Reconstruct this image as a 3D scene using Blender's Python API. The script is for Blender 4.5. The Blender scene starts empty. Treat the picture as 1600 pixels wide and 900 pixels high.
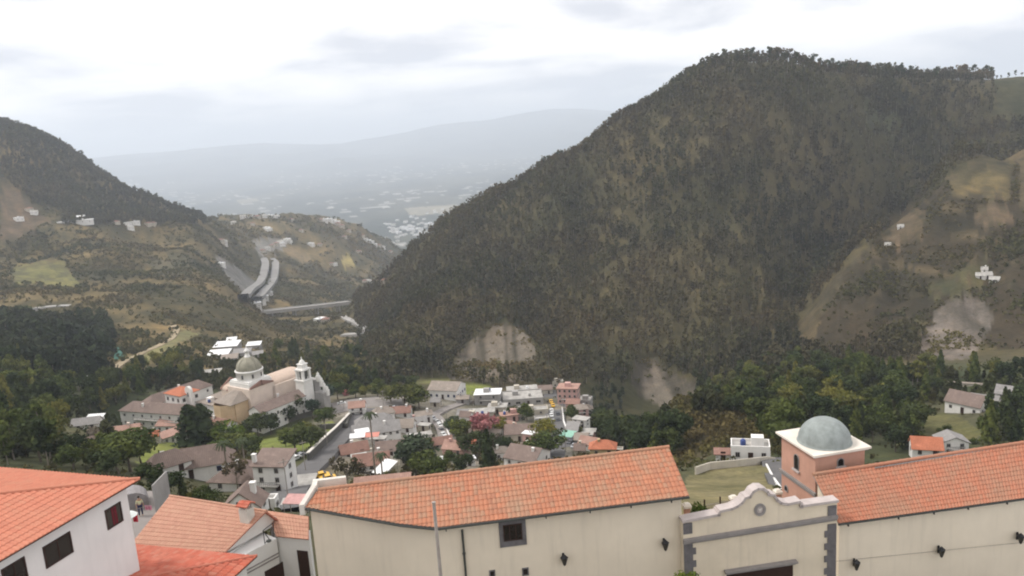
import bpy, bmesh, math, random
import numpy as np
from mathutils import Vector, Matrix
R = math.radians
random.seed(7)
rng = np.random.default_rng(11)
scn = bpy.context.scene
col = scn.collection

# ---------------------------------------------------------------- camera
FPX, PITCH, ROLL = 1250.0, R(11.0), R(3.8)
_R0 = Vector((1, 0, 0)); _U0 = Vector((0, math.sin(PITCH), math.cos(PITCH)))
CF = Vector((0, math.cos(PITCH), -math.sin(PITCH)))
CR = _R0 * math.cos(ROLL) - _U0 * math.sin(ROLL)
CU = _U0 * math.cos(ROLL) + _R0 * math.sin(ROLL)
cam_data = bpy.data.cameras.new('camera')
cam = bpy.data.objects.new('camera', cam_data); col.objects.link(cam)
mw = Matrix((CR, CU, -CF)).transposed().to_4x4()
cam.matrix_world = mw
cam_data.sensor_width = 36; cam_data.lens = FPX / 1600 * 36
cam_data.clip_start = 0.5; cam_data.clip_end = 90000
scn.camera = cam

# ---------------------------------------------------------------- light
SUN_EL, SUN_AZ = R(52), R(-78)          # azimuth measured from +Y (view) to +X (right)
world = bpy.data.worlds.new('World'); scn.world = world; world.use_nodes = True
nt = world.node_tree; N = nt.nodes; L = nt.links; N.clear()
wo = N.new('ShaderNodeOutputWorld'); bg = N.new('ShaderNodeBackground'); bg.inputs[1].default_value = 0.1
sky = N.new('ShaderNodeTexSky'); sky.sky_type = 'NISHITA'; sky.sun_disc = False
sky.sun_elevation = SUN_EL; sky.sun_rotation = SUN_AZ; sky.altitude = 2800; sky.air_density = 1.0; sky.dust_density = 1.5
tc = N.new('ShaderNodeTexCoord')
sep = N.new('ShaderNodeSeparateXYZ'); L.new(tc.outputs['Generated'], sep.inputs[0])
# project the view direction onto a flat cloud deck: (x, y) / (z + c)
ad = N.new('ShaderNodeMath'); ad.operation = 'ADD'; ad.inputs[1].default_value = 0.16; L.new(sep.outputs[2], ad.inputs[0])
mxz = N.new('ShaderNodeMath'); mxz.operation = 'MAXIMUM'; mxz.inputs[1].default_value = 0.03; L.new(ad.outputs[0], mxz.inputs[0])
dx = N.new('ShaderNodeMath'); dx.operation = 'DIVIDE'; L.new(sep.outputs[0], dx.inputs[0]); L.new(mxz.outputs[0], dx.inputs[1])
dy = N.new('ShaderNodeMath'); dy.operation = 'DIVIDE'; L.new(sep.outputs[1], dy.inputs[0]); L.new(mxz.outputs[0], dy.inputs[1])
cmb = N.new('ShaderNodeCombineXYZ'); L.new(dx.outputs[0], cmb.inputs[0]); L.new(dy.outputs[0], cmb.inputs[1])
n1 = N.new('ShaderNodeTexNoise'); n1.inputs['Scale'].default_value = 1.1; n1.inputs['Detail'].default_value = 7; n1.inputs['Roughness'].default_value = 0.5; n1.inputs['Distortion'].default_value = 0.25
mp = N.new('ShaderNodeMapping'); mp.inputs['Location'].default_value = (3.3, 1.2, 0); L.new(cmb.outputs[0], mp.inputs[0]); L.new(mp.outputs[0], n1.inputs['Vector'])
cr = N.new('ShaderNodeValToRGB')
e = cr.color_ramp.elements
e[0].position = 0.39; e[0].color = (4.6, 4.65, 5.0, 1)
e[1].position = 0.66; e[1].color = (10.3, 9.75, 9.2, 1)
m_ = cr.color_ramp.elements.new(0.52); m_.color = (8.3, 8.0, 7.8, 1)
L.new(n1.outputs[0], cr.inputs[0])
n2 = N.new('ShaderNodeTexNoise'); n2.inputs['Scale'].default_value = 1.3; n2.inputs['Detail'].default_value = 4
mp2 = N.new('ShaderNodeMapping'); mp2.inputs['Location'].default_value = (9.1, 4.2, 2); L.new(cmb.outputs[0], mp2.inputs[0]); L.new(mp2.outputs[0], n2.inputs['Vector'])
cov = N.new('ShaderNodeMapRange'); cov.inputs[1].default_value = 0.22; cov.inputs[2].default_value = 0.42; cov.inputs[3].default_value = 0.9; cov.inputs[4].default_value = 1.0
L.new(n2.outputs[0], cov.inputs[0])
mix = N.new('ShaderNodeMix'); mix.data_type = 'RGBA'
L.new(cov.outputs[0], mix.inputs[0]); L.new(sky.outputs[0], mix.inputs[6]); L.new(cr.outputs[0], mix.inputs[7])
L.new(mix.outputs[2], bg.inputs[0]); L.new(bg.outputs[0], wo.inputs[0])
sd = bpy.data.lights.new('sun', 'SUN'); sd.energy = 1.7; sd.angle = R(11); sd.color = (1, 0.955, 0.89)
sun = bpy.data.objects.new('sun', sd); col.objects.link(sun)
sdir = Vector((math.sin(SUN_AZ) * math.cos(SUN_EL), math.cos(SUN_AZ) * math.cos(SUN_EL), math.sin(SUN_EL)))
sun.rotation_euler = sdir.to_track_quat('Z', 'Y').to_euler()
sun.location = (0, 0, 60)
vs = scn.view_settings; vs.view_transform = 'Standard'; vs.look = 'None'; vs.gamma = 1; vs.use_curve_mapping = False; vs.exposure = 0.76
scn.cycles.filter_width = 2.0; scn.cycles.max_bounces = 6; scn.cycles.volume_bounces = 2; scn.cycles.use_denoising = True
scn.cycles.diffuse_bounces = 3; scn.cycles.caustics_reflective = False; scn.cycles.caustics_refractive = False
scn.cycles.sample_clamp_indirect = 5

# ---------------------------------------------------------------- helpers: rays, tags, materials
def ray(px, py):
    return (CF * FPX + CR * (px - 800) - CU * (py - 450))
def ae(px, py):
    r = ray(px, py); h = math.hypot(r.x, r.y)
    return math.atan2(r.x, r.y), r.z / h
def at_d(px, py, d):                     # point of the ray at horizontal distance d
    r = ray(px, py); return r * (d / math.hypot(r.x, r.y))
def at_z(px, py, z):
    r = ray(px, py); return r * (z / r.z)
def at_plane(px, py, P0, n):
    r = ray(px, py); return r * (P0.dot(n) / r.dot(n))
def proj(x, y, z):                       # numpy friendly
    f = CF.x * x + CF.y * y + CF.z * z
    return 800 + FPX * (CR.x * x + CR.y * y + CR.z * z) / f, 450 - FPX * (CU.x * x + CU.y * y + CU.z * z) / f

def tag(o, label=None, cat=None, group=None, kind=None):
    if label: o['label'] = label
    if cat: o['category'] = cat
    if group: o['group'] = group
    if kind: o['kind'] = kind
    return o
def empty(name, loc=(0, 0, 0), rz=0.0, label=None, cat=None, group=None):
    o = bpy.data.objects.new(name, None); col.objects.link(o)
    o.location = loc; o.rotation_euler = (0, 0, rz); o.empty_display_size = 0.5
    return tag(o, label, cat, group)
_kids = {}
def link(name, me, parent=None, mat=None):
    o = bpy.data.objects.new(name, me); col.objects.link(o)
    if mat is not None and len(me.materials) == 0: me.materials.append(mat)
    if parent is not None:
        o.parent = parent; _kids.setdefault(parent.name, []).append(o)
    return o
def copy_tree(o, parent=None):
    c = o.copy(); col.objects.link(c)
    if parent is not None: c.parent = parent; _kids.setdefault(parent.name, []).append(c)
    for k in _kids.get(o.name, []): copy_tree(k, c)
    return c
def np_mesh(name, V, F, colors=None, smooth=False):       # V (n,3), F (m,k) all faces with k corners
    me = bpy.data.meshes.new(name)
    V = np.asarray(V, np.float32); F = np.asarray(F, np.int32)
    me.vertices.add(len(V)); me.vertices.foreach_set('co', V.ravel())
    k = F.shape[1]
    me.loops.add(F.size); me.loops.foreach_set('vertex_index', F.ravel())
    me.polygons.add(len(F)); me.polygons.foreach_set('loop_start', np.arange(0, F.size, k, dtype=np.int32))
    me.polygons.foreach_set('loop_total', np.full(len(F), k, np.int32))
    if smooth: me.polygons.foreach_set('use_smooth', np.ones(len(F), bool))
    me.update(calc_edges=True)
    if colors is not None:
        at = me.color_attributes.new('cover', 'FLOAT_COLOR', 'POINT')
        c = np.ones((len(V), 4), np.float32); c[:, :colors.shape[1]] = colors
        at.data.foreach_set('color', c.ravel())
    return me

class NM:                                # tiny node-material builder
    def __init__(s, name, rough=0.8, spec=0.3):
        s.m = bpy.data.materials.new(name); s.m.use_nodes = True
        s.t = s.m.node_tree; s.b = s.t.nodes['Principled BSDF']
        s.b.inputs['Roughness'].default_value = rough
        s.b.inputs['Specular IOR Level'].default_value = spec
    def n(s, typ, **kw):
        x = s.t.nodes.new(typ)
        for k, v in kw.items():
            if k.startswith('i_'):
                kk = k[2:]; kk = int(kk) if kk.isdigit() else kk.replace('_', ' ')
                x.inputs[kk].default_value = v
            else: setattr(x, k, v)
        return x
    def l(s, a, b): s.t.links.new(a, b)
    def mixc(s, fac, a, b, mode='MIX'):
        m = s.n('ShaderNodeMix', data_type='RGBA', blend_type=mode)
        for sock, v in ((m.inputs[0], fac), (m.inputs[6], a), (m.inputs[7], b)):
            if hasattr(v, 'links') or hasattr(v, 'is_linked'): s.l(v, sock)
            elif isinstance(v, (int, float)): sock.default_value = v
            else: sock.default_value = (*v, 1)
        return m.outputs[2]
    def ramp(s, fac, stops):
        r = s.n('ShaderNodeValToRGB'); el = r.color_ramp.elements
        while len(el) > 2: el.remove(el[-1])
        el[0].position, el[0].color = stops[0][0], (*stops[0][1], 1)
        el[1].position, el[1].color = stops[-1][0], (*stops[-1][1], 1)
        for p, c in stops[1:-1]:
            q = el.new(p); q.color = (*c, 1)
        s.l(fac, r.inputs[0]); return r.outputs[0]
    def rng(s, v, a, b, c, d):
        m = s.n('ShaderNodeMapRange', i_1=a, i_2=b, i_3=c, i_4=d); s.l(v, m.inputs[0]); return m.outputs[0]
    def math(s, op, a, b=0.0):
        m = s.n('ShaderNodeMath', operation=op)
        for sock, v in ((m.inputs[0], a), (m.inputs[1], b)):
            if isinstance(v, (int, float)): sock.default_value = v
            else: s.l(v, sock)
        return m.outputs[0]
    def noise(s, scale, detail=4, rough=0.55, vec=None, coord='Object', off=(0, 0, 0), sc=(1, 1, 1)):
        x = s.n('ShaderNodeTexNoise', i_Scale=scale, i_Detail=detail, i_Roughness=rough)
        mp = s.n('ShaderNodeMapping', i_Location=off, i_Scale=sc)
        if vec is None: vec = s.n('ShaderNodeTexCoord').outputs[coord]
        s.l(vec, mp.inputs[0]); s.l(mp.outputs[0], x.inputs['Vector']); return x.outputs[0]
    def color(s, sock): s.l(sock, s.b.inputs['Base Color'])
    def bump(s, h, strength=0.4, dist=0.05):
        b = s.n('ShaderNodeBump', i_Strength=strength, i_Distance=dist); s.l(h, b.inputs['Height']); s.l(b.outputs[0], s.b.inputs['Normal'])

def dirty(name, base, var=0.18, rough=0.85, scale=1.2, bump=0.15, spec=0.25, streak=0.0, tint=None):
    """painted/plastered/stone surface with uneven tone, fine grain, optional rain streaks"""
    m = NM(name, rough, spec)
    a = m.noise(scale, 6, 0.6); f = m.noise(scale * 9, 4, 0.6)
    oi = m.n('ShaderNodeObjectInfo')
    c2 = tuple(x * (1 - var * 1.6) for x in (tint or base))
    c = m.mixc(m.rng(a, 0.35, 0.68, 0, 1), base, c2)
    c = m.mixc(m.rng(f, 0.3, 0.75, 0, 0.45), c, tuple(x * (1 - var) for x in base))
    if streak:
        s_ = m.noise(1.0, 5, 0.6, off=(1, 2, 3), sc=(2.6, 2.6, 0.22))
        c = m.mixc(m.rng(s_, 0.52, 0.75, 0, streak), c, tuple(x * 0.55 for x in base))
    m.color(c)
    if bump: m.bump(m.noise(scale * 14, 4, 0.6), bump, 0.03)
    return m.m
# ---------------------------------------------------------------- terrain: one height field, distance rows x bearing columns
D0, D1 = 4.0, 36000.0
NR, NC = 560, 900
AZ = np.linspace(R(-58), R(58), NC)
DD = np.exp(np.linspace(math.log(D0), math.log(D1), NR))
def T(*pts):                             # a track: (px, py, d) = something the photo shows; ('z', px, z, d) = hidden ground
    out = []
    for p in pts:
        if p[0] == 'z':
            a, _ = ae(p[1], 450); out.append((a, p[3], p[2] / p[3]))
        else:
            a, e_ = ae(p[0], p[1]); out.append((a, p[2], e_))
    out.sort(); out = np.array(out)
    # sample on AZ, smoothed
    d = np.interp(AZ, out[:, 0], np.log(out[:, 1])); e_ = np.interp(AZ, out[:, 0], out[:, 2])
    k = np.hanning(13); k /= k.sum()
    sm = lambda v: np.convolve(np.pad(v, 6, 'edge'), k, 'valid')
    return np.exp(sm(d)), sm(e_)
tracks = [
 T(('z', 0, -7, 4), ('z', 1600, -7, 4)),
 T(('z', 0, -27, 22), ('z', 1600, -27, 22)),
 T(('z', 0, -30, 42), ('z', 400, -31, 42), ('z', 800, -31, 42), ('z', 1600, -33.5, 42)),
 T(('z', 0, -34, 66), ('z', 400, -35, 66), ('z', 800, -34, 66), ('z', 1100, -34.5, 66), ('z', 1600, -37, 66)),
 T((-200, 800, 110), (0, 780, 110), (200, 790, 110), (330, 810, 110), (450, 815, 105), ('z', 620, -56, 110), ('z', 900, -52, 110), (1090, 775, 100), (1215, 775, 100), ('z', 1300, -56, 110), ('z', 1600, -58, 110), ('z', 1900, -58, 110)),
 T((-200, 750, 170), (0, 735, 170), (100, 730, 170), (230, 745, 170), (330, 775, 165), (450, 770, 160), (540, 765, 165), ('z', 700, -78, 165), ('z', 900, -75, 165), (1060, 740, 150), (1130, 732, 160), (1205, 728, 165), ('z', 1350, -84, 170), (1500, 745, 170), (1800, 740, 170)),
 T((-200, 700, 240), (0, 690, 240), (100, 688, 240), (250, 715, 225), (400, 735, 215), (500, 722, 215), (620, 745, 220), (800, 735, 230), (950, 715, 240), (1010, 735, 230), (1060, 700, 215), (1130, 690, 205), (1210, 690, 210), (1350, 705, 230), (1500, 700, 240), (1800, 690, 240)),
 T((-200, 650, 320), (0, 645, 320), (100, 650, 320), (200, 690, 285), (350, 700, 290), (500, 670, 295), (560, 665, 290), (680, 680, 295), (800, 690, 290), (900, 680, 285), (960, 700, 290), (1010, 700, 290), (1060, 640, 250), (1130, 645, 270), (1210, 640, 280), (1350, 640, 300), (1500, 625, 320), (1800, 610, 320)),
 T((-200, 610, 390), (0, 605, 390), (100, 620, 380), (200, 665, 330), (350, 668, 335), (470, 645, 345), (560, 622, 350), (640, 615, 360), (720, 616, 365), (800, 622, 365), (900, 625, 360), (960, 690, 370), (1010, 680, 370), (1080, 640, 360), (1200, 600, 380), (1350, 580, 390), (1500, 575, 400), (1800, 565, 400)),
 T((-200, 590, 440), (0, 580, 440), (100, 585, 440), (200, 615, 400), (350, 622, 400), (470, 605, 410), (560, 600, 400), (640, 640, 410), (720, 645, 420), (800, 650, 420), (900, 660, 420), (960, 690, 430), (1010, 680, 430), (1080, 660, 430), (1200, 600, 440), (1350, 570, 450), (1500, 560, 460), (1800, 550, 460)),
 T((-200, 560, 520), (0, 560, 520), (100, 555, 530), (200, 575, 500), (350, 575, 500), (470, 570, 520), (560, 575, 540), (640, 595, 470), (720, 592, 470), (800, 596, 470), (900, 600, 480), (960, 625, 475), (1010, 645, 475), (1080, 640, 480), (1140, 600, 490), (1200, 560, 500), (1350, 550, 500), (1500, 540, 510), (1800, 530, 510)),
 T((-200, 520, 680), (0, 520, 680), (100, 530, 660), (180, 545, 640), (280, 530, 640), (350, 545, 640), (470, 545, 700), (560, 555, 700), (640, 530, 590), (720, 530, 580), (800, 530, 570), (900, 540, 560), (1010, 550, 550), (1080, 545, 550), (1160, 525, 550), (1210, 530, 560), (1245, 510, 580), (1310, 415, 640), (1400, 340, 710), (1450, 300, 750), (1500, 256, 790), (1600, 228, 830), (1800, 200, 860)),
 T((-200, 490, 850), (0, 480, 850), (100, 480, 850), (200, 478, 850), (300, 470, 860), (370, 488, 880), (430, 515, 900), (500, 522, 900), (550, 510, 950), (590, 505, 850), (640, 470, 760), (720, 440, 740), (800, 420, 730), (900, 400, 720), (1010, 380, 700), (1080, 370, 700), (1160, 370, 700), (1245, 430, 700), (1310, 400, 760), (1400, 370, 830), (1500, 300, 900), (1600, 270, 930), (1800, 240, 950)),
 T((-200, 430, 1080), (0, 430, 1080), (100, 425, 1080), (200, 425, 1080), (300, 430, 1060), (360, 455, 1060), (410, 492, 1120), (480, 497, 1120), (540, 492, 1100), (575, 470, 1000), (620, 425, 970), (650, 392, 950), (700, 352, 940), (740, 326, 930), (800, 290, 920), (850, 262, 910), (900, 230, 900), (970, 182, 890), (1060, 134, 890), (1110, 108, 900), (1160, 99, 910), (1230, 104, 930), (1300, 112, 950), (1400, 118, 1000), (1470, 116, 1040), (1540, 122, 1080), (1600, 118, 1100), (1800, 90, 1150)),
 T((-200, 350, 1330), (0, 350, 1330), (60, 352, 1330), (115, 352, 1330), (200, 368, 1300), (300, 380, 1300), (360, 420, 1300), (395, 452, 1300), (430, 455, 1320), (480, 462, 1350), (540, 470, 1400), ('z', 590, -300, 1350), ('z', 650, -300, 1350), ('z', 740, -240, 1300), ('z', 850, -150, 1250), ('z', 970, -60, 1200), ('z', 1060, -10, 1200), ('z', 1230, 10, 1250), ('z', 1600, 0, 1400), ('z', 1900, 20, 1500)),
 T((-200, 80, 1750), (0, 186, 1700), (60, 212, 1700), (130, 252, 1700), (170, 280, 1690), (200, 296, 1680), (240, 312, 1660), (280, 326, 1650), (315, 340, 1650), (340, 360, 1620), (380, 398, 1600), (430, 420, 1600), (480, 420, 1650), (540, 425, 1750), (590, 435, 1750), (640, 430, 1900), ('z', 700, -370, 1800), ('z', 850, -300, 1800), ('z', 1060, -200, 1700), ('z', 1600, -100, 1800)),
 T(('z', -200, 60, 2000), ('z', 0, 0, 2000), ('z', 200, -100, 2000), (280, 352, 1950), (315, 345, 2000), (340, 341, 2050), (400, 341, 2080), (450, 342, 2100), (500, 347, 2150), (560, 360, 2200), (600, 378, 2300), (630, 402, 2400), (680, 395, 2500), ('z', 740, -380, 2400), ('z', 850, -380, 2400), ('z', 1600, -200, 2400)),
 T(('z', -200, -200, 2700), ('z', 200, -330, 2700), ('z', 400, -380, 2700), ('z', 560, -420, 2900), ('z', 640, -440, 2900), (680, 379, 3000), (740, 372, 3000), ('z', 1600, -400, 3000)),
 T(('z', 0, -470, 4200), ('z', 500, -470, 4200), ('z', 700, -470, 4200), ('z', 1600, -440, 4200)),
 T(('z', 0, -500, 8000), ('z', 500, -490, 8000), ('z', 800, -480, 8000), ('z', 1600, -440, 8000)),
 T(('z', 0, -440, 13000), ('z', 500, -450, 13000), ('z', 1600, -400, 13000)),
 T(('z', 0, -250, 16500), ('z', 400, -260, 16500), ('z', 600, -250, 16500), ('z', 900, -120, 16500), ('z', 1600, 0, 16500)),
 T((0, 262, 21000), (160, 248, 21000), (250, 240, 21000), (330, 232, 21000), (400, 226, 21000), (440, 228, 21000), (500, 229, 21000), (540, 226, 21000), (600, 214, 21000), (660, 203, 21000), (720, 192, 21000), (780, 184, 21000), (830, 176, 21000), (870, 173, 21000), (920, 172, 21000), (980, 176, 21000), (1200, 160, 21000), (1600, 130, 21000)),
 T(('z', 0, -300, 29000), ('z', 1600, 0, 29000)),
 T(('z', 0, -500, 36500), ('z', 1600, -500, 36500)),
]
def pchip(x, y, xi):
    h = np.diff(x); dl = np.diff(y) / h
    m = np.zeros_like(y)
    s = np.sign(dl[:-1]) * np.sign(dl[1:]) > 0
    w1 = 2 * h[1:] + h[:-1]; w2 = h[1:] + 2 * h[:-1]
    with np.errstate(divide='ignore', invalid='ignore'):
        hm = (w1 + w2) / (w1 / dl[:-1] + w2 / dl[1:])
    m[1:-1][s] = hm[s]; m[0] = dl[0]; m[-1] = dl[-1]
    i = np.clip(np.searchsorted(x, xi) - 1, 0, len(x) - 2); t = (xi - x[i]) / h[i]; t = np.clip(t, 0, 1)
    return ((1 + 2 * t) * (1 - t) ** 2 * y[i] + t * (1 - t) ** 2 * h[i] * m[i] + t * t * (3 - 2 * t) * y[i + 1] + t * t * (t - 1) * h[i] * m[i + 1])
def vnoise(x, y, seed=0):                # smooth lattice noise, -1..1
    xi = np.floor(x).astype(np.int64); yi = np.floor(y).astype(np.int64); fx = x - xi; fy = y - yi
    fx = fx * fx * (3 - 2 * fx); fy = fy * fy * (3 - 2 * fy)
    def hsh(a, b):
        h = (a * 374761393 + b * 668265263 + seed * 974634777) & 0xFFFFFFFF
        h = ((h ^ (h >> 13)) * 1274126177) & 0xFFFFFFFF
        return ((h ^ (h >> 16)) & 0xFFFF) / 32767.5 - 1
    return (hsh(xi, yi) * (1 - fx) + hsh(xi + 1, yi) * fx) * (1 - fy) + (hsh(xi, yi + 1) * (1 - fx) + hsh(xi + 1, yi + 1) * fx) * fy
def fbm(x, y, oct=4, seed=0):
    v = 0; a = 1; t = 0
    for o in range(oct):
        v = v + a * vnoise(x * 2 ** o + 17.3 * o, y * 2 ** o + 5.1 * o, seed + o); t += a; a *= 0.5
    return v / t
ZG = np.empty((NR, NC))
TD = np.array([t[0] for t in tracks]); TE = np.array([t[1] for t in tracks])
for j in range(NC):
    ZG[:, j] = pchip(np.log(TD[:, j]), TE[:, j] * TD[:, j], np.log(DD))
XG = DD[:, None] * np.sin(AZ)[None, :]; YG = DD[:, None] * np.cos(AZ)[None, :]
DG = np.repeat(DD[:, None], NC, 1)
def sstep(v, a, b): t = np.clip((v - a) / (b - a), 0, 1); return t * t * (3 - 2 * t)
hillw = sstep(DG, 430, 620)
amp = hillw * np.clip(DG * 0.011, 0, 26) * (1 - 0.6 * sstep(DG, 2300, 3200)) * (1 - 0.4 * sstep(DG, 4000, 6000))
gully = 1 - np.abs(fbm(XG / 90 + 3, YG / 150, 3, 5)) * 2
ZG += amp * (fbm(XG / 130, YG / 130, 4, 1) + 0.55 * (gully - 0.5))
hw = sstep(AZ[None, :] * 57.3, -8.5, -4) * sstep(DG, 470, 560) * (1 - sstep(DG, 800, 900))
gx = AZ[None, :] * 820 + 35 * fbm(XG / 120, YG / 120, 2, 71) + DG * 0.10
ZG += hw * (18 * (0.5 - np.abs(fbm(gx / 75, DG / 420, 3, 72)) * 2) + 4 * (0.5 - np.abs(fbm(gx / 26, DG / 200, 2, 73)) * 2))
far = sstep(DG, 12000, 15000)
ZG += far * 120 * (1 - np.abs(fbm(XG / 2500, YG / 3500, 4, 9)) * 2.2)*(1-0.55*sstep(DG,17000,20500))
ZG += (1 - hillw) * sstep(DG, 60, 140) * 1.2 * fbm(XG / 30, YG / 30, 3, 2)
# level ground under the church and its convent
_c = ae(400, 662); CHZ = -111.1; CHO = at_z(391, 592, CHZ + 17)
_lx, _ly = XG - CHO.x, YG - CHO.y; _ca, _sa = math.cos(math.atan2(-.563, .828)), math.sin(math.atan2(-.563, .828))
_u = _lx * _ca + _ly * _sa; _v = -_lx * _sa + _ly * _ca
pad = sstep(_u, -72, -52) * (1 - sstep(_u, 24, 44)) * sstep(_v, -50, -31) * (1 - sstep(_v, 26, 45))
ZG = ZG * (1 - pad) + (CHZ - 0.6) * pad
EG = ZG / DG
def height(x, y):
    x = np.asarray(x, float); y = np.asarray(y, float)
    d = np.hypot(x, y); a = np.arctan2(x, y)
    r = np.clip((np.log(np.maximum(d, D0)) - math.log(D0)) / (math.log(D1) - math.log(D0)) * (NR - 1), 0, NR - 1.001)
    c = np.clip((a - AZ[0]) / (AZ[-1] - AZ[0]) * (NC - 1), 0, NC - 1.001)
    i = r.astype(int); j = c.astype(int); u = r - i; v = c - j
    return (ZG[i, j] * (1 - u) + ZG[i + 1, j] * u) * (1 - v) + (ZG[i, j + 1] * (1 - u) + ZG[i + 1, j + 1] * u) * v
def ground(px, py, dmin=70.0):           # first terrain hit along the ray beyond dmin
    a, e_ = ae(px, py)
    ds = np.exp(np.linspace(math.log(dmin), math.log(30000), 2600))
    z = height(ds * math.sin(a), ds * math.cos(a)); k = np.where(z / ds >= e_)[0]
    if len(k) == 0: return at_d(px, py, 20000)
    d = ds[k[0]]; return Vector((d * math.sin(a), d * math.cos(a), float(z[k[0]])))
def gz(x, y): return float(height(x, y))

# visibility of each terrain vertex from the camera area (used only to decide where trees are worth building)
run = np.maximum.accumulate(EG, axis=0)
VIS = EG > (np.vstack([np.full((1, NC), -9.0), run[:-1]]) - 0.035)

# ---- land cover, painted by place (albedo only)
PX, PY = proj(XG, YG, ZG)
def inpoly(x, y, poly):
    x = np.asarray(x, float); y = np.asarray(y, float); r = np.zeros(np.broadcast(x, y).shape, bool); n = len(poly)
    for i in range(n):
        x1, y1 = poly[i]; x2, y2 = poly[(i + 1) % n]
        if y1 == y2: continue
        c = ((y1 > y) != (y2 > y)) & (x < (x2 - x1) * (y - y1) / (y2 - y1) + x1); r ^= c
    return r
nbig = fbm(XG / 60, YG / 60, 4, 21); nmid = fbm(XG / 14, YG / 14, 4, 31); nfine = fbm(XG / 5, YG / 5, 3, 33); nhuge = fbm(XG / 260, YG / 260, 3, 41)
def C(*c): return np.array(c)
COL = np.empty((NR, NC, 3)); COL[:] = C(0.082, 0.072, 0.045)                 # dry scrubby soil
def paint(mask, c, c2=None, n=None, soft=1.0):
    m = mask.astype(float)[..., None] * soft
    cc = np.broadcast_to(C(*c), COL.shape) if c2 is None else C(*c) + (C(*c2) - C(*c)) * np.clip((n if n is not None else nmid) * 0.9 + 0.5, 0, 1)[..., None]
    COL[:] = COL * (1 - m) + cc * m
paint(DG > 0, (0.05, 0.055, 0.03), (0.13, 0.105, 0.06), nbig)
WX = PX + 26 * nmid + 40 * nbig
big_hill = (WX > 575) & (DG > 460) & (DG < 1500)
paint(big_hill, (0.045, 0.044, 0.020), (0.105, 0.085, 0.042), nbig)
left_mid = (WX < 590) & (DG > 430) & (DG < 2600)
paint(left_mid, (0.056, 0.050, 0.022), (0.215, 0.158, 0.072), np.clip(nbig * 1.2 + nmid * 0.9 - 0.15, -1, 1))
# village ground: earth and grass
vill = (DG > 90) & (DG < 430)
paint(vill, (0.05, 0.065, 0.028), (0.12, 0.11, 0.065), nbig)
paint(vill & (WX > 500) & (WX < 900) & (DG + 30 * nbig < 375) & (DG + 30 * nbig > 200), (0.33, 0.30, 0.265), (0.14, 0.13, 0.095), np.clip(nmid * 1.5 + 0.1, -1, 1))
# far plain
plain = sstep(DG, 2500, 3100)
cell = np.clip(fbm(XG / 350, YG / 700, 3, 51) * 1.5 + 0.4, 0, 1)[..., None]
town = (fbm(XG / 900 + 7, YG / 1100, 2, 61) > 0.05)[..., None] * (vnoise(XG / 60, YG / 75, 63) > 0.64)[..., None]
pc = C(0.022, 0.032, 0.026) * (1 - cell) + C(0.075, 0.078, 0.055) * cell
pc = np.where(town & (DG[..., None] < 14000), C(0.42, 0.41, 0.39), pc)
COL[:] = COL * (1 - plain[..., None]) + pc * plain[..., None]
CLEAR = []                                # polygons (photo px) where no wood grows
def patch(poly, c, c2=None, clear=True, dmin=0, dmax=1e9, n=None):
    paint(inpoly(PX + 7 * nmid + 5 * nfine, PY + 5 * nmid + 3 * nfine, poly) & (DG > dmin) & (DG < dmax), c, c2, n)
    if clear: CLEAR.append((poly, dmin, dmax))
# landslides of bare earth on the big hill
slide_a = [(700, 592), (715, 560), (742, 535), (765, 508), (792, 504), (822, 520), (838, 545), (834, 575), (815, 592), (770, 596)]
slide_b = [(985, 600), (992, 572), (1008, 556), (1030, 568), (1052, 585), (1090, 596), (1090, 625), (1080, 658), (1040, 640), (1000, 618)]
slide_c = [(1436, 556), (1450, 500), (1488, 466), (1532, 466), (1550, 490), (1540, 525), (1515, 560), (1455, 565)]
for s_ in (slide_a, slide_b): patch(s_, (0.065, 0.055, 0.042), (0.185, 0.155, 0.125), dmin=420, dmax=900, n=np.clip(2.2 * fbm(XG / 6, ZG / 22, 4, 91) - 0.1, -1, 1))
# terraces on the right spur
spur = [(1235, 530), (1300, 440), (1400, 345), (1500, 262), (1610, 225), (1700, 210), (1700, 550), (1560, 545), (1440, 500), (1380, 530), (1290, 560)]
patch(spur, (0.028, 0.024, 0.015), (0.058, 0.042, 0.026), dmin=480, dmax=900, n=nbig)
patch([(1235, 525), (1300, 435), (1375, 372), (1330, 420), (1290, 480), (1270, 530)], (0.12, 0.092, 0.052), (0.065, 0.055, 0.033), dmin=480, n=np.clip(nmid * 2, -1, 1), dmax=900)
patch([(1372, 372), (1420, 325), (1450, 330), (1440, 372), (1400, 385)], (0.17, 0.12, 0.075), (0.10, 0.075, 0.045), n=np.clip(nmid * 2, -1, 1), dmin=480, dmax=900)
patch([(1480, 275), (1530, 245), (1590, 240), (1575, 315), (1490, 310)], (0.15, 0.115, 0.052), (0.075, 0.062, 0.032), n=np.clip(nmid * 2.2 + nfine, -1, 1), dmin=480, dmax=900)
patch([(1525, 318), (1575, 318), (1580, 350), (1522, 355)], (0.155, 0.11, 0.07), (0.11, 0.08, 0.05), dmin=480, dmax=900)
patch([(1590, 232), (1640, 222), (1640, 330), (1595, 330)], (0.15, 0.11, 0.06), (0.08, 0.062, 0.036), dmin=480, dmax=900)
patch([(1455, 440), (1500, 425), (1530, 400), (1545, 395), (1540, 440), (1500, 462), (1450, 470)], (0.12, 0.105, 0.05), (0.055, 0.055, 0.028), dmin=480, n=np.clip(nmid * 2, -1, 1), dmax=900)
terr = (np.mod(ZG / 8.5 + 0.5 * nbig, 1.0) < 0.2) & inpoly(PX, PY, spur) & (DG > 560) & (DG < 900)
paint(terr, (0.12, 0.09, 0.05), (0.045, 0.038, 0.022), np.clip(nmid * 2, -1, 1))
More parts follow.
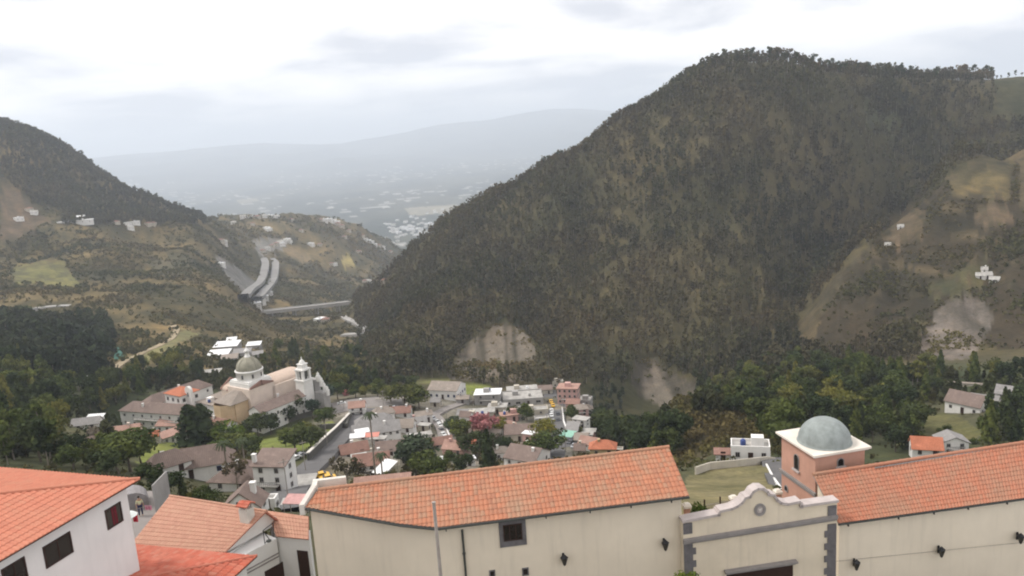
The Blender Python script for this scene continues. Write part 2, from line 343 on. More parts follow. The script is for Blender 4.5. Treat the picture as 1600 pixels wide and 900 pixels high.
patch(slide_c, (0.10, 0.085, 0.07), (0.22, 0.185, 0.16), dmin=420, dmax=900, n=np.clip(1.5 * fbm(XG / 9, ZG / 34, 4, 92), -1, 1))
patch([(1550, 120), (1620, 108), (1620, 200), (1540, 190), (1560, 160)], (0.075, 0.07, 0.035), (0.035, 0.038, 0.02), dmin=850, dmax=1300)
patch([(1335, 160), (1400, 150), (1440, 200), (1370, 210)], (0.085, 0.09, 0.045), (0.06, 0.06, 0.035), clear=False, dmin=850, dmax=1300)
# left slopes: yellow-green meadow, ochre slopes, grey road cutting, path bank
patch([(60, 408), (100, 408), (112, 430), (128, 445), (110, 450), (60, 440), (20, 445), (20, 420)], (0.20, 0.19, 0.07), (0.10, 0.095, 0.045), dmin=500, dmax=1600, n=np.clip(nmid * 2 + nfine, -1, 1))
patch([(0, 290), (40, 305), (75, 345), (30, 372), (0, 380)], (0.15, 0.105, 0.065), (0.08, 0.06, 0.038), n=np.clip(nmid * 2, -1, 1), dmin=900, dmax=1700)
patch([(330, 395), (352, 405), (400, 440), (388, 462), (360, 440)], (0.26, 0.25, 0.24), (0.16, 0.15, 0.14), dmin=900, dmax=1900)
patch([(395, 325 + 50), (430, 372), (458, 378), (440, 392), (402, 398)], (0.34, 0.32, 0.30), (0.2, 0.19, 0.17), dmin=900, dmax=2300)
patch([(440, 388), (470, 392), (490, 408), (470, 412), (450, 400)], (0.24, 0.18, 0.10), dmin=900, dmax=2300)
patch([(534, 402), (550, 400), (554, 416), (538, 420)], (0.36, 0.29, 0.11), dmin=900, dmax=2300)
patch([(175, 575), (215, 552), (260, 535), (285, 515), (310, 520), (292, 535), (240, 560), (190, 585)], (0.26, 0.25, 0.10), (0.17, 0.15, 0.08), dmin=380, dmax=900)
patch([(225, 345 + 60), (300, 400), (300, 440), (250, 430)], (0.15, 0.125, 0.075), (0.07, 0.07, 0.04), clear=False, dmin=500, dmax=1600)
# lawns of the village
lawn_c = (0.17, 0.21, 0.045)
LAWNS = [[(222, 700), (240, 690), (275, 690), (300, 692), (300, 712), (262, 718), (215, 725)],
         [(385, 690), (440, 675), (470, 672), (500, 690), (470, 702), (400, 710)],
         [(508, 663), (545, 661), (541, 671), (505, 673)],
         [(703, 598), (745, 598), (768, 605), (750, 622), (712, 618)],
         [(1440, 640), (1500, 650), (1540, 680), (1500, 700), (1400, 695), (1425, 670)]]
for l_ in LAWNS[:4]: patch(l_, lawn_c, (0.21, 0.23, 0.065), dmin=90, dmax=470)
patch(LAWNS[4], (0.11, 0.115, 0.045), (0.17, 0.15, 0.07), dmin=90, dmax=470)
patch([(640, 592), (700, 590), (705, 602), (650, 606)], (0.17, 0.17, 0.07), dmin=90, dmax=470)
patch([(1072, 742), (1120, 728), (1200, 722), (1216, 780), (1200, 800), (1060, 815)], (0.16, 0.145, 0.07), (0.30, 0.25, 0.14), dmin=60, dmax=200, n=nmid)
patch([(1040, 730), (1060, 650), (1110, 625), (1160, 640), (1215, 640), (1210, 700), (1130, 700), (1080, 730)], (0.065, 0.055, 0.03), (0.12, 0.09, 0.05), dmin=120, dmax=330, clear=False)
# far plain pale fields
for poly in ([(632, 326), (700, 320), (735, 322), (700, 333), (640, 336)], [(368, 312), (400, 310), (405, 314), (375, 318)]):
    paint(inpoly(PX, PY, poly) & (DG > 2500), (0.33, 0.30, 0.22), (0.22, 0.2, 0.15), nbig)
F = (np.arange(NR - 1)[:, None] * NC + np.arange(NC - 1)[None, :]).ravel()
F = np.stack([F, F + 1, F + NC + 1, F + NC], 1)
V = np.stack([XG.ravel(), YG.ravel(), ZG.ravel()], 1)
C4 = np.concatenate([COL.reshape(-1, 3), np.clip(hillw, 0, 1).reshape(-1, 1)], 1)
me = np_mesh('terrain', V, F[:, ::-1][:, [0, 1, 2, 3]] * 1, colors=C4, smooth=True)
g = NM('land_cover', 0.95, 0.1)
at = g.n('ShaderNodeVertexColor', layer_name='cover')
nz = g.noise(0.9, 8, 0.65); nz2 = g.noise(0.12, 6, 0.6); nz3 = g.noise(0.018, 5, 0.6)
c = g.mixc(g.rng(nz, 0.35, 0.75, 0.0, 0.6), at.outputs[0], (0.035, 0.034, 0.02), 'MIX')
c = g.mixc(0.6, c, g.ramp(nz2, [(0.3, (0.55, 0.55, 0.5)), (0.5, (1, 1, 1)), (0.72, (1.5, 1.4, 1.25))]), 'MULTIPLY')
c = g.mixc(0.5, c, g.ramp(nz3, [(0.32, (0.6, 0.65, 0.62)), (0.5, (1, 1, 1)), (0.7, (1.4, 1.25, 1.1))]), 'MULTIPLY')
g.color(c); g.bump(nz2, 0.7, 2.0)
TERR = tag(link('terrain', me, mat=g.m), kind='structure')
print('terrain', len(V))
# ---------------------------------------------------------------- near buildings: materials and builders
def srgb(r, g, b):
    f = lambda v: (v / 255 / 12.92) if v <= 10 else ((v / 255 + 0.055) / 1.055) ** 2.4
    return (f(r), f(g), f(b))
def tile_mat(name, base, alt, dark, amount=0.5, moss=0.25, rough=0.85):
    m = NM(name, rough, 0.2)
    uv = m.n('ShaderNodeUVMap', uv_map='tile').outputs[0]
    fl = m.n('ShaderNodeVectorMath', operation='FLOOR'); m.l(uv, fl.inputs[0])
    wn = m.n('ShaderNodeTexWhiteNoise', noise_dimensions='2D'); m.l(fl.outputs[0], wn.inputs['Vector'])
    lo = m.noise(0.45, 5, 0.6); mid = m.noise(2.2, 5, 0.65); fine = m.noise(14, 4, 0.6)
    c = m.ramp(wn.outputs[0], [(0.0, dark), (0.22, base), (0.6, base), (0.8, alt), (1.0, tuple(x * 1.15 for x in base))])
    c = m.mixc(1 - amount, c, base)
    c = m.mixc(m.rng(lo, 0.45, 0.68, 0, moss), c, alt)
    c = m.mixc(m.rng(mid, 0.52, 0.75, 0, moss), c, dark)
    c = m.mixc(m.rng(fine, 0.35, 0.8, 0, 0.22), c, tuple(x * 0.6 for x in dark))
    m.color(c); m.bump(fine, 0.2, 0.02); return m.m
M = {}
M['tile_main'] = tile_mat('old_clay_tile', (0.43, 0.18, 0.105), (0.32, 0.22, 0.15), (0.30, 0.15, 0.10), 0.6, 0.85)
M['tile_right'] = tile_mat('clay_tile', (0.42, 0.165, 0.10), (0.33, 0.20, 0.135), (0.30, 0.145, 0.095), 0.5, 0.75)
M['tile_orange'] = tile_mat('new_orange_tile', (0.52, 0.195, 0.125), (0.48, 0.235, 0.155), (0.40, 0.15, 0.10), 0.45, 0.4)
M['tile_pink'] = tile_mat('faded_pink_tile', (0.46, 0.245, 0.175), (0.48, 0.29, 0.20), (0.36, 0.18, 0.13), 0.5, 0.25)
M['tile_red'] = tile_mat('red_tile', (0.46, 0.12, 0.075), (0.46, 0.20, 0.14), (0.32, 0.085, 0.055), 0.7, 0.45)
M['cream'] = dirty('cream_plaster', (0.73, 0.645, 0.52), 0.09, 0.9, 0.22, 0.08, streak=0.22)
M['cream_warm'] = dirty('gate_cream_plaster', (0.71, 0.62, 0.485), 0.10, 0.9, 0.5, 0.08, streak=0.26)
M['white'] = dirty('white_plaster', (0.76, 0.75, 0.73), 0.06, 0.9, 0.5, 0.05, streak=0.12)
M['white_far'] = dirty('limewashed_wall', (0.80, 0.78, 0.75), 0.12, 0.9, 0.3, 0, streak=0.25)
M['offwhite'] = dirty('offwhite_coping', (0.68, 0.64, 0.58), 0.12, 0.9, 1.5, 0.1, streak=0.2)
M['grey_stone'] = dirty('grey_stone', (0.17, 0.16, 0.165), 0.25, 0.9, 2.5, 0.2)
M['grey_trim'] = dirty('grey_trim', (0.27, 0.25, 0.24), 0.15, 0.9, 2.0, 0.1)
M['coping'] = dirty('pinkish_coping', (0.50, 0.44, 0.42), 0.15, 0.9, 2.0, 0.1)
M['pink_brick'] = dirty('pink_brick', (0.53, 0.30, 0.225), 0.14, 0.9, 0.9, 0.12, streak=0.2)
M['dome'] = dirty('verdigris_dome', (0.29, 0.32, 0.31), 0.22, 0.8, 2.0, 0.25, streak=0.3)
M['slab'] = dirty('pale_slab', (0.74, 0.68, 0.60), 0.12, 0.9, 1.0, 0.08)
M['dark_wood'] = dirty('dark_wood', (0.045, 0.022, 0.016), 0.2, 0.6, 4, 0.1)
M['metal_black'] = dirty('black_iron', (0.02, 0.02, 0.022), 0.1, 0.5, 4, 0)
M['pipe'] = dirty('dark_downpipe', (0.06, 0.065, 0.06), 0.2, 0.5, 4, 0)
M['pole_grey'] = dirty('weathered_pole', (0.36, 0.32, 0.29), 0.2, 0.8, 3, 0.1)
M['gold'] = dirty('gilt', (0.42, 0.25, 0.11), 0.2, 0.6, 6, 0)
def glass_mat(name, c, rough=0.15):
    m = NM(name, rough, 0.5); n_ = m.noise(1.3, 3)
    m.color(m.mixc(m.rng(n_, 0.4, 0.7, 0, 0.6), c, tuple(x * 0.4 for x in c))); return m.m
M['glass'] = glass_mat('dark_window_glass', (0.02, 0.016, 0.016))
M['curtain'] = dirty('red_curtain', (0.16, 0.02, 0.03), 0.3, 0.9, 3, 0)

class MB:
    """collects shapes (local coordinates) into one mesh"""
    def __init__(s): s.v = []; s.f = []; s.uv = []; s.mi = []; s.sm = []
    def add(s, vs_, fs, mi=0, uvs=None, sm=False):
        o = len(s.v); s.v += [tuple(v) for v in vs_]
        for k, f in enumerate(fs):
            s.f.append([o + i for i in f]); s.mi.append(mi); s.sm.append(sm)
            s.uv.append(uvs[k] if uvs else [(0, 0)] * len(f))
        return s
    def box(s, c, size, rz=0.0, mi=0, top=1.0):
        x, y, z = [q / 2 for q in size]; ca, sa = math.cos(rz), math.sin(rz); vs_ = []
        for dz, t_ in ((-z, 1.0), (z, top)):
            for dx_, dy_ in ((-x, -y), (x, -y), (x, y), (-x, y)):
                dx2, dy2 = dx_ * t_, dy_ * t_
                vs_.append((c[0] + dx2 * ca - dy2 * sa, c[1] + dx2 * sa + dy2 * ca, c[2] + dz))
        return s.add(vs_, [(3, 2, 1, 0), (4, 5, 6, 7), (0, 1, 5, 4), (1, 2, 6, 5), (2, 3, 7, 6), (3, 0, 4, 7)], mi)
    def obox(s, o, ax, ay, az, mi=0):      # box from a corner and three edge vectors
        o = Vector(o); p = [o, o + ax, o + ax + ay, o + ay]; p += [q + az for q in p]
        fs = [(3, 2, 1, 0), (4, 5, 6, 7), (0, 1, 5, 4), (1, 2, 6, 5), (2, 3, 7, 6), (3, 0, 4, 7)]
        if ax.cross(ay).dot(az) < 0: fs = [f[::-1] for f in fs]
        return s.add(p, fs, mi)
    def prism(s, poly, ext, mi=0):         # planar polygon (3D points) pushed along a vector
        poly = [Vector(p) for p in poly]; n = len(poly); q = [p + ext for p in poly]
        nor = Vector((0, 0, 0))
        for i in range(n): nor += (poly[i] - poly[0]).cross(poly[(i + 1) % n] - poly[0])
        fs = [tuple(range(n))[::-1], tuple(range(n, 2 * n))] + [(i, (i + 1) % n, n + (i + 1) % n, n + i) for i in range(n)]
        if nor.dot(ext) < 0: fs = [f[::-1] for f in fs]
        return s.add(poly + q, fs, mi)
    def tube(s, p0, p1, r0, r1=None, n=8, mi=0, cap=True, sm=True):
        r1 = r0 if r1 is None else r1; p0 = Vector(p0); p1 = Vector(p1); d = (p1 - p0)
        if d.length < 1e-6: return s
        d.normalize(); a = d.orthogonal().normalized(); b = d.cross(a)
        vs_ = []
        for p, r in ((p0, r0), (p1, r1)):
            for k in range(n):
                t_ = 2 * math.pi * k / n; vs_.append(p + (a * math.cos(t_) + b * math.sin(t_)) * r)
        fs = [(k, (k + 1) % n, n + (k + 1) % n, n + k) for k in range(n)]
        s.add(vs_, fs, mi, sm=sm)
        if cap: s.add(vs_, [tuple(range(n))[::-1], tuple(range(n, 2 * n))], mi)
        return s
    def lathe(s, c, prof, n=24, mi=0, sm=True, a0=0.0):
        vs_ = []
        for r, z in prof:
            for k in range(n):
                t_ = a0 + 2 * math.pi * k / n; vs_.append((c[0] + r * math.cos(t_), c[1] + r * math.sin(t_), c[2] + z))
        fs = [(i * n + k, i * n + (k + 1) % n, (i + 1) * n + (k + 1) % n, (i + 1) * n + k) for i in range(len(prof) - 1) for k in range(n)]
        return s.add(vs_, fs, mi, sm=sm)
    def blob(s, c, r, n=8, mi=0, sq=(1, 1, 1)):
        prof = [(max(1e-3, math.sin(math.pi * k / n)), -math.cos(math.pi * k / n)) for k in range(n + 1)]
        vs_ = []; m_ = n * 2
        for pr, pz in prof:
            for k in range(m_):
                t_ = 2 * math.pi * k / m_; vs_.append((c[0] + r * sq[0] * pr * math.cos(t_), c[1] + r * sq[1] * pr * math.sin(t_), c[2] + r * sq[2] * pz))
        return s.add(vs_, [(i * m_ + k, i * m_ + (k + 1) % m_, (i + 1) * m_ + (k + 1) % m_, (i + 1) * m_ + k) for i in range(n) for k in range(m_)], mi, sm=True)
    def build(s, name, mat, parent=None, origin=None, clip=None):
        me = bpy.data.meshes.new(name)
        o = Vector(origin) if origin is not None else Vector((0, 0, 0))
        me.from_pydata([tuple(Vector(v) - o) for v in s.v], [], s.f)
        mats = mat if isinstance(mat, (list, tuple)) else [mat]
        for m_ in mats: me.materials.append(m_)
        me.polygons.foreach_set('material_index', s.mi); me.polygons.foreach_set('use_smooth', s.sm)
        uvl = me.uv_layers.new(name='tile')
        uvl.data.foreach_set('uv', [c for f in s.uv for p in f for c in p])
        me.update()
        if clip:
            bm = bmesh.new(); bm.from_mesh(me)
            for co, no in clip:              # keep the side the normal points away from
                bmesh.ops.bisect_plane(bm, geom=bm.verts[:] + bm.edges[:] + bm.faces[:], plane_co=Vector(co) - o, plane_no=no, clear_outer=True, dist=1e-5)
            bm.to_mesh(me); bm.free()
        ob = link(name, me, parent)
        if parent is None and origin is not None: ob.location = o
        return ob
def tile_patch(A, B, C_, D, mb=None, tw=0.26, tl=0.42, amp=0.05, u0=0, thick=0.07):
    """clay-tile surface; A,B = ridge left/right, D,C = eave left/right: barrel columns with overlapping courses"""
    mb = mb or MB(); A, B, C_, D = map(Vector, (A, B, C_, D))
    nor = (B - A).cross(A - D) ; nor = nor.normalized()
    if nor.z < 0: nor = -nor
    W = max((B - A).length, (C_ - D).length); H = max((D - A).length, (C_ - B).length)
    nu = max(2, round(W / tw)); nv = max(2, round(H / tl)); su = 4
    us = [k / (nu * su) for k in range(nu * su + 1)]
    vv = []
    for k in range(nv): vv += [(k / nv + 0.0005, 0.0), ((k + 1) / nv - 0.0005, 1.0)]
    def P(u, v, hh):
        p = (A * (1 - u) + B * u) * (1 - v) + (D * (1 - u) + C_ * u) * v
        w_ = abs(math.sin(math.pi * u * nu)); return p + nor * (amp * w_ + hh)
    ncol = len(us); base = []
    for v, hh in vv:
        for u in us: base.append(P(u, v, 0.028 * hh))
    base += [(D * (1 - u) + C_ * u) - nor * thick for u in us]
    fs, uvs = [], []
    for r in range(len(vv)):
        for k in range(ncol - 1):
            a = r * ncol + k
            fs.append((a, a + ncol, a + ncol + 1, a + 1))
            ui = (k + 0.5) / su + u0; vi = (r // 2) + 0.5
            uvs.append([(ui, vi)] * 4)
    # underside / verge closure
    mb.add(base, fs, 0, uvs, sm=False)
    q = [A - nor * thick, B - nor * thick, C_ - nor * thick, D - nor * thick]
    t_ = [A, B, C_, D]; m_ = 8
    g_ = [(A * (1 - i / m_) + B * (i / m_)) * (1 - j / m_) + (D * (1 - i / m_) + C_ * (i / m_)) * (j / m_) - nor * thick for j in range(m_ + 1) for i in range(m_ + 1)]
    mb.add(g_, [(j * (m_ + 1) + i, j * (m_ + 1) + i + 1, (j + 1) * (m_ + 1) + i + 1, (j + 1) * (m_ + 1) + i) for j in range(m_) for i in range(m_)], 1)
    mb.add(q + t_, [(0, 3, 7, 4), (2, 1, 5, 6), (1, 0, 4, 5), (3, 2, 6, 7)], 1)
    return mb
def ridge_caps(p0, p1, r=0.13, step=0.45, mb=None, mi=0):
    mb = mb or MB(); p0 = Vector(p0); p1 = Vector(p1); n = max(1, int((p1 - p0).length / step)); d = (p1 - p0) / n
    for k in range(n):
        a = p0 + d * k; mb.tube(a, a + d * 1.05, r * 0.9, r * 1.08, 10, mi)
    return mb
def window_part(parent, o, c, ux, w, h, out, frame=0.09, depth=0.07, fm='dark_wood', gm='glass', mull=(1, 1), sill=None, name='window', recess=0.0):
    """a window on a wall plane: c centre (world), ux unit along wall, out unit outward. frame > pane (+sill)"""
    up = Vector((0, 0, 1)); c = Vector(c); mb = MB()
    for s_ in (-1, 1):
        mb.obox(c + ux * (s_ * (w / 2 - frame / 2) - frame / 2) - up * h / 2 - out * 0.02, ux * frame, out * (depth + 0.02), up * h)
        mb.obox(c - ux * (w / 2 - frame) + up * (s_ * (h / 2 - frame / 2) - frame / 2) - out * 0.02, ux * (w - 2 * frame), out * (depth + 0.018), up * frame)
    for k in range(1, mull[0]):
        mb.obox(c + ux * (-w / 2 + w * k / mull[0] - 0.025) - up * (h / 2 - frame), ux * 0.05, out * (depth * 0.8), up * (h - 2 * frame))
    for k in range(1, mull[1]):
        mb.obox(c - ux * (w / 2 - frame) + up * (-h / 2 + h * k / mull[1] - 0.025), ux * (w - 2 * frame), out * (depth * 0.75), up * 0.05)
    f = mb.build(name, M[fm], parent, o)
    pb = MB(); pb.obox(c - ux * (w / 2 - frame * 0.5) - up * (h / 2 - frame * 0.5) - out * 0.01, ux * (w - frame), out * 0.03, up * (h - frame))
    p = pb.build('pane', M[gm], f, o)
    if sill:
        sb = MB(); sb.obox(c - ux * (w / 2 + 0.08) - up * (h / 2 + 0.09), ux * (w + 0.16), out * 0.14, up * 0.09); sb.build('sill', M[sill], f, o)
    return f
ZUP = Vector((0, 0, 1))

# ================================================================= the long cream building, the gate and the right wing
UE = (at_z(1077, 775, -22) - at_z(680, 825, -22)); UE.z = 0; UE.normalize()      # along the street front
NE = Vector((UE.y, -UE.x, 0))                                                     # outward, towards the camera
ZG0 = -31.0
def wall_quad(mb, a, b, z0, z1, t=0.35, inward=None, mi=0):
    a = Vector((a[0], a[1], z0)); b = Vector((b[0], b[1], z0)); n_ = inward
    return mb.obox(a, b - a, n_ * t, Vector((0, 0, z1 - z0)), mi)

# --- long building
E2, E3 = at_z(682, 825, -22), at_z(1077, 775, -22); R1_ = at_z(1045, 699, -20.5)
NRM = (E3 - E2).cross(R1_ - E3).normalized()
E0, E1, R0_ = at_plane(477, 793, E3, NRM), at_plane(625, 819, E3, NRM), at_plane(497, 766, E3, NRM)
print('E', E0, E1, E2, E3, R0_, R1_)
lb = empty('long_building', (E2.x, E2.y + 3, ZG0), 0, 'long cream building with a weathered orange barrel tile roof, left of the stepped gate', 'building')
LO = lb.location.copy()
inset = 0.45
W2, W3 = E2 - NE * inset + UE * 0.1, E3 - NE * inset - UE * 0.35
def rz_at(p): return E3.z - (NRM.x * (p.x - E3.x) + NRM.y * (p.y - E3.y)) / NRM.z
wn = Vector((E0.y - E1.y, E1.x - E0.x, 0)).normalized()
W1, W1b = E0 + wn * 0.35 + UE * 0.1, E1 + wn * 0.4 + Vector((0.05, 0, 0))
RM_ = R0_ + UE * 0.3
backp = [W3 - NE * 6.3, Vector((R0_.x, R0_.y, 0)) - NE * 2.2 + UE * 0.5]
plan = [W1, W1b, W2, W3, W3 - NE * 3.45] + [Vector((R0_.x, R0_.y, 0)) + UE * 0.5]
top = [Vector((p.x, p.y, rz_at(p) - 0.14)) for p in plan]; bot = [Vector((p.x, p.y, ZG0 - 4)) for p in plan]; n_ = len(plan)
mb = MB(); mb.add(bot + top, [tuple(range(n_))[::-1], tuple(range(n_, 2 * n_))] + [(i, (i + 1) % n_, n_ + (i + 1) % n_, n_ + i) for i in range(n_)])
q_ = [plan[-1], plan[-2], backp[0], backp[1]]; zr_ = R1_.z - 0.16
mb.add([(q_[0].x, q_[0].y, ZG0 - 4), (q_[1].x, q_[1].y, ZG0 - 4), (q_[2].x, q_[2].y, ZG0 - 4), (q_[3].x, q_[3].y, ZG0 - 4), (q_[0].x, q_[0].y, zr_), (q_[1].x, q_[1].y, zr_), (q_[2].x, q_[2].y, -22.1), (q_[3].x, q_[3].y, -21.9)], [(3, 2, 1, 0), (4, 5, 6, 7), (0, 1, 5, 4), (1, 2, 6, 5), (2, 3, 7, 6), (3, 0, 4, 7)])
mb.build('wall', M['cream'], lb, LO)
mb = MB()
Lx = (E3 - E0).dot(UE) + 1.0; ridge_v = (R1_ - E3) - UE * (R1_ - E3).dot(UE); side = UE * (R1_ - E3).dot(UE)
hzn = lambda a, b, keep: (lambda n_: n_ if n_.dot(keep - a) < 0 else -n_)(Vector((a.y - b.y, b.x - a.x, 0)))
cen = (E2 + R1_) / 2
tile_patch(R1_ - UE * Lx, R1_, E3, E3 - UE * Lx, mb)
rf = mb.build('roof', [M['tile_main'], M['grey_trim']], lb, LO, clip=[(E0, hzn(E0, E1, cen)), (E1, hzn(E1, E2, cen)), (E0, hzn(E0, R0_, cen))])
RA0, RB = R0_ - NE * 3.2, R1_ - NE * 3.2; RA0.z, RB.z = -21.9, -22
mb = MB(); tile_patch(R1_, R0_ + UE * 0.2, RA0 + UE * 0.2, RB, mb, u0=600); mb.build('rear_roof', [M['tile_main'], M['grey_trim']], lb, LO)
ridge_caps(R0_ + ZUP * 0.03, R1_ + ZUP * 0.03).build('ridge_tiles', M['tile_main'], rf, LO)
mb = MB()
for a_, b_ in ((E0, E1), (E1, E2), (E2, E3)):
    mb.tube(a_ - ZUP * 0.10, b_ - ZUP * 0.10, 0.065, n=8)
gut = mb.build('gutter', M['pipe'], lb, LO)
mb = MB(); dp0 = at_plane(722, 828, W2 + NE * 0.1, NE); dp1 = Vector((dp0.x, dp0.y, ZG0 - 1))
mb.tube(dp0, dp1, 0.065, n=8)
for zz in (-24, -26.5, -29): mb.box((dp0.x, dp0.y, zz), (0.2, 0.14, 0.06))
mb.build('downpipe', M['pipe'], lb, LO)
# parapet that ends the roof on the left
mb = MB()
pa0 = E0 + Vector((-.05, -.02, 0.0)); pa1 = R0_ + Vector((-0.1, 0.1, 0.0)); pv = (R0_ - E0)
mb.prism([pa0 - ZUP * 0.45, pa0 + ZUP * 0.20, pa1 + ZUP * 0.30, pa1 - ZUP * 0.6], UE * -0.3)
q1_ = pa1 - NE * 0.75 - UE * 0.3; mb.obox(q1_ - ZUP * 1.2, UE * 2.0, -NE * 0.3, ZUP * 1.45); mb.obox(q1_ - ZUP * 1.2, NE * 0.75, UE * 0.3, ZUP * 1.44)
mb.build('parapet', M['offwhite'], lb, LO)
fp = W2.copy()
def on_front(px, py, off=0.0): return at_plane(px, py, W2 + NE * off, NE)
wc = on_front(801, 832)
mb = MB(); mb.obox(wc - UE * 0.8 - ZUP * 0.85 - NE * 0.05, UE * 1.6, NE * 0.11, ZUP * 1.62)
sf = mb.build('stone_surround', M['grey_stone'], lb, LO)
window_part(lb, LO, wc + ZUP * 0.05 + NE * 0.062, UE, 1.12, 1.02, NE, 0.06, 0.05, mull=(3, 1))
for px_, py_, w_, h_ in ((769, 896, 0.36, 0.45), (821, 893, 0.4, 0.5)):
    c_ = on_front(px_, py_, 0.0); window_part(lb, LO, c_, UE, w_, h_, NE, 0.07, 0.05, 'grey_stone')
for px_ in (696, 849, 918, 983, 1048):     # rafter brackets under the eave
    t_ = (px_ - 682) / (1077 - 682); c_ = E2 + (E3 - E2) * t_ - ZUP * 0.2
    mb = MB(); mb.box((c_.x, c_.y, c_.z), (0.06, 0.12, 0.14), math.atan2(UE.y, UE.x)); mb.build('bracket', M['metal_black'], lb, LO)

def wall_lantern(p, label):
    o = Vector(p); rt = empty('wall_lantern', o, 0, label, 'wall lamp', 'iron lanterns on the cream street walls')
    m1 = MB(); z = 0
    m1.tube((NE * 0.0) + Vector((0, 0, 0.12)), NE * 0.34 + Vector((0, 0, 0.16)), 0.025, n=6)
    m1.tube(Vector((0, 0, -0.28)), NE * 0.26 + Vector((0, 0, -0.05)), 0.02, n=6)
    m1.box(NE * 0.02, (0.12, 0.06, 0.5), math.atan2(UE.y, UE.x)); m1.build('bracket', M['metal_black'], rt)
    c0 = NE * 0.33
    m2 = MB(); m2.lathe(c0, [(0.07, -0.34), (0.20, 0.1)], 6, 0, False); m2.lathe(c0, [(0.001, -0.34), (0.07, -0.34)], 6, 0, False); m2.build('glass_body', M['lamp_glass'], rt)
    m3 = MB(); m3.lathe(c0, [(0.23, 0.1), (0.24, 0.14), (0.10, 0.27), (0.04, 0.33), (0.001, 0.38)], 6, 0, False); m3.lathe(c0, [(0.001, 0.10), (0.23, 0.10)], 6, 0, False)
    for k in range(6):
        t_ = k * math.pi / 3; m3.tube(c0 + Vector((0.075 * math.cos(t_), 0.075 * math.sin(t_), -0.34)), c0 + Vector((0.205 * math.cos(t_), 0.205 * math.sin(t_), 0.1)), 0.014, n=4)
    m3.lathe(c0, [(0.001, -0.42), (0.04, -0.4), (0.085, -0.34)], 6, 0, False); m3.build('cap', M['metal_black'], rt)
    return rt
M['lamp_glass'] = glass_mat('smoked_lamp_glass', (0.07, 0.065, 0.055), 0.25)
wall_lantern(on_front(880, 870), 'black iron lantern low on the long cream wall, nearest the stone framed window')
wall_lantern(on_front(1037, 847), 'black iron lantern at the right end of the long cream wall beside the gate')

# --- right wing
F0, F1 = at_z(1310, 818, -25), at_z(1600, 778, -25) + UE * 4
Fd = UE.copy()
Q0, Q1 = at_z(1270, 742, -22.95), at_z(1600, 692, -22.95)
Qd = (Q1 - Q0); Qd.normalize(); Q1 = Q1 + Qd * 4
rw = empty('right_wing', (F0.x + 3, F0.y + 3, ZG0 - 1), 0, 'cream building with long faded orange tile roof, right of the gate beside the domed tower', 'building')
RO = rw.location.copy()
G0 = F0 - NE * 0.4 + UE * 0.3; G1 = F1 - NE * 0.4
mb = MB(); bk = Q0 - NE * 3.2
mb.prism([Vector((p.x, p.y, ZG0 - 6)) for p in (G0, G1, G1 - NE * 6.3, G0 + UE * 3.5 - NE * 6.3, G0 + UE * 3.5 - NE * 2.7, G0 - NE * 2.7)], Vector((0, 0, -25.1 - ZG0 + 6)))
mb.prism([Vector((G0.x, G0.y, -25.15)), Vector((G0.x, G0.y, -25.15)) - NE * 2.7, Vector((G0.x, G0.y, -23.5)) - NE * 2.7], UE * 0.3)
mb.build('wall', M['cream'], rw, RO)
mb = MB(); tile_patch(Q0, Q1, F1, F0, mb, amp=0.045)
q2, q3 = Q0 - NE * 3.6, Q1 - NE * 3.6; q2.z = q3.z = -25
tile_patch(Q1, Q0 + UE * 4.3, q2 + UE * 4.3, q3, mb, u0=500, amp=0.045)
rf = mb.build('roof', [M['tile_right'], M['grey_trim']], rw, RO)
ridge_caps(Q0 + ZUP * 0.03, Q1 + ZUP * 0.03).build('ridge_tiles', M['tile_right'], rf, RO)
mb = MB(); mb.tube(F0 - ZUP * 0.09, F1 - ZUP * 0.09, 0.06); mb.build('gutter', M['pipe'], rw, RO)
for px_ in (1325, 1402, 1457, 1511, 1573):
    t_ = (px_ - 1310) / 290; c_ = F0 + (at_z(1600, 778, -25) - F0) * t_ - ZUP * 0.2
    mb = MB(); mb.box((c_.x, c_.y, c_.z), (0.06, 0.12, 0.14), math.atan2(UE.y, UE.x)); mb.build('bracket', M['metal_black'], rw, RO)
def on_right(px, py, off=0.0): return at_plane(px, py, G0 + NE * off, NE)
wall_lantern(on_right(1334, 878), 'black iron lantern on the right wing wall, nearest the gate')
wall_lantern(on_right(1466, 858), 'black iron lantern in the middle of the right wing wall')
wall_lantern(on_right(1589, 837), 'black iron lantern at the right edge of the photo on the right wing wall')
mb = MB(); prev = None
for k in range(13):
    px_ = 1306 + k * 26; p_ = on_right(px_, 877 - (px_ - 1306) * 0.1, 0.03)
    if prev: mb.tube(prev, p_, 0.012, n=5, cap=False)
    prev = p_
tag(mb.build('wall_cable', M['pole_grey'], None, RO), 'thin grey cable running along the right wing wall behind the lanterns', 'cable')

# --- gate wall with a stepped, curved gable
GP = W3 + NE * 0.55; GP.z = 0
def gp(px, py, off=0.0): return at_plane(px, py, GP + NE * off, NE)
gt = empty('gate_wall', gp(1187, 860) * 1.0, 0, 'cream gate wall with a curved stepped gable and grey stone corner blocks', 'gate')
gt.location.z = ZG0 - 1.5; GO = gt.location.copy()
prof = [(1067, 811), (1124, 800), (1125, 795), (1143, 791), (1152, 787), (1160, 781), (1165, 774), (1172, 772), (1177, 764), (1184, 760), (1191, 760), (1197, 764), (1200, 769), (1208, 770), (1212, 777), (1219, 782), (1230, 784), (1249, 780), (1250, 787), (1308, 779)]
pts = [gp(x, y + 5) for x, y in prof]
bl, br = gp(1067, 811), gp(1308, 779)
poly = [Vector((pts[0].x, pts[0].y, ZG0 - 5))] + pts + [Vector((pts[-1].x, pts[-1].y, ZG0 - 5))]
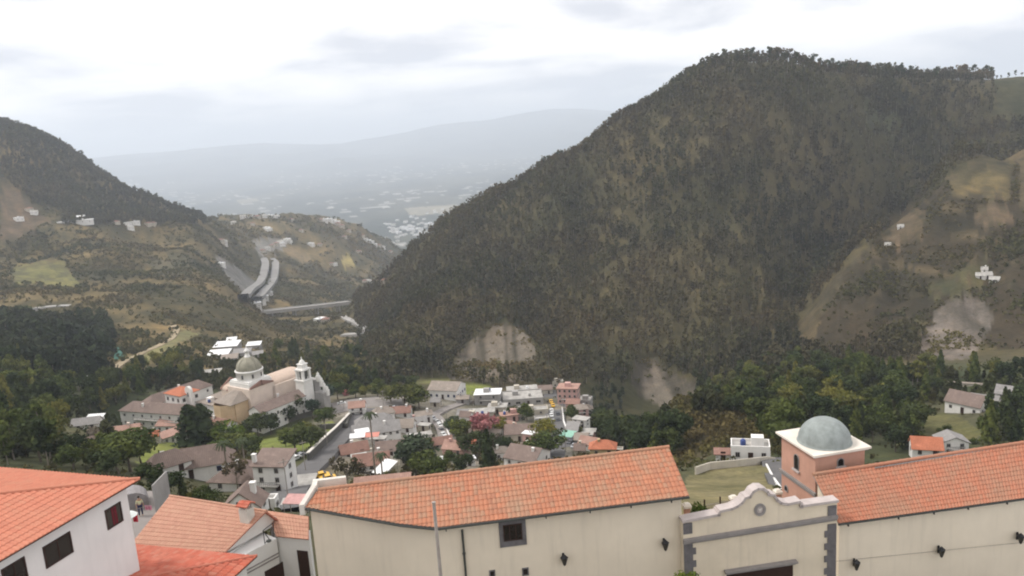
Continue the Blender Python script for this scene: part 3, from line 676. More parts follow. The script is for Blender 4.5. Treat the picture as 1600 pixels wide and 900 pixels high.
# body as a strip of columns so the concave outline is exact
mb = MB()
for a_, b_ in zip(pts[:-1], pts[1:]):
    if (b_ - a_).dot(UE) < 0.02: continue
    mb.prism([Vector((a_.x, a_.y, ZG0 - 6)), Vector((b_.x, b_.y, ZG0 - 6)), b_, a_], -NE * 0.5)
mb.build('wall', M['cream_warm'], gt, GO)
mb = MB()
for a_, b_ in zip(pts[:-1], pts[1:]):
    d_ = b_ - a_; L_ = d_.length; d_.normalize()
    nn = d_.cross(NE); nn = nn if nn.z > 0 or abs(nn.z) < 0.05 else -nn
    if abs(nn.z) < 0.2: nn = -UE * 1.0 if a_.z < b_.z else UE * 1.0
    mb.obox(a_ + NE * 0.12 - d_ * 0.05, d_ * (L_ + 0.1), -NE * 0.74, nn * 0.16)
mb.build('coping', M['coping'], gt, GO)
mb = MB(); ca, cb = gp(1067, 842), gp(1307, 806)
ca.z -= 0.1; cb.z = cb.z
dcc = cb - ca
mb.obox(ca - ZUP * 0.1, dcc, NE * 0.22, ZUP * 0.2); mb.obox(ca - ZUP * 0.24, dcc, NE * 0.12, ZUP * 0.135)
mb.build('cornice', M['grey_trim'], gt, GO)
for x0, x1, sgn in ((1067, 1083, 1), (1291, 1306, -1)):     # corner block columns with long-and-short quoins
    mb = MB()
    a_ = gp(x0, 830); b_ = gp(x1, 828)
    a_ = a_ if sgn > 0 else b_ - UE * (b_ - a_).dot(UE); wq = 0.56
    edge = gp(1067.5, 830) if sgn > 0 else gp(1306.5, 800)
    ztop = edge.z + (0.55 if sgn > 0 else 0.7)
    o_ = Vector((edge.x, edge.y, 0))
    z = ztop - 0.0; k = 0
    ztops = gp(1075, 814).z if sgn > 0 else gp(1299, 787).z
    mb.obox(Vector((o_.x, o_.y, edge.z - 0.2)) - NE * 0.05 + (UE * 0 if sgn > 0 else -UE * wq), UE * wq, NE * 0.10, ZUP * (ztops - edge.z + 0.08))
    z = edge.z - 0.75
    while z > ZG0 - 5:
        w_ = wq if k % 2 == 0 else wq + 0.2
        mb.obox(Vector((o_.x, o_.y, z - 0.42)) - NE * 0.05 + (UE * 0 if sgn > 0 else -UE * w_), UE * w_, NE * (0.10 if k % 2 else 0.115), ZUP * 0.425)
        z -= 0.42; k += 1
    mb.build('corner_blocks', M['grey_stone'], gt, GO)
mc = gp(1187, 796)
def ring(mb, c, r0, r1, out, t0, sq=1.0, n=28, mi=0):
    for k in range(n):
        a0 = 2 * math.pi * k / n; a1 = 2 * math.pi * (k + 1) / n
        P_ = lambda r, a: c + UE * (r * sq * math.cos(a)) + ZUP * (r * math.sin(a))
        if r0 > 0: mb.prism([P_(r0, a0), P_(r1, a0), P_(r1, a1), P_(r0, a1)], out * t0, mi)
        else: mb.prism([P_(0.0, 0), P_(r1, a0), P_(r1, a1)], out * t0, mi)
mb = MB(); ring(mb, mc, 0.23, 0.40, NE, 0.08, 0.92); md = mb.build('medallion', M['grey_trim'], gt, GO)
mb = MB(); ring(mb, mc, 0, 0.235, NE, 0.03, 0.92); mb.build('medallion_field', M['coping'], md, GO)
mb = MB(); mb.prism([mc + UE * -0.14 + ZUP * 0.10 + NE * 0.03, mc - ZUP * 0.15 + NE * 0.03, mc + UE * 0.14 + ZUP * 0.10 + NE * 0.03, mc + ZUP * 0.03 + NE * 0.03], NE * 0.03)
mb.build('shield', M['offwhite'], md, GO)
ha, hb_ = gp(1131, 893), gp(1243, 876)
mb = MB(); mb.obox(ha - NE * 0.05, hb_ - ha, NE * 0.42, ZUP * 0.12); mb.obox(ha - ZUP * 0.14 - NE * 0.05 + UE * 0.08, (hb_ - ha) - UE * 0.16, NE * 0.26, ZUP * 0.145)
mb.build('door_hood', M['grey_trim'], gt, GO)
mb = MB(); mb.obox(Vector((ha.x, ha.y, ZG0 - 4)) + UE * 0.18 - NE * 0.03, (UE * ((hb_ - ha).dot(UE) - 0.36)), NE * 0.06, ZUP * (ha.z - 0.15 - ZG0 + 4))
dr = mb.build('door', M['dark_wood'], gt, GO)
mb = MB(); dpc = Vector((ha.x, ha.y, ZG0 - 1.5)) + UE * ((hb_ - ha).dot(UE) / 2)
mb.obox(dpc - UE * 0.03 + NE * 0.03, UE * 0.06, NE * 0.03, ZUP * 3); mb.build('handle', M['metal_black'], dr, GO)

# --- domed tower
ZC = -21.95
Kc, Kl, Kr = at_z(1272, 713, ZC), at_z(1215, 674, ZC), at_z(1362, 698, ZC)
TU = (Kr - Kc); TU.normalize(); TV = Vector((-TU.y, TU.x, 0)); wu = (Kr - Kc).length; wv = (Kl - Kc).length
tw = empty('domed_tower', (Kc + TU * wu / 2 + TV * wv / 2), 0, 'square pink brick tower with a green grey dome on a pale slab', 'tower'); tw.location.z = ZG0 - 1
TO = tw.location.copy()
i_ = 0.30; b0 = Kc + TU * i_ + TV * i_
mb = MB(); mb.obox(Vector((b0.x, b0.y, ZG0 - 4)), TU * (wu - 2 * i_), TV * (wv - 2 * i_), ZUP * (ZC - 0.22 - ZG0 + 4)); mb.build('wall', M['pink_brick'], tw, TO)
mb = MB(); mb.obox(Kc - ZUP * 0.12, TU * wu, TV * wv, ZUP * 0.13); mb.obox(Kc - ZUP * 0.22 + TU * 0.12 + TV * 0.12, TU * (wu - 0.24), TV * (wv - 0.24), ZUP * 0.098)
mb.build('cap_slab', M['slab'], tw, TO)
dc = at_z(1288, 689, ZC); rd = 1.72
mb = MB(); mb.lathe((dc.x, dc.y, ZC + 0.01), [(rd + 0.06, 0), (rd + 0.06, 0.05), (rd, 0.07)] + [(rd * math.cos(a), 0.07 + rd * 0.93 * math.sin(a)) for a in np.linspace(0.03, math.pi / 2 - 0.001, 18)], 40)
mb.build('dome', M['dome'], tw, TO)
mb = MB()
for a_, w_ in ((TU, wu), ):
    pass
sz = at_plane(1271, 771, b0, TU).z
mb.obox(Vector((b0.x, b0.y, sz)) - TU * 0.14 + TV * -0.14, TV * (wv - 2 * i_ + 0.28), -TU * -0.15, ZUP * 0.16)
mb.obox(Vector((b0.x, b0.y, sz - 0.14)) - TU * 0.09 + TV * -0.1, TV * (wv - 2 * i_ + 0.2), TU * 0.1, ZUP * 0.14)
mb.build('string_course', M['grey_trim'], tw, TO)
def arch_window(parent, o, c, ux, w, h, out, name='window', fm='grey_trim', gm='glass', sill=True, n=9):
    r = w / 2; pts_ = [c - ux * r - ZUP * h / 2, c + ux * r - ZUP * h / 2]
    for k in range(n + 1):
        a = math.pi * k / n; pts_.append(c + ux * (r * math.cos(a)) + ZUP * (h / 2 - r + r * math.sin(a)))
    mb = MB(); q_ = []
    fr = 0.06
    for p in pts_:
        d_ = p - (c + ZUP * (h / 2 - r)); d_.z = min(d_.z, 9); q_.append(p + d_.normalized() * fr)
    for k in range(len(pts_)):
        a, b = k, (k + 1) % len(pts_); mb.prism([pts_[a], q_[a], q_[b], pts_[b]], out * 0.06)
    f = mb.build(name, M[fm], parent, o)
    MB().prism([p for p in pts_], out * 0.02).build('pane', M[gm], f, o)
    if sill:
        MB().obox(c - ux * (r + 0.15) - ZUP * (h / 2 + 0.14), ux * (w + 0.3), out * 0.14, ZUP * 0.12).build('sill', M['coping'], f, o)
    return f
arch_window(tw, TO, at_plane(1245, 722, b0, TU), -TV, 0.5, 1.05, -TU)
arch_window(tw, TO, at_plane(1313, 722, b0, TV), TU, 0.42, 0.5, -TV)
arch_window(tw, TO, at_plane(1229, 763, b0, TU), -TV, 0.34, 0.36, -TU, sill=False)

# --- yard things behind the gate
def stub_post(px, py, d, label, h=0.8):
    p = at_d(px, py, d); o = Vector((p.x, p.y, p.z - h)); rt = empty('gate_post', o, 0, label, 'post')
    MB().box((0, 0, h * 0.5 - 1.0), (0.34, 0.34, h + 2.0 - 0.18), 0.12).build('shaft', M['pink_brick'], rt)
    m_ = MB(); m_.box((0, 0, h - 0.11), (0.52, 0.52, 0.16), 0.12); m_.box((0, 0, h + 0.03), (0.44, 0.44, 0.12), 0.12, top=0.6); m_.build('cap', M['slab'], rt)
stub_post(1146, 776, 52, 'short post with a white cap just behind the gate gable, left of its peak')
stub_post(1215, 766, 54, 'white capped post half hidden behind the gate gable beside the domed tower')
stub_post(1073, 788, 50, 'small white capped post at the left end of the gate wall')
fo = at_d(1112, 792, 52); ft = empty('yard_fence', fo - ZUP * 1.2, 0, 'rusty bar fence at the edge of the field behind the gate', 'fence'); FO = ft.location.copy()
a_, b_ = at_d(1101, 800, 51.5), at_d(1143, 792, 52.5); d_ = b_ - a_
mb = MB()
for k in range(15):
    p_ = a_ + d_ * (k / 14); hh = 1.0
    mb.tube(p_ - ZUP * 0.9, p_ + ZUP * 0.55, 0.018, n=5)
mb.tube(a_ + ZUP * 0.45, b_ + ZUP * 0.45, 0.022, n=5); mb.tube(a_ - ZUP * 0.6, b_ - ZUP * 0.6, 0.022, n=5)
mb.build('bars', M['rust'] if 'rust' in M else M['pole_grey'], ft, FO)
for t_ in (0.0, 0.58, 0.98):
    p_ = a_ + d_ * t_; MB().box((p_.x, p_.y, p_.z - 0.1), (0.09, 0.09, 2.0)).build('post', M['dark_wood'], ft, FO)

# --- street pole in front of the long building
p0, p1 = at_d(676, 786, 33), at_d(690, 912, 33)
pv_ = Vector((p0.x + 0.05, p0.y, p0.z)); mb = MB(); mb.tube(Vector((p0.x + 0.12, p0.y, -34)), pv_, 0.105, 0.075, 12); mb.tube(pv_, pv_ + ZUP * 0.05, 0.09, 0.09, 12)
tag(mb.build('utility_pole', M['pole_grey'], None, (p0.x, p0.y, -31)), 'plain grey pole standing in front of the long cream building', 'pole')

# ================================================================= left orange-roofed house
K = at_z(219, 749, -18); KN = at_z(0, 877, -18); dN = (KN - K); dN.z = 0; dN.normalize(); dW = Vector((dN.y, -dN.x, 0))
if dW.x > 0: dW = -dW
lh = empty('orange_roofed_house', K + dN * 5 + dW * 5, 0, 'white house with a bright orange hip roof filling the lower left corner', 'house'); lh.location.z = ZG0; HO = lh.location.copy()
sl = 0.205; LN, LW = 16.0, 16.0
hip = (dN + dW)
mb = MB()
# slope over the window wall: eave K->K+dN*LN ; ridge side = inward dW
A_ = K + dW * 8 + ZUP * (8 * sl); B_ = A_ + dN * LN
tile_patch(A_, B_, K + dN * LN, K, mb)
near = mb.build('roof', [M['tile_orange'], M['dark_wood']], lh, HO, clip=[(K, Vector((-(dN.y + dW.y), (dN.x + dW.x), 0)) * (1 if Vector((-(dN.y + dW.y), (dN.x + dW.x), 0)).dot(dN) < 0 else -1))])
mb = MB(); A2 = K + dN * 8 + ZUP * (8 * sl); B2 = A2 + dW * LW
tile_patch(A2, B2, K + dW * LW, K, mb, u0=300)
nrm = Vector((-(dN.y + dW.y), (dN.x + dW.x), 0)); nrm = nrm if nrm.dot(dW) < 0 else -nrm
sm_ = mb.build('rear_roof', [M['tile_orange'], M['dark_wood']], lh, HO, clip=[(K, nrm)])
ridge_caps(K + ZUP * 0.06, K + (dN + dW) * 8 + ZUP * (8 * sl + 0.06), 0.10).build('hip_tiles', M['tile_orange'], near, HO)
wi = 0.55; c0 = K + dN * wi + dW * wi
mb = MB(); mb.obox(Vector((c0.x, c0.y, ZG0 - 3)), dN * (LN - 1), dW * (LW - 1), ZUP * (-18.02 - ZG0 + 3)); mb.build('wall', M['white'], lh, HO)
MB().obox(K + dN * 0.12 + dW * 0.1 - ZUP * 0.1, dN * (LN - .3), dW * 0.5, ZUP * 0.06).build('soffit', M['dark_wood'], lh, HO)
out_ = -dW
def on_left(px, py): return at_plane(px, py, c0, dW)
for (xa, xb, xc, xd) in (((163, 797), (189, 783), (191, 814), (168, 829)), ((66, 856), (108, 829), (115, 862), (72, 889)), ((2, 889), (38, 869), (44, 905), (6, 925))):
    P_ = [on_left(*q) for q in (xa, xb, xc, xd)]
    cc = sum(P_, Vector((0, 0, 0))) / 4; w_ = (abs((P_[1] - P_[0]).dot(dN)) + abs((P_[2] - P_[3]).dot(dN))) / 2
    h_ = ((P_[0].z - P_[3].z) + (P_[1].z - P_[2].z)) / 2
    f = window_part(lh, HO, cc, dN, w_, h_, out_, 0.07, 0.05, mull=(2, 1))
    if xa[0] == 163: MB().obox(cc - dN * 0.2 - ZUP * (h_ / 2 - 0.1) + out_ * 0.021, dN * 0.35, out_ * 0.015, ZUP * (h_ - 0.2)).build('curtain', M['curtain'], f, HO)

# ================================================================= faded pink-roofed house in the dip
A_, B_ = at_z(265, 775, -26), at_z(416, 799, -26); C_, D_ = at_z(352, 863, -27.5), at_z(200, 856, -27.6)
ph = empty('pink_roofed_house', (A_ + C_) / 2, 0, 'white gabled house with faded pink roof and small chimney, between orange house and long building', 'house'); ph.location.z = -35; PO = ph.location.copy()
mb = MB(); tile_patch(A_, B_, C_, D_, mb, tw=0.3, tl=0.4, amp=0.035)
bkv = -((D_ - A_) + (C_ - B_)) / 2; bkv.z = 0; bkv *= 0.55; A3, B3 = A_ + bkv, B_ + bkv; A3.z = B3.z = -28.6
tile_patch(B_, A_, A3, B3, mb, tw=0.3, u0=300, amp=0.035)
rf = mb.build('roof', [M['tile_pink'], M['tile_red']], ph, PO)
ridge_caps(A_ + ZUP * 0.03, B_ + ZUP * 0.03, 0.10).build('ridge_tiles', M['tile_pink'], rf, PO)
ix = (A_ - B_).normalized() * 0.25
w_ = [D_ - ix * 1.2 + ZUP * -0.08, C_ + ix + ZUP * -0.08, B_ + ix - ZUP * 0.1, B3 + ix - ZUP * 0.1, A3 - ix - ZUP * 0.1, A_ - ix - ZUP * 0.1]
mb = MB(); ins = bkv.normalized() * 0.35
bp = [w_[0] + ins, w_[1] + ins, w_[3] - ins, w_[4] - ins]
mb.prism([Vector((p.x, p.y, -40)) for p in bp[:2] + [bp[1] + bkv * 1.3, bp[0] + bkv * 1.3]], ZUP * 12.1)
gb = [Vector((bp[1].x, bp[1].y, -27.72)), Vector((bp[2].x, bp[2].y, -27.72)), B_ + ix - ZUP * 0.12]; mb.prism(gb, (A_ - B_).normalized() * 0.3)
mb.build('wall', M['white'], ph, PO)
cc = at_plane(387, 812, B_ * 0.3 + C_ * 0.3 + A_ * 0.4, (B_ - A_).cross(C_ - B_).normalized())
cx = (B_ - A_).normalized(); cy = Vector((-cx.y, cx.x, 0))
ch = MB(); ch.box((cc.x, cc.y, cc.z + 0.2), (0.78, 0.72, 1.5), math.atan2(cx.y, cx.x)); chm = ch.build('chimney', M['offwhite'], ph, PO)
top_ = Vector((cc.x, cc.y, cc.z + 0.95))
for sx in (-1, 1):
    for sy in (-1, 1): mb = MB(); mb.box(top_ + cx * 0.28 * sx + cy * 0.26 * sy + ZUP * 0.12, (0.12, 0.12, 0.26), math.atan2(cx.y, cx.x)); mb.build('vent_post', M['offwhite'], chm, PO)
mb = MB(); r_ = top_ + ZUP * 0.5; e_ = 0.5
for s_ in (-1, 1): tile_patch(r_ - cx * e_ * s_, r_ + cx * e_ * s_, top_ + ZUP * 0.25 + cx * e_ * s_ - cy * 0.48 * s_, top_ + ZUP * 0.25 - cx * e_ * s_ - cy * 0.48 * s_, mb, tw=0.2, tl=0.3, amp=0.03)
mb.build('chimney_cap', [M['tile_red'], M['tile_red']], chm, PO)
# annex with its own roof to the right
a1, b1, c1, d1 = at_z(418, 798, -26.9), at_z(482, 807, -26.9), at_z(482, 843, -27.9), at_z(431, 838, -27.9)
an = empty('annex', (a1 + c1) / 2, 0, 'low white annex with pale pink roof and dark doorways, against the long building', 'house'); an.location.z = -35; AO = an.location.copy()
mb = MB(); tile_patch(a1, b1, c1, d1, mb, tw=0.3, amp=0.02); mb.build('roof', [M['tile_pink'], M['tile_red']], an, AO)
tr = at_z(478, 850, -28.3)
g1, g2, g3, g4 = d1 + Vector((0, .15, -.1)), c1 + Vector((-.0, .15, -.1)), b1 + Vector((0, 0, -.1)), a1 + Vector((0, 0, -.1))
mb = MB(); mb.prism([Vector((p.x, p.y, -40)) for p in (g1, g2, g3, g4)], ZUP * 12.0)
mb.build('wall', M['white'], an, AO)
lowx = at_z(352, 866, -28.2)
fdir = (g2 - g1); fdir.z = 0; fdir.normalize(); fout = Vector((fdir.y, -fdir.x, 0)); fout = fout if fout.y < 0 else -fout
w2 = at_plane(473, 870, g1, fout); MB().obox(w2 - fdir * 0.42 - ZUP * 3.2 - fout * 0.02, fdir * 0.9, fout * 0.05, ZUP * 3.7).build('door', M['dark_wood'], an, AO)
# side wall running from the gable towards us with the garage mouth
s0 = at_z(432, 841, -28.0); s1 = at_z(352, 897, -29.4)
sw = MB(); s1h = at_z(340, 905, -28.9)
q0 = Vector((s0.x, s0.y, -28.0)); q1 = at_z(370, 893, -28.9); sdir = (q1 - q0); sdir.z = 0; Ls = sdir.length; sdir.normalize(); sout = Vector((-sdir.y, sdir.x, 0)); sout = sout if sout.x > 0 else -sout
sw.prism([Vector((q0.x, q0.y, -40)), Vector((q1.x, q1.y, -40)), Vector((q1.x, q1.y, -28.0)), Vector((q0.x, q0.y, -28.0))], -sout * 2.4)
sw.build('side_wall', M['white'], ph, PO)
mb = MB(); 
for zz in (-29.2, -29.45): mb.obox(Vector((q0.x, q0.y, zz)), Vector((q1.x - q0.x, q1.y - q0.y, 0)), sout * 0.06, ZUP * 0.07)
mb.build('moulding', M['grey_trim'], ph, PO)
gc = at_plane(427, 888, q0, sout); MB().obox(Vector((gc.x, gc.y, -34)) - sdir * 0.95 - sout * 0.02, sdir * 1.7, sout * 0.05, ZUP * 4.0).build('garage_door', M['dark_wood'], ph, PO)
# clothes-airer / satellite bracket on the terrace edge
ap = at_d(418, 838, 54.5); at_ = empty('antenna', ap - ZUP * 0.6, 0, 'small thin metal antenna frame on the white wall beside the pink roofed house', 'antenna'); 
mb = MB()
for (x0, y0), (x1, y1) in (((414, 850), (411, 829)), ((411, 829), (429, 815)), ((428, 838), (427, 817)), ((414, 848), (421, 843)), ((421, 843), (411, 829))):
    mb.tube(at_d(x0, y0, 54.5), at_d(x1, y1, 54.5), 0.03, n=5)
mb.build('rods', M['metal_black'], at_, at_.location)
mb = MB(); mb.blob(at_d(420, 845, 54.5), 0.2, 5, sq=(1, 1, 0.5)); mb.build('dish', M['pipe'], at_, at_.location)

# ================================================================= red front roof
zE = -24.0; Kx = at_z(402, 869, zE)
eB = (at_z(225, 852, zE) - Kx); eB.normalize(); eS = Vector((-eB.y, eB.x, 0)); eS = eS if eS.y < 0 else -eS
rr = empty('red_roofed_house', Kx + eB * 4 + eS * 3, 0, 'low hip roof of deep red tiles at the bottom edge, below the pink roofed house', 'house'); rr.location.z = -33; EO = rr.location.copy()
sl = 0.16
hipn = Vector((-(eB.y + eS.y), (eB.x + eS.x), 0))
def sgn_away(n_, v): return n_ if n_.dot(v) < 0 else -n_
mb = MB(); tile_patch(Kx + eS * 5 + ZUP * 5 * sl, Kx + eS * 5 + eB * 11 + ZUP * 5 * sl, Kx + eB * 11, Kx, mb, tw=0.26, amp=0.02)
mb.build('rear_roof', [M['tile_red_smooth'] if 'tile_red_smooth' in M else M['tile_red'], M['dark_wood']], rr, EO, clip=[(Kx, sgn_away(hipn.copy(), eB))])
mb = MB(); tile_patch(Kx + eB * 5 + ZUP * 5 * sl, Kx + eB * 5 + eS * 11 + ZUP * 5 * sl, Kx + eS * 11, Kx, mb, tw=0.3, tl=0.5, amp=0.07)
fr_ = mb.build('roof', [M['tile_red'], M['dark_wood']], rr, EO, clip=[(Kx, sgn_away(hipn.copy(), eS))])
ridge_caps(Kx + ZUP * 0.05, Kx + (eB + eS) * 5 + ZUP * (5 * sl + 0.05), 0.09, 0.4).build('hip_tiles', M['tile_red'], fr_, EO)
mb = MB(); c_ = Kx + (eB + eS) * 0.5; mb.obox(Vector((c_.x, c_.y, -38)), eB * 9, eS * 9, ZUP * (zE - 0.05 + 38)); mb.build('wall', M['white'], rr, EO)
# ================================================================= village: generic houses
RM = {}
def far_tile(name, base, var=0.3):
    m = NM(name, 0.9, 0.15)
    a = m.noise(0.35, 6, 0.65); b = m.noise(2.5, 5, 0.65); 
    oi = m.n('ShaderNodeObjectInfo')
    c = m.mixc(m.rng(a, 0.35, 0.7, 0, 1), base, tuple(x * (1 - var) for x in base))
    c = m.mixc(m.rng(b, 0.4, 0.75, 0, 0.7), c, tuple(x * (1 - var * 1.2) for x in base))
    c = m.mixc(m.rng(m.noise(0.9, 4, 0.6, off=(4, 4, 4)), 0.55, 0.75, 0, 0.6), c, tuple(min(1, x * 1.25 + 0.02) for x in base))
    uv = m.n('ShaderNodeUVMap', uv_map='tile').outputs[0]
    sx = m.n('ShaderNodeSeparateXYZ'); m.l(uv, sx.inputs[0])
    w = m.math('SINE', m.math('MULTIPLY', sx.outputs[0], 16.0)); 
    c = m.mixc(m.rng(w, 0.2, 1, 0, 0.28), c, tuple(x * 0.6 for x in base))
    m.color(c); m.bump(w, 0.5, 0.05); return m.m
M['r_brown'] = far_tile('brown_tile_roof', (0.245, 0.185, 0.16))
M['r_tan'] = far_tile('tan_tile_roof', (0.33, 0.28, 0.24))
M['r_grey'] = far_tile('grey_tile_roof', (0.31, 0.295, 0.285))
M['r_red'] = far_tile('reddish_tile_roof', (0.30, 0.175, 0.14))
M['r_orange'] = far_tile('orange_tile_roof', (0.52, 0.19, 0.11))
M['r_salmon'] = far_tile('salmon_tile_roof', (0.42, 0.26, 0.21))
M['r_slab'] = dirty('concrete_roof_slab', (0.45, 0.43, 0.40), 0.3, 0.9, 0.5, 0)
M['r_white'] = dirty('white_roof_membrane', (0.80, 0.80, 0.80), 0.08, 0.6, 0.5, 0)
M['w_pink'] = dirty('pink_wall', (0.60, 0.38, 0.34), 0.12, 0.9, 0.4, 0, streak=0.2)
M['w_beige'] = dirty('beige_wall', (0.55, 0.50, 0.42), 0.15, 0.9, 0.4, 0, streak=0.25)
M['w_grey'] = dirty('grey_render', (0.38, 0.365, 0.35), 0.2, 0.9, 0.4, 0, streak=0.25)
M['w_yellow'] = dirty('ochre_wall', (0.55, 0.43, 0.24), 0.12, 0.9, 0.4, 0, streak=0.2)
M['w_red'] = dirty('dark_red_wall', (0.28, 0.075, 0.065), 0.15, 0.9, 0.4, 0)
M['w_ochre'] = dirty('ochre_lime', (0.66, 0.49, 0.31), 0.16, 0.9, 0.25, 0, streak=0.3)
M['w_blush'] = dirty('blush_plaster', (0.76, 0.64, 0.55), 0.14, 0.9, 0.25, 0, streak=0.2)
M['blue_paint'] = dirty('blue_paint', (0.05, 0.08, 0.24), 0.2, 0.6, 1, 0)
M['asphalt'] = dirty('worn_asphalt', (0.135, 0.13, 0.13), 0.2, 0.9, 0.2, 0)
M['paving'] = dirty('stone_paving', (0.27, 0.245, 0.23), 0.2, 0.9, 0.3, 0)
M['road_grey'] = dirty('worn_grey_highway', (0.27, 0.26, 0.25), 0.2, 0.9, 0.03, 0)
M['concrete_far'] = dirty('pale_concrete', (0.42, 0.40, 0.38), 0.2, 0.9, 0.05, 0)
M['dirt'] = dirty('dirt_track', (0.36, 0.29, 0.19), 0.2, 0.95, 0.1, 0)
M['hedge'] = dirty('clipped_hedge', (0.03, 0.04, 0.02), 0.4, 0.95, 0.8, 0.5)
M['wall_dark'] = dirty('mossy_stone_wall', (0.12, 0.115, 0.10), 0.3, 0.95, 0.5, 0.1)

_wm = {}
def win_mesh(w, h, kind='win'):
    k = (round(w, 2), round(h, 2), kind)
    if k not in _wm:                      # local: x along wall, -y outward, z up, origin at centre
        mb = MB(); fr = 0.1
        fm = {'win': 'w_grey', 'white': 'white_far', 'brown': 'dark_wood', 'blue': 'blue_paint', 'door': 'dark_wood'}[kind]
        for s_ in (-1, 1):
            mb.box((s_ * (w / 2 - fr / 2), -0.04, 0), (fr, 0.1, h)); mb.box((0, -0.038, s_ * (h / 2 - fr / 2)), (w - 2 * fr, 0.09, fr))
        if kind != 'door': mb.box((0, -0.035, 0), (0.06, 0.07, h - 2 * fr))
        mb.box((0, -0.005, 0), (w - 2 * fr, 0.03, h - 2 * fr), 0, 1)
        me = bpy.data.meshes.new('window'); me.from_pydata(mb.v, [], mb.f); me.materials.append(M[fm]); me.materials.append(M['dark_wood'] if kind == 'door' else M['glass']); me.polygons.foreach_set('material_index', mb.mi); me.update()
        _wm[k] = me
    return _wm[k]
def put_win(parent, x, y, z, rz, w=1.0, h=1.2, kind='win', name='window'):
    o = link(name, win_mesh(w, h, kind), parent); o.location = (x, y, z); o.rotation_euler = (0, 0, rz); return o
def slope(mb, a, b, c, d, th=0.18, mi=0):  # roof slab, a,b ridge ; c,d eave (a above d); uv in metres
    a, b, c, d = map(Vector, (a, b, c, d)); n = (b - a).cross(d - a)
    n = n.normalized() if n.length > 1e-6 else (c - b).cross(d - b).normalized()
    if n.z < 0: n = -n
    ux = (c - d).normalized(); P_ = [a, b, c, d]; vs_ = P_ + [p - n * th for p in P_]
    uv = lambda p: ((p - d).dot(ux), (p - d).dot(n.cross(ux)))
    deg = (a - b).length < 1e-4
    fs = [(3, 2, 1, 0), (4, 5, 6, 7), (2, 3, 7, 6), (3, 0, 4, 7), (1, 2, 6, 5), (0, 1, 5, 4)]
    if deg: fs = [(3, 2, 0), (4, 6, 7), (2, 3, 7, 6), (3, 0, 4, 7), (0, 2, 6, 4)]
    q = []
    for f in fs: q.append([uv(vs_[i]) for i in f])
    if (vs_[2] - vs_[3]).cross(vs_[0] - vs_[3]).dot(n) < 0: fs = [f[::-1] for f in fs]; q = [x[::-1] for x in q]
    mb.add(vs_, fs, mi, q)
HOUSES = []
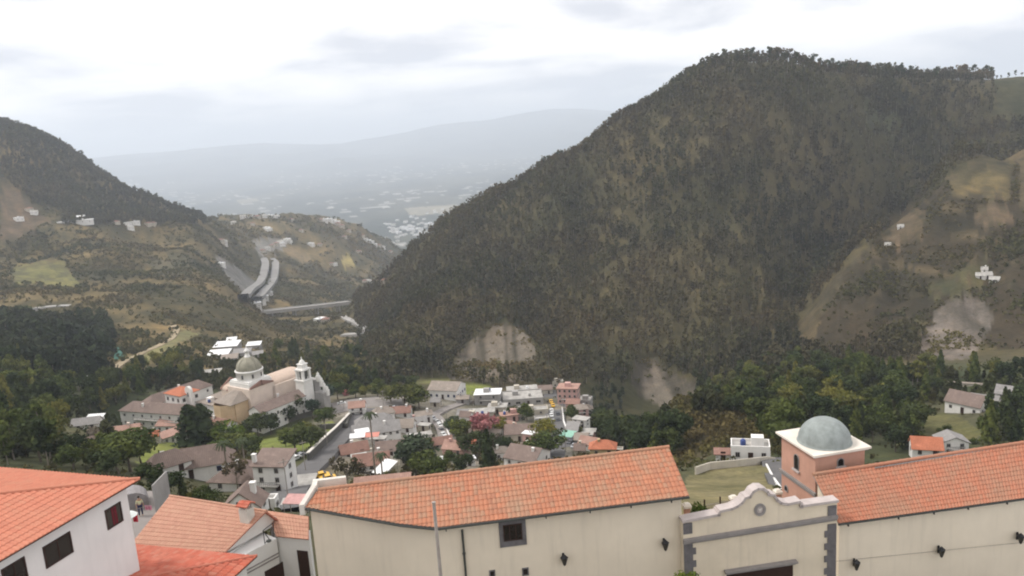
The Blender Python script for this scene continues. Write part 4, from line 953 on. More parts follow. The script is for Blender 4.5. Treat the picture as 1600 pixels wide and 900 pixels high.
def house(name, label, loc, rz, w, dp, h, roof='gable', rise=None, wm='white_far', rm='r_brown', floors=1, group=None, cat='house', wins=True, ov=0.5, chim=None, door=True, winkind='win', found=4.0, wsp=3.2, terrace=False, ridge='x', sides=(0, 1, 2, 3), ww=1.0, wh=1.2):
    r = empty(name, loc, rz, label, cat, group); rise = rise if rise is not None else 0.26 * min(w, dp)
    r['_fp'] = (w, dp); HOUSES.append((loc[0], loc[1], math.hypot(w, dp) / 2))
    mb = MB(); x, y = w / 2, dp / 2
    mb.box((0, 0, (h - found) / 2), (w, dp, h + found))
    if roof == 'gable':
        if ridge == 'x':
            for s_ in (-1, 1): mb.prism([(s_ * x, -y, h - .01), (s_ * x, y, h - .01), (s_ * x, 0, h + rise - 0.06)], Vector((-s_ * 0.3, 0, 0)))
        else:
            for s_ in (-1, 1): mb.prism([(-x, s_ * y, h - .01), (x, s_ * y, h - .01), (0, s_ * y, h + rise - 0.06)], Vector((0, -s_ * 0.3, 0)))
    if roof == 'flat':
        t_ = 0.25; ph_ = 0.55
        for s_ in (-1, 1):
            mb.box((0, s_ * (y - t_ / 2), h + ph_ / 2), (w, t_, ph_)); mb.box((s_ * (x - t_ / 2), 0, h + ph_ / 2 - 0.003), (t_, dp - 2 * t_, ph_))
    mb.build('wall', M[wm], r)
    rb = MB()
    if roof == 'gable':
        if ridge == 'x':
            k = rise / y
            for s_ in (-1, 1): slope(rb, (-x - ov * .6, 0, h + rise + .08), (x + ov * .6, 0, h + rise + .08), (x + ov * .6, s_ * (y + ov), h - k * ov + .08), (-x - ov * .6, s_ * (y + ov), h - k * ov + .08))
        else:
            k = rise / x
            for s_ in (-1, 1): slope(rb, (0, -y - ov * .6, h + rise + .08), (0, y + ov * .6, h + rise + .08), (s_ * (x + ov), y + ov * .6, h - k * ov + .08), (s_ * (x + ov), -y - ov * .6, h - k * ov + .08))
    elif roof == 'hip':
        X, Y = x + ov, y + ov; m_ = min(X, Y); k = rise / min(x, y); z0 = h - 0.02; zr = h + k * m_ - .02
        if w >= dp: r0, r1 = (-(X - m_), 0, zr), ((X - m_), 0, zr)
        else: r0, r1 = (0, -(Y - m_), zr), (0, (Y - m_), zr)
        cs = [(-X, -Y, z0), (X, -Y, z0), (X, Y, z0), (-X, Y, z0)]
        if w >= dp:
            slope(rb, r0, r1, cs[1], cs[0]); slope(rb, r1, r0, cs[3], cs[2]); slope(rb, r1, r1, cs[2], cs[1]); slope(rb, r0, r0, cs[0], cs[3])
        else:
            slope(rb, r1, r0, cs[0], cs[3]); slope(rb, r0, r1, cs[2], cs[1]); slope(rb, r0, r0, cs[1], cs[0]); slope(rb, r1, r1, cs[3], cs[2])
    elif roof == 'flat':
        rb.box((0, 0, h + 0.06), (w - 0.5, dp - 0.5, 0.15))
    elif roof == 'shed':
        slope(rb, (-x - ov, y + ov, h + rise), (x + ov, y + ov, h + rise), (x + ov, -y - ov, h + 0.1), (-x - ov, -y - ov, h + 0.1))
        mb2 = MB(); mb2.prism([(-x, -y, h), (-x, y, h), (-x, y, h + rise - .15)], Vector((w, 0, 0))); mb2.build('gable', M[wm], r)
    elif roof == 'slab':
        rb.box((0, 0, h + 0.1), (w + 2 * ov, dp + 2 * ov, 0.22))
    rf_ = rb.build('roof', M[rm], r)
    hr_ = random.Random(label)
    if chim is None and wins and roof in ('gable', 'hip') and hr_.random() < 0.6: chim = [(w * hr_.uniform(-.3, .3), dp * hr_.uniform(-.15, .15))]
    if wins and roof in ('flat', 'slab') and w > 6:
        tx, ty = w * hr_.uniform(-.3, .3), dp * hr_.uniform(-.2, .2)
        MB().lathe((tx, ty, h + .15), [(.55, 0), (.6, .15), (.6, 1.1), (.3, 1.35), (.001, 1.4)], 12).build('water_tank', M[hr_.choice(['r_white', 'blue_paint', 'w_grey'])], r)
        MB().box((-tx, -ty * .5, h + 1.0), (2.6, 2.2, 1.9)).build('stair_head', M[wm], r)
    if wins and floors >= 2 and w > 5:
        bz = h / floors; b_ = MB(); b_.box((0, -y - .55, bz), (w * .6, 1.1, .15)); b_.build('balcony', M['r_slab'], r)
        b_ = MB(); b_.box((0, -y - 1.06, bz + .95), (w * .6, .06, .06)); [b_.box((-w * .3 + w * .6 * k / 10, -y - 1.06, bz + .5), (.05, .05, .9)) for k in range(11)]; b_.build('railing', M['metal_black'], r)
    if chim:
        for cx_, cy_ in chim:
            c_ = MB(); c_.box((cx_, cy_, h + rise * 0.6 + 0.5), (0.7, 0.7, 1.6)); c_.box((cx_, cy_, h + rise * 0.6 + 1.36), (0.9, 0.9, 0.14)); c_.build('chimney', M[wm], rf_)
    if wins:
        fh = h / floors
        for fl in range(floors):
            zc = fl * fh + min(1.6, fh * 0.55)
            for sd_, (ln, nx, ny, rz_) in enumerate(((w, 0, -1, 0), (dp, 1, 0, math.pi / 2), (w, 0, 1, math.pi), (dp, -1, 0, -math.pi / 2))):
                if sd_ not in sides: continue
                n_ = max(1, int(ln / wsp))
                for k in range(n_):
                    t_ = (k + 0.5) / n_ * ln - ln / 2
                    if door and fl == 0 and sd_ == 0 and k == n_ // 2:
                        put_win(r, t_, -y, 1.05, 0, 1.05, 2.15, 'door', 'door'); continue
                    px_ = t_ if nx == 0 else nx * x; py_ = t_ if ny == 0 else ny * y
                    put_win(r, px_, py_, zc, rz_, min(ww, ln * 0.6), min(wh, fh * 0.55), winkind)
    return r
def wp(px, py, d=None):                    # where the photo's pixel meets the ground
    return ground(px, py, 80) if d is None else at_d(px, py, d)
def place(px, py, wpx, aspect=0.7, yaw=0, dz=0.0):
    p = wp(px, py); d = math.hypot(p.x, p.y); w = wpx * d / FPX / max(0.55, math.cos(R(yaw)))
    dp = w * aspect; bear = -math.atan2(p.x, p.y); rz = bear + R(yaw)
    # px,py is the foot of the front wall: push the centre back by half a depth
    c = Vector((p.x, p.y, 0)) + Vector((-math.sin(rz), math.cos(rz), 0)) * dp / 2
    return (c.x, c.y, p.z + dz), rz, w, dp
def H(px, py, wpx, aspect, yaw, hpx, label, **k):
    loc, rz, w, dp = place(px, py, wpx, aspect, yaw); d = math.hypot(loc[0], loc[1]); h = hpx * d / FPX
    k.setdefault('floors', max(1, round(h / 3.1)))
    return house(k.pop('name', 'village_house'), label, loc, rz, w, dp, h, **k)

# --- large brown-roofed house complex below the pink roof
H(300, 748, 120, 0.36, -8, 17, 'long low white house under a sprawling brown hip roof, left of the white tower house', name='brown_roofed_house', roof='hip', rise=3.2, rm='r_brown', chim=[(-6, 1)], winkind='blue', wsp=5)
H(268, 742, 60, 0.5, 14, 14, 'low white wing with brown hip roof at the near edge of the bright lawn', name='brown_roofed_wing', roof='hip', rise=2.4, rm='r_brown', wsp=4)
H(362, 768, 62, 0.9, -34, 15, 'square white pavilion with brown hip roof in front of the long brown roofed house', name='brown_roofed_pavilion', roof='hip', rise=3.0, rm='r_brown', wsp=4)
tw_ = H(424, 772, 46, 0.75, -30, 46, 'tall white three storey house with brown tile roof at the street corner', name='tower_house', roof='shed', rise=1.6, rm='r_brown', floors=3, wsp=3.0, chim=[(-3, -2)], ww=0.9)
H(430, 722, 40, 0.5, -30, 11, 'top storey with a row of small white windows and brown roof over the tower house', name='attic_house', roof='hip', rise=1.2, rm='r_brown', floors=1, wsp=1.4, winkind='white', door=False, ww=0.8)
H(378, 806, 56, 0.75, -20, 14, 'small house with brown gable roof edged in white, right behind the pink roofed house', name='gabled_house', roof='gable', rise=2.2, rm='r_brown', ov=0.3, ridge='y', wsp=3.5)
H(418, 800, 26, 0.7, -20, 16, 'small flat roofed white outbuilding beside the white edged gable', name='outbuilding', roof='flat', rm='r_slab', wsp=2)
H(470, 768, 34, 1.2, -12, 8, 'flat grey roofed terrace building by the street, above the red and white awning', name='terrace_building', roof='slab', rm='r_slab', wm='w_grey', wsp=4, door=False)
H(462, 792, 36, 0.5, -12, 5, 'low grey stone terrace wall between the street and the long building', name='terrace_wall', cat='wall', roof='slab', rm='r_slab', wm='w_beige', wins=False)
# --- centre cluster
H(582, 742, 58, 0.6, -4, 18, 'two storey white house with brown roof and a white balcony band, below the salmon gables', name='white_balcony_house', roof='gable', rise=2.2, rm='r_red', floors=2, wsp=2.6)
H(556, 715, 44, 0.6, 8, 10, 'low house with dull red roof left of the white balcony house', roof='gable', rise=2.0, rm='r_red')
H(590, 686, 76, 0.42, 3, 11, 'long grey roofed house with a white arcade of small windows', name='arcade_house', roof='gable', rise=2.6, rm='r_grey', wm='white_far', winkind='white', wsp=2.2, ww=1.1)
H(586, 670, 58, 0.4, 3, 10, 'grey hip roof just behind the arcade house', roof='hip', rise=2.2, rm='r_grey')
H(612, 712, 50, 0.6, -6, 9, 'brown grey roofed house right of the salmon awnings', roof='gable', rise=2.2, rm='r_brown')
H(628, 676, 36, 0.7, -14, 9, 'tan roofed house between the arcade house and the white walled lane', roof='gable', rise=2.2, rm='r_tan')
H(625, 652, 34, 0.6, -10, 8, 'small reddish brown roofed house above the tan roof', roof='gable', rise=1.8, rm='r_red')
H(600, 655, 36, 0.6, 10, 8, 'dull pinkish grey roof beyond the grey hip roof', roof='hip', rise=2.0, rm='r_tan')
H(652, 668, 34, 0.6, 6, 7, 'low grey roof with a pinkish wall, left of the street of parked cars', roof='gable', rise=1.6, rm='r_grey', wm='w_pink')
H(656, 686, 38, 0.35, 4, 5, 'long low pale wall building left of the parked cars', name='low_shed', cat='shed', roof='slab', rm='r_slab', wm='white_far', wins=False)
H(708, 716, 34, 0.9, -24, 16, 'two storey pinkish house with salmon roof just right of the parked white cars', roof='gable', rise=1.8, rm='r_salmon', wm='w_pink', floors=2)
H(692, 700, 34, 0.6, 8, 8, 'reddish brown roofed house at the bottom of the parked car street', roof='gable', rise=1.8, rm='r_red', wm='w_beige')
H(735, 702, 22, 0.8, 8, 8, 'tiny orange roofed house left of the tall dark conifer', roof='gable', rise=1.2, rm='r_orange', wm='white_far')
H(692, 624, 46, 0.8, -24, 15, 'white house with grey tan roof and a glazed white porch beside the two yellow lawns', name='porch_house', roof='gable', rise=2.4, rm='r_tan', wm='white_far', winkind='blue', wsp=2.5)
H(723, 632, 20, 0.8, -10, 9, 'small dull tan shed roof between the porch house and the white box building', roof='gable', rise=1.0, rm='r_tan', wm='w_grey')
H(762, 634, 42, 0.7, -8, 18, 'bright white flat roofed box building left of the grey concrete block', name='white_box_building', cat='building', roof='slab', rm='r_white', wm='w_grey', floors=2, ov=0.3, wsp=4)
H(745, 650, 56, 0.35, -4, 5, 'cream rubble terraces of low flat roofs in front of the white box building', roof='slab', rm='r_slab', wm='w_beige', wins=False)
H(818, 634, 66, 0.7, 2, 10, 'wide grey concrete block with dark openings and a terrace roof', name='concrete_block', cat='building', roof='flat', rm='r_slab', wm='w_grey', floors=1, wsp=4, ww=2.2)
H(817, 622, 48, 0.6, 2, 11, 'upper grey concrete storey with three wide dark windows and a pale slab roof', name='concrete_storey', cat='building', roof='slab', rm='r_slab', wm='w_beige', wsp=4, ww=2.4, door=False)
H(822, 650, 74, 0.3, 3, 7, 'low flat beige building with a long parapet, in front of the concrete block', roof='flat', rm='r_slab', wm='w_beige', wsp=5)
H(852, 616, 24, 0.7, 0, 8, 'small brown roofed house at the top of the taxi street', roof='gable', rise=1.8, rm='r_brown', wm='w_beige')
H(872, 606, 18, 0.7, 0, 9, 'small beige flat roofed house, highest of the village edge, behind the pink house', roof='flat', rm='r_slab', wm='w_beige')
H(887, 632, 32, 0.8, -12, 26, 'pink three storey house with a pale roof at the top of the taxi street', name='pink_house', roof='slab', rm='r_salmon', wm='w_pink', floors=3, wsp=2.2)
H(912, 640, 22, 1.0, -12, 14, 'grey unfinished house with terrace below the pink house, on the ravine edge', roof='flat', rm='r_slab', wm='w_grey', floors=2, wsp=2.4)
H(894, 640, 20, 0.6, -12, 9, 'dull red roofed annex in front of the pink house', roof='shed', rise=1.2, rm='r_red', wm='w_pink')
H(797, 660, 28, 0.6, 6, 11, 'pink walled house half hidden by two round trees', roof='slab', rm='r_salmon', wm='w_pink', floors=1)
H(848, 664, 24, 0.6, 6, 9, 'grey slab roofed house beside the street of taxis', roof='flat', rm='r_slab', wm='w_grey')
H(812, 690, 48, 0.7, -4, 14, 'brown gable roofed house with a pale porch below the pink walled house', name='brown_gable_house', roof='gable', rise=2.4, rm='r_brown', wm='w_beige', wsp=3)
H(812, 732, 50, 0.9, -32, 16, 'white gabled house with brown roof above the long building ridge', roof='gable', rise=2.6, rm='r_brown', wm='white_far', wsp=3.4)
H(851, 722, 14, 0.8, 0, 9, 'tiny box house with dark red wall right of the white gable', roof='slab', rm='r_slab', wm='w_red', wins=False)
H(893, 682, 18, 1.9, -8, 9, 'narrow house with flat pale grey metal roof on the right side of the street', roof='shed', rise=0.8, rm='r_grey', wm='w_beige')
H(908, 696, 22, 1.2, -8, 10, 'house with brown grey roof left of the yellow house', roof='gable', rise=1.4, rm='r_tan', wm='w_grey')
H(906, 712, 18, 0.8, -8, 11, 'small grey brown roofed house in front of the mint awning', roof='gable', rise=1.4, rm='r_brown', wm='w_beige', floors=1)
H(942, 714, 42, 0.6, -4, 14, 'yellow walled house with a clean orange roof, right of the village street', name='yellow_house', roof='hip', rise=1.8, rm='r_orange', wm='w_yellow', wsp=3)
H(966, 712, 16, 0.8, -4, 8, 'small pale flat roofed annex beside the yellow house', roof='flat', rm='r_slab', wm='w_beige')
H(598, 768, 90, 0.5, -6, 8, 'faded brown roof rising just behind the left part of the long building', roof='gable', rise=1.4, rm='r_salmon', wm='w_beige', wins=False)
# --- lower left village
H(132, 715, 44, 0.7, 6, 12, 'grey brown roofed house with red posts among dark trees on the left', name='red_post_house', roof='gable', rise=1.8, rm='r_brown', wm='w_red')
H(134, 672, 34, 0.5, -20, 9, 'white house with a grey roof beside the small yellow lawn on the left', roof='gable', rise=1.6, rm='r_grey', wm='white_far')
H(146, 664, 18, 0.6, -30, 8, 'small white shed roofed house right behind the grey roofed one', roof='shed', rise=1.0, rm='r_white', wm='white_far')
H(188, 686, 50, 0.5, -14, 8, 'low house with pale pink tile roof at the left foot of the cloister', roof='gable', rise=1.8, rm='r_salmon', wm='w_blush' )
H(236, 692, 22, 0.7, -10, 10, 'small cream house with bright orange roof below the cloister front', roof='gable', rise=1.2, rm='r_orange', wm='w_beige')
H(262, 676, 30, 0.7, -34, 11, 'pale house with a pink roof in front of the cloister wing', roof='gable', rise=1.6, rm='r_salmon', wm='white_far')
H(276, 692, 34, 0.5, 24, 13, 'white arcaded annex with tall narrow openings below the cloister', name='arcaded_annex', roof='shed', rise=1.0, rm='r_salmon', wm='white_far', wsp=2, wh=2.2, ww=0.8)
H(60, 690, 24, 0.7, 10, 7, 'pale low house almost hidden in the trees at the far left', roof='gable', rise=1.2, rm='r_salmon', wm='white_far')
H(12, 640, 22, 0.7, 10, 7, 'red brown roofed hut in the trees at the left edge of the photo', roof='gable', rise=1.2, rm='r_red', wm='w_red')
H(134, 596, 10, 0.8, 10, 4, 'single tiny white house on the wooded slope above the cloister', roof='flat', rm='r_white', wm='white_far', wins=False)
# greenhouse-like white roofs beyond the church
for (px_, py_, w_, hp, yw, lab, rm_) in ((352, 548, 34, 6, -18, 'large white sheet roof beyond the church dome, left of the dome tip', 'r_white'), (340, 560, 30, 5, -18, 'second white sheet roof just below the large one beyond the dome', 'r_white'), (396, 545, 20, 5, -14, 'white roofed shed beyond the church, right of the dome tip', 'r_white'),
                                     (378, 560, 26, 8, -10, 'grey roofed shed between the white roofs and the church dome', 'r_grey'), (358, 566, 24, 5, -10, 'yellowish roofed shed left of the church dome', 'r_tan'), (330, 590, 26, 4, -12, 'low pale roofed hut on the brown knoll left of the dome', 'r_slab'), (404, 562, 16, 8, 0, 'small grey house right behind the church dome', 'r_grey'),(362,537,14,5,-10,'small white roof above and behind the large white sheet roof','r_white')):
    H(px_, py_, w_, 0.7, yw, hp, lab, name='white_roofed_shed' if rm_ == 'r_white' else 'grey_roofed_shed', cat='shed', roof='shed', rise=1.5, rm=rm_, wm='w_grey', wins=False, ov=0.3)
# --- right side houses
ht = H(1173, 722, 60, 0.55, 2, 22, 'white house with a roof terrace and parapets beyond the field behind the gate', name='terrace_house', roof='flat', rm='r_slab', wm='white_far', wsp=2.2, floors=1)
H(1146, 712, 26, 0.7, 2, 27, 'upper white block of the terrace house with a water tank', name='upper_terrace_block', roof='flat', rm='r_slab', wm='white_far', floors=2, wsp=2.6, door=False) if False else None
H(1130, 720, 22, 0.6, 2, 11, 'low annex with red roof left of the terrace house', roof='shed', rise=0.6, rm='r_red', wm='white_far', wsp=3)
H(1503, 646, 44, 0.6, -24, 15, 'grey roofed house with a white gable in the trees on the right', name='grey_gable_house', roof='gable', rise=3.0, rm='r_brown', wm='white_far', ridge='x')
H(1540, 640, 40, 0.5, -10, 10, 'long grey roofed wing right of the white gabled house', roof='gable', rise=2.0, rm='r_grey', wm='w_grey')
H(1575, 628, 32, 0.7, -10, 11, 'grey roofed white house at the right edge among trees', roof='gable', rise=2.2, rm='r_grey', wm='white_far')
H(1449, 716, 40, 0.7, 10, 15, 'house with bright orange roof poking above the right wing ridge', roof='gable', rise=2.2, rm='r_orange', wm='white_far')
H(1492, 712, 34, 0.8, 22, 20, 'small white two storey house with a blue grey roof beside the orange roof', name='white_cottage', roof='gable', rise=1.4, rm='r_grey', wm='white_far', floors=2, ridge='y')
H(1322, 628, 26, 0.6, 10, 5, 'pale tin roof alone in the dark trees above the domed tower', roof='shed', rise=0.8, rm='r_slab', wm='w_grey', wins=False)
H(1510, 604, 60, 0.1, 4, 4, 'pale garden wall above the grey roofed houses on the right', name='garden_wall', cat='wall', roof='slab', rm='r_tan', wm='w_beige', wins=False, ov=0.1)
for (px_, py_, w_, hp, yw, lab) in ((1532, 438, 12, 5, 0, 'small white house at the left of the cluster on the terraced spur'), (1543, 436, 12, 6, 20, 'white house in the middle of the cluster on the terraced spur'), (1553, 442, 12, 5, -10, 'grey white house at the right of the cluster on the terraced spur'), (1538, 426, 8, 4, 0, 'tiny upper white house of the cluster on the terraced spur'),
                                (1407, 358, 8, 3, 0, 'tiny pale hut on the ochre terrace of the spur'), (1387, 386, 8, 3, 0, 'tiny pale hut at the lower rim of the ochre terrace')):
    H(px_, py_, w_, 0.7, yw, hp, lab, name='hill_house', roof='gable', rise=1.6, rm='r_slab', wm='white_far', wsp=5, group='houses on the terraced spur')
# left ridge building
H(118, 350, 44, 0.25, -4, 4, 'long white building on the left slope below the dark hill', name='hillside_building', cat='building', roof='slab', rm='r_white', wm='white_far', wsp=9)
H(127, 345, 10, 0.6, -4, 5, 'small white upper block behind the long hillside building', name='hillside_building', cat='building', roof='gable', rise=2, rm='r_white', wm='white_far', wins=False)

# ---- small infill houses crowding the village, named after what they stand by
MARKS = [(755, 660, 'the pink blossom tree'), (690, 610, 'the porch house'), (590, 676, 'the arcade house'), (690, 668, 'the parked white cars'), (862, 640, 'the two taxis'), (582, 728, 'the white balcony house'), (887, 615, 'the pink three storey house'), (942, 700, 'the yellow house'), (762, 620, 'the white box building'), (812, 676, 'the brown gabled house'), (708, 705, 'the salmon roofed house'), (888, 690, 'the mint awning'), (818, 620, 'the concrete block'), (765, 700, 'the tall dark conifer'), (525, 690, 'the street wall')]
_seen = set(); rg = random.Random(5)
BLOCK = [[(654, 640), (706, 636), (712, 695), (684, 695)], [(850, 605), (886, 605), (904, 722), (856, 722)], [(425, 800), (540, 655), (600, 640), (575, 655), (480, 800)], [(505, 625), (640, 622), (640, 645), (505, 650)]]
cnt = 0
for _ in range(4000):
    x_, y_ = rg.uniform(530, 925), rg.uniform(628, 735)
    if y_ > 742 - (x_ - 620) * 0.11 or any(inpoly(np.array([x_]), np.array([y_]), b)[0] for b in BLOCK) or any(inpoly(np.array([x_]), np.array([y_]), b)[0] for b in LAWNS): continue
    p = ground(x_, y_, 80); wpx = rg.uniform(15, 30); rad = wpx * 0.5 * math.hypot(p.x, p.y) / FPX
    if not all((p.x - hx) ** 2 + (p.y - hy) ** 2 > (hr * 0.72 + rad * 0.75) ** 2 for hx, hy, hr in HOUSES): continue
    dm = sorted((abs(x_ - m[0]) + 1.5 * abs(y_ - m[1]), m) for m in MARKS)
    rf = rg.choice(['r_brown', 'r_grey', 'r_tan', 'r_slab', 'r_white', 'r_salmon', 'r_slab', 'r_tan']); ty = 'slab' if rf in ('r_slab', 'r_white') else rg.choice(['gable', 'hip', 'gable'])
    wm = rg.choice(['white_far', 'white_far', 'white_far', 'w_beige', 'w_pink'])
    rn = {'r_brown': 'brown roofed', 'r_grey': 'grey roofed', 'r_tan': 'tan roofed', 'r_slab': 'flat grey topped', 'r_white': 'flat white topped', 'r_salmon': 'salmon roofed'}[rf]; wn = {'white_far': 'white', 'w_beige': 'beige', 'w_pink': 'pink'}[wm]
    lab = None
    for dd, m in dm[:4]:
        side = ('left of' if x_ < m[0] - 8 else 'right of' if x_ > m[0] + 8 else 'beyond' if y_ < m[1] else 'just in front of')
        l_ = 'small %s %s house %s %s' % (rn, wn, side, m[2])
        if l_ not in _seen: lab = l_; break
    if lab is None: continue
    _seen.add(lab); H(x_, y_, wpx, rg.uniform(0.55, 0.9), rg.choice([-28, -20, -8, 4, 12]), rg.uniform(8, 15), lab, name='small_house', roof=ty, rise=rg.uniform(1.2, 2.0), rm=rf, wm=wm, floors=rg.choice([1, 1, 2]), wsp=2.6, ov=0.35)
    cnt += 1
    if cnt >= 34: break
print('infill', cnt)

# ---- far small houses (mesh shared)
proto = house('distant_house', 'tiny pale house in the haze', (0, 0, -3000), 0, 12, 9, 4.5, roof='gable', rise=2.2, rm='r_slab', wm='white_far', wsp=6, door=False, found=6, sides=(0,))
protos = [proto, house('distant_house', 'x', (0, 0, -3000), 0, 14, 10, 5.5, roof='slab', rm='r_white', wm='white_far', wsp=5, door=False, found=8, sides=(0,)), house('distant_house', 'x', (0, 0, -3000), 0, 10, 10, 4.5, roof='hip', rise=2, rm='r_red', wm='w_beige', wsp=5, door=False, found=6, sides=(0,))]
used = [0, 0, 0]
def far_house(px, py, label, group, s=1.0, dmin=700, k=None, spread=0):
    p = ground(px, py, dmin); k = int(rng.integers(0, 3)) if k is None else k
    o = protos[k] if not used[k] else copy_tree(protos[k]); used[k] = 1
    o.location = p; o.rotation_euler = (0, 0, float(rng.uniform(-0.8, 0.8)) - math.atan2(p.x, p.y)); o.scale = (s, s, s); tag(o, label, 'house', group)
ORD = 'first second third fourth fifth sixth seventh eighth ninth tenth eleventh twelfth thirteenth fourteenth fifteenth sixteenth seventeenth eighteenth nineteenth twentieth twenty-first twenty-second'.split()
zones = [([(380, 341), (392, 340), (402, 341), (412, 340), (422, 340), (432, 341)], 'tiny white house in the row along the far ridge crest', 'houses on the far ridge crest', 1.2, 1200),
 ([(500, 346), (507, 347), (514, 346), (520, 348), (528, 352), (534, 355), (526, 350)], 'tiny pale house at the right end of the far ridge crest', 'houses at the right end of the far ridge', 1.3, 1200),
 ([(345, 378), (350, 381), (417, 359), (420, 361), (486, 384), (500, 384), (455, 345), (470, 362), (395, 352), (365, 350), (538, 372), (566, 370), (571, 376), (585, 384), (592, 385), (598, 388), (580, 380), (576, 378), (561, 395), (545, 362), (604, 372), (610, 395)], 'tiny pale house scattered on the middle ridge slopes', 'houses scattered on the middle ridge', 1.0, 1200),
 ([(425, 386), (432, 383), (438, 381), (444, 379), (449, 377), (418, 390), (410, 394), (452, 380), (440, 384)], 'tiny pale house beside the bare quarry patch on the middle ridge', 'houses by the quarry patch', 1.0, 1200),
 ([(518, 414), (523, 415), (570, 441), (576, 441), (582, 442), (590, 441), (596, 441), (602, 442), (620, 416), (586, 440)], 'tiny white house in the hollow right of the yellow field', 'houses in the hollow', 0.9, 900),
 ([(504, 501), (509, 503), (500, 503)], 'small white house under the right part of the bridge', 'houses below the bridge', 0.9, 900),
 ([(182, 350), (200, 352), (212, 350), (232, 352), (240, 352), (204, 358), (345, 415), (30, 345), (46, 330), (54, 335)], 'tiny pale house on the left slope below the dark wooded hill', 'houses on the left slope', 0.8, 900)]
for pts_, lab, grp, s_, dm in zones:
    pts_ = sorted(pts_)
    for k, (x_, y_) in enumerate(pts_): far_house(x_, y_, lab + ', ' + ORD[k] + ' from left', grp, s_, dm)
for k in range(120):                       # the town in the valley mouth
    x_ = rng.normal(670, 38); y_ = 352 - (x_ - 670) * 0.16 + rng.normal(0, 11)
    if k % 3 == 0: x_ = rng.uniform(600, 730); y_ = rng.uniform(345, 372)
    far_house(x_, y_, 'tiny house of the hazy town at the mouth of the valley', 'houses of the valley town', float(rng.uniform(1.0, 1.9)), 2400, int(rng.integers(0, 2)))
# rows of houses along the highway
for x_, y_ in ((406, 474), (412, 468), (418, 462), (400, 479)):
    far_house(x_, y_, 'white roadside building by the highway near the bridge, at its ' + {406: 'second lowest', 412: 'second highest', 418: 'highest', 400: 'lowest'}[x_] + ' spot', 'buildings by the highway', 1.0, 900, 1)

# ================================================================= roads, bridge
def strip(name, pts_px, width, mat, dmin=80, off=0.12, kerb=0.0, pts=None, parent=None):
    P_ = pts if pts is not None else [ground(x, y, dmin) for x, y in pts_px]
    # resample with a smooth curve
    Q_ = []
    for i in range(len(P_) - 1):
        a = P_[max(0, i - 1)]; b = P_[i]; c = P_[i + 1]; d = P_[min(len(P_) - 1, i + 2)]
        n_ = max(2, int((c - b).length / max(1.5, width * 0.5)))
        for k in range(n_):
            t_ = k / n_; Q_.append(0.5 * ((2 * b) + (c - a) * t_ + (2 * a - 5 * b + 4 * c - d) * t_ * t_ + (3 * b - a - 3 * c + d) * t_ ** 3))
    Q_.append(P_[-1]); vs_, fs = [], []
    zc = []
    for i, q in enumerate(Q_):
        t_ = (Q_[min(i + 1, len(Q_) - 1)] - Q_[max(i - 1, 0)]); t_.z = 0; t_.normalize(); s_ = Vector((t_.y, -t_.x, 0))
        zc.append(max(gz(q.x + s_.x * width * u, q.y + s_.y * width * u) for u in (-.5, -.25, 0, .25, .5)))
    zc = np.array(zc); kk = min(7, max(1, len(zc) // 4)); zs = np.convolve(np.pad(zc, kk, 'edge'), np.ones(2 * kk + 1) / (2 * kk + 1), 'valid'); zc = np.maximum(zs, zc - 0.3 - width * 0.02)
    if name == 'highway': ii = np.arange(len(zc)); pf = np.polyval(np.polyfit(ii, zc, 2), ii); zc = pf + 0.45 * max(0, (zc - pf).max())
    m_ = 4
    for i, q in enumerate(Q_):
        t_ = (Q_[min(i + 1, len(Q_) - 1)] - Q_[max(i - 1, 0)]); t_.z = 0; t_.normalize(); s_ = Vector((t_.y, -t_.x, 0))
        zz = zc[i] + off
        for j in range(m_ + 1):
            u = j / m_ - 0.5; v_ = q + s_ * width * u; vs_.append((v_.x, v_.y, zz))
        v0 = q - s_ * (width / 2 + 0.15); v1 = q + s_ * (width / 2 + 0.15)
        vs_.append((v0.x, v0.y, zz - 2.0 - width * 0.2)); vs_.append((v1.x, v1.y, zz - 2.0 - width * 0.2))
    k_ = m_ + 3
    for i in range(len(Q_) - 1):
        a = i * k_; b = a + k_
        for j in range(m_): fs.append((a + j, a + j + 1, b + j + 1, b + j)) if True else None
        fs.append((a + m_ + 1, a, b, b + m_ + 1)); fs.append((a + m_, a + m_ + 2, b + m_ + 2, b + m_))
    me = bpy.data.meshes.new(name); me.from_pydata(vs_, [], fs); me.update()
    o = link(name, me, None, M[mat]); tag(o, kind='structure'); return o, Q_
strip('street', [(440, 800), (450, 778), (470, 745), (500, 718), (525, 693), (545, 668), (560, 652), (578, 644)], 7.5, 'asphalt')
strip('street', [(578, 645), (610, 646), (645, 650), (672, 652), (690, 668), (698, 690)], 5.5, 'paving')
strip('street', [(672, 652), (700, 638), (735, 628)], 4.5, 'paving')
strip('plaza', [(515, 640), (545, 636), (590, 632), (630, 634)], 15, 'paving', off=0.15)
_, tax = strip('street', [(858, 612), (868, 625), (867, 645), (870, 668), (884, 692), (872, 718)], 8.5, 'asphalt')
strip('lane', [(1206, 722), (1214, 745), (1232, 775)], 4.5, 'asphalt')
strip('highway', [(382, 480), (392, 462), (408, 443), (416, 425), (414, 413), (411, 404)], 13, 'road_grey', 900, 1.2)
strip('highway', [(404, 478), (418, 455), (428, 438), (432, 425), (430, 414), (424, 405)], 13, 'road_grey', 900, 1.2)
strip('valley_road', [(536, 496), (555, 505), (571, 517), (560, 524), (535, 525)], 8, 'concrete_far', 700, 0.5)
strip('dirt_track', [(178, 578), (215, 556), (250, 540), (270, 527), (276, 515), (270, 510)], 5, 'dirt', 380, 0.3)
strip('hill_road', [(-30, 492), (0, 488), (40, 485), (75, 480), (110, 478)], 7, 'concrete_far', 500, 0.5)
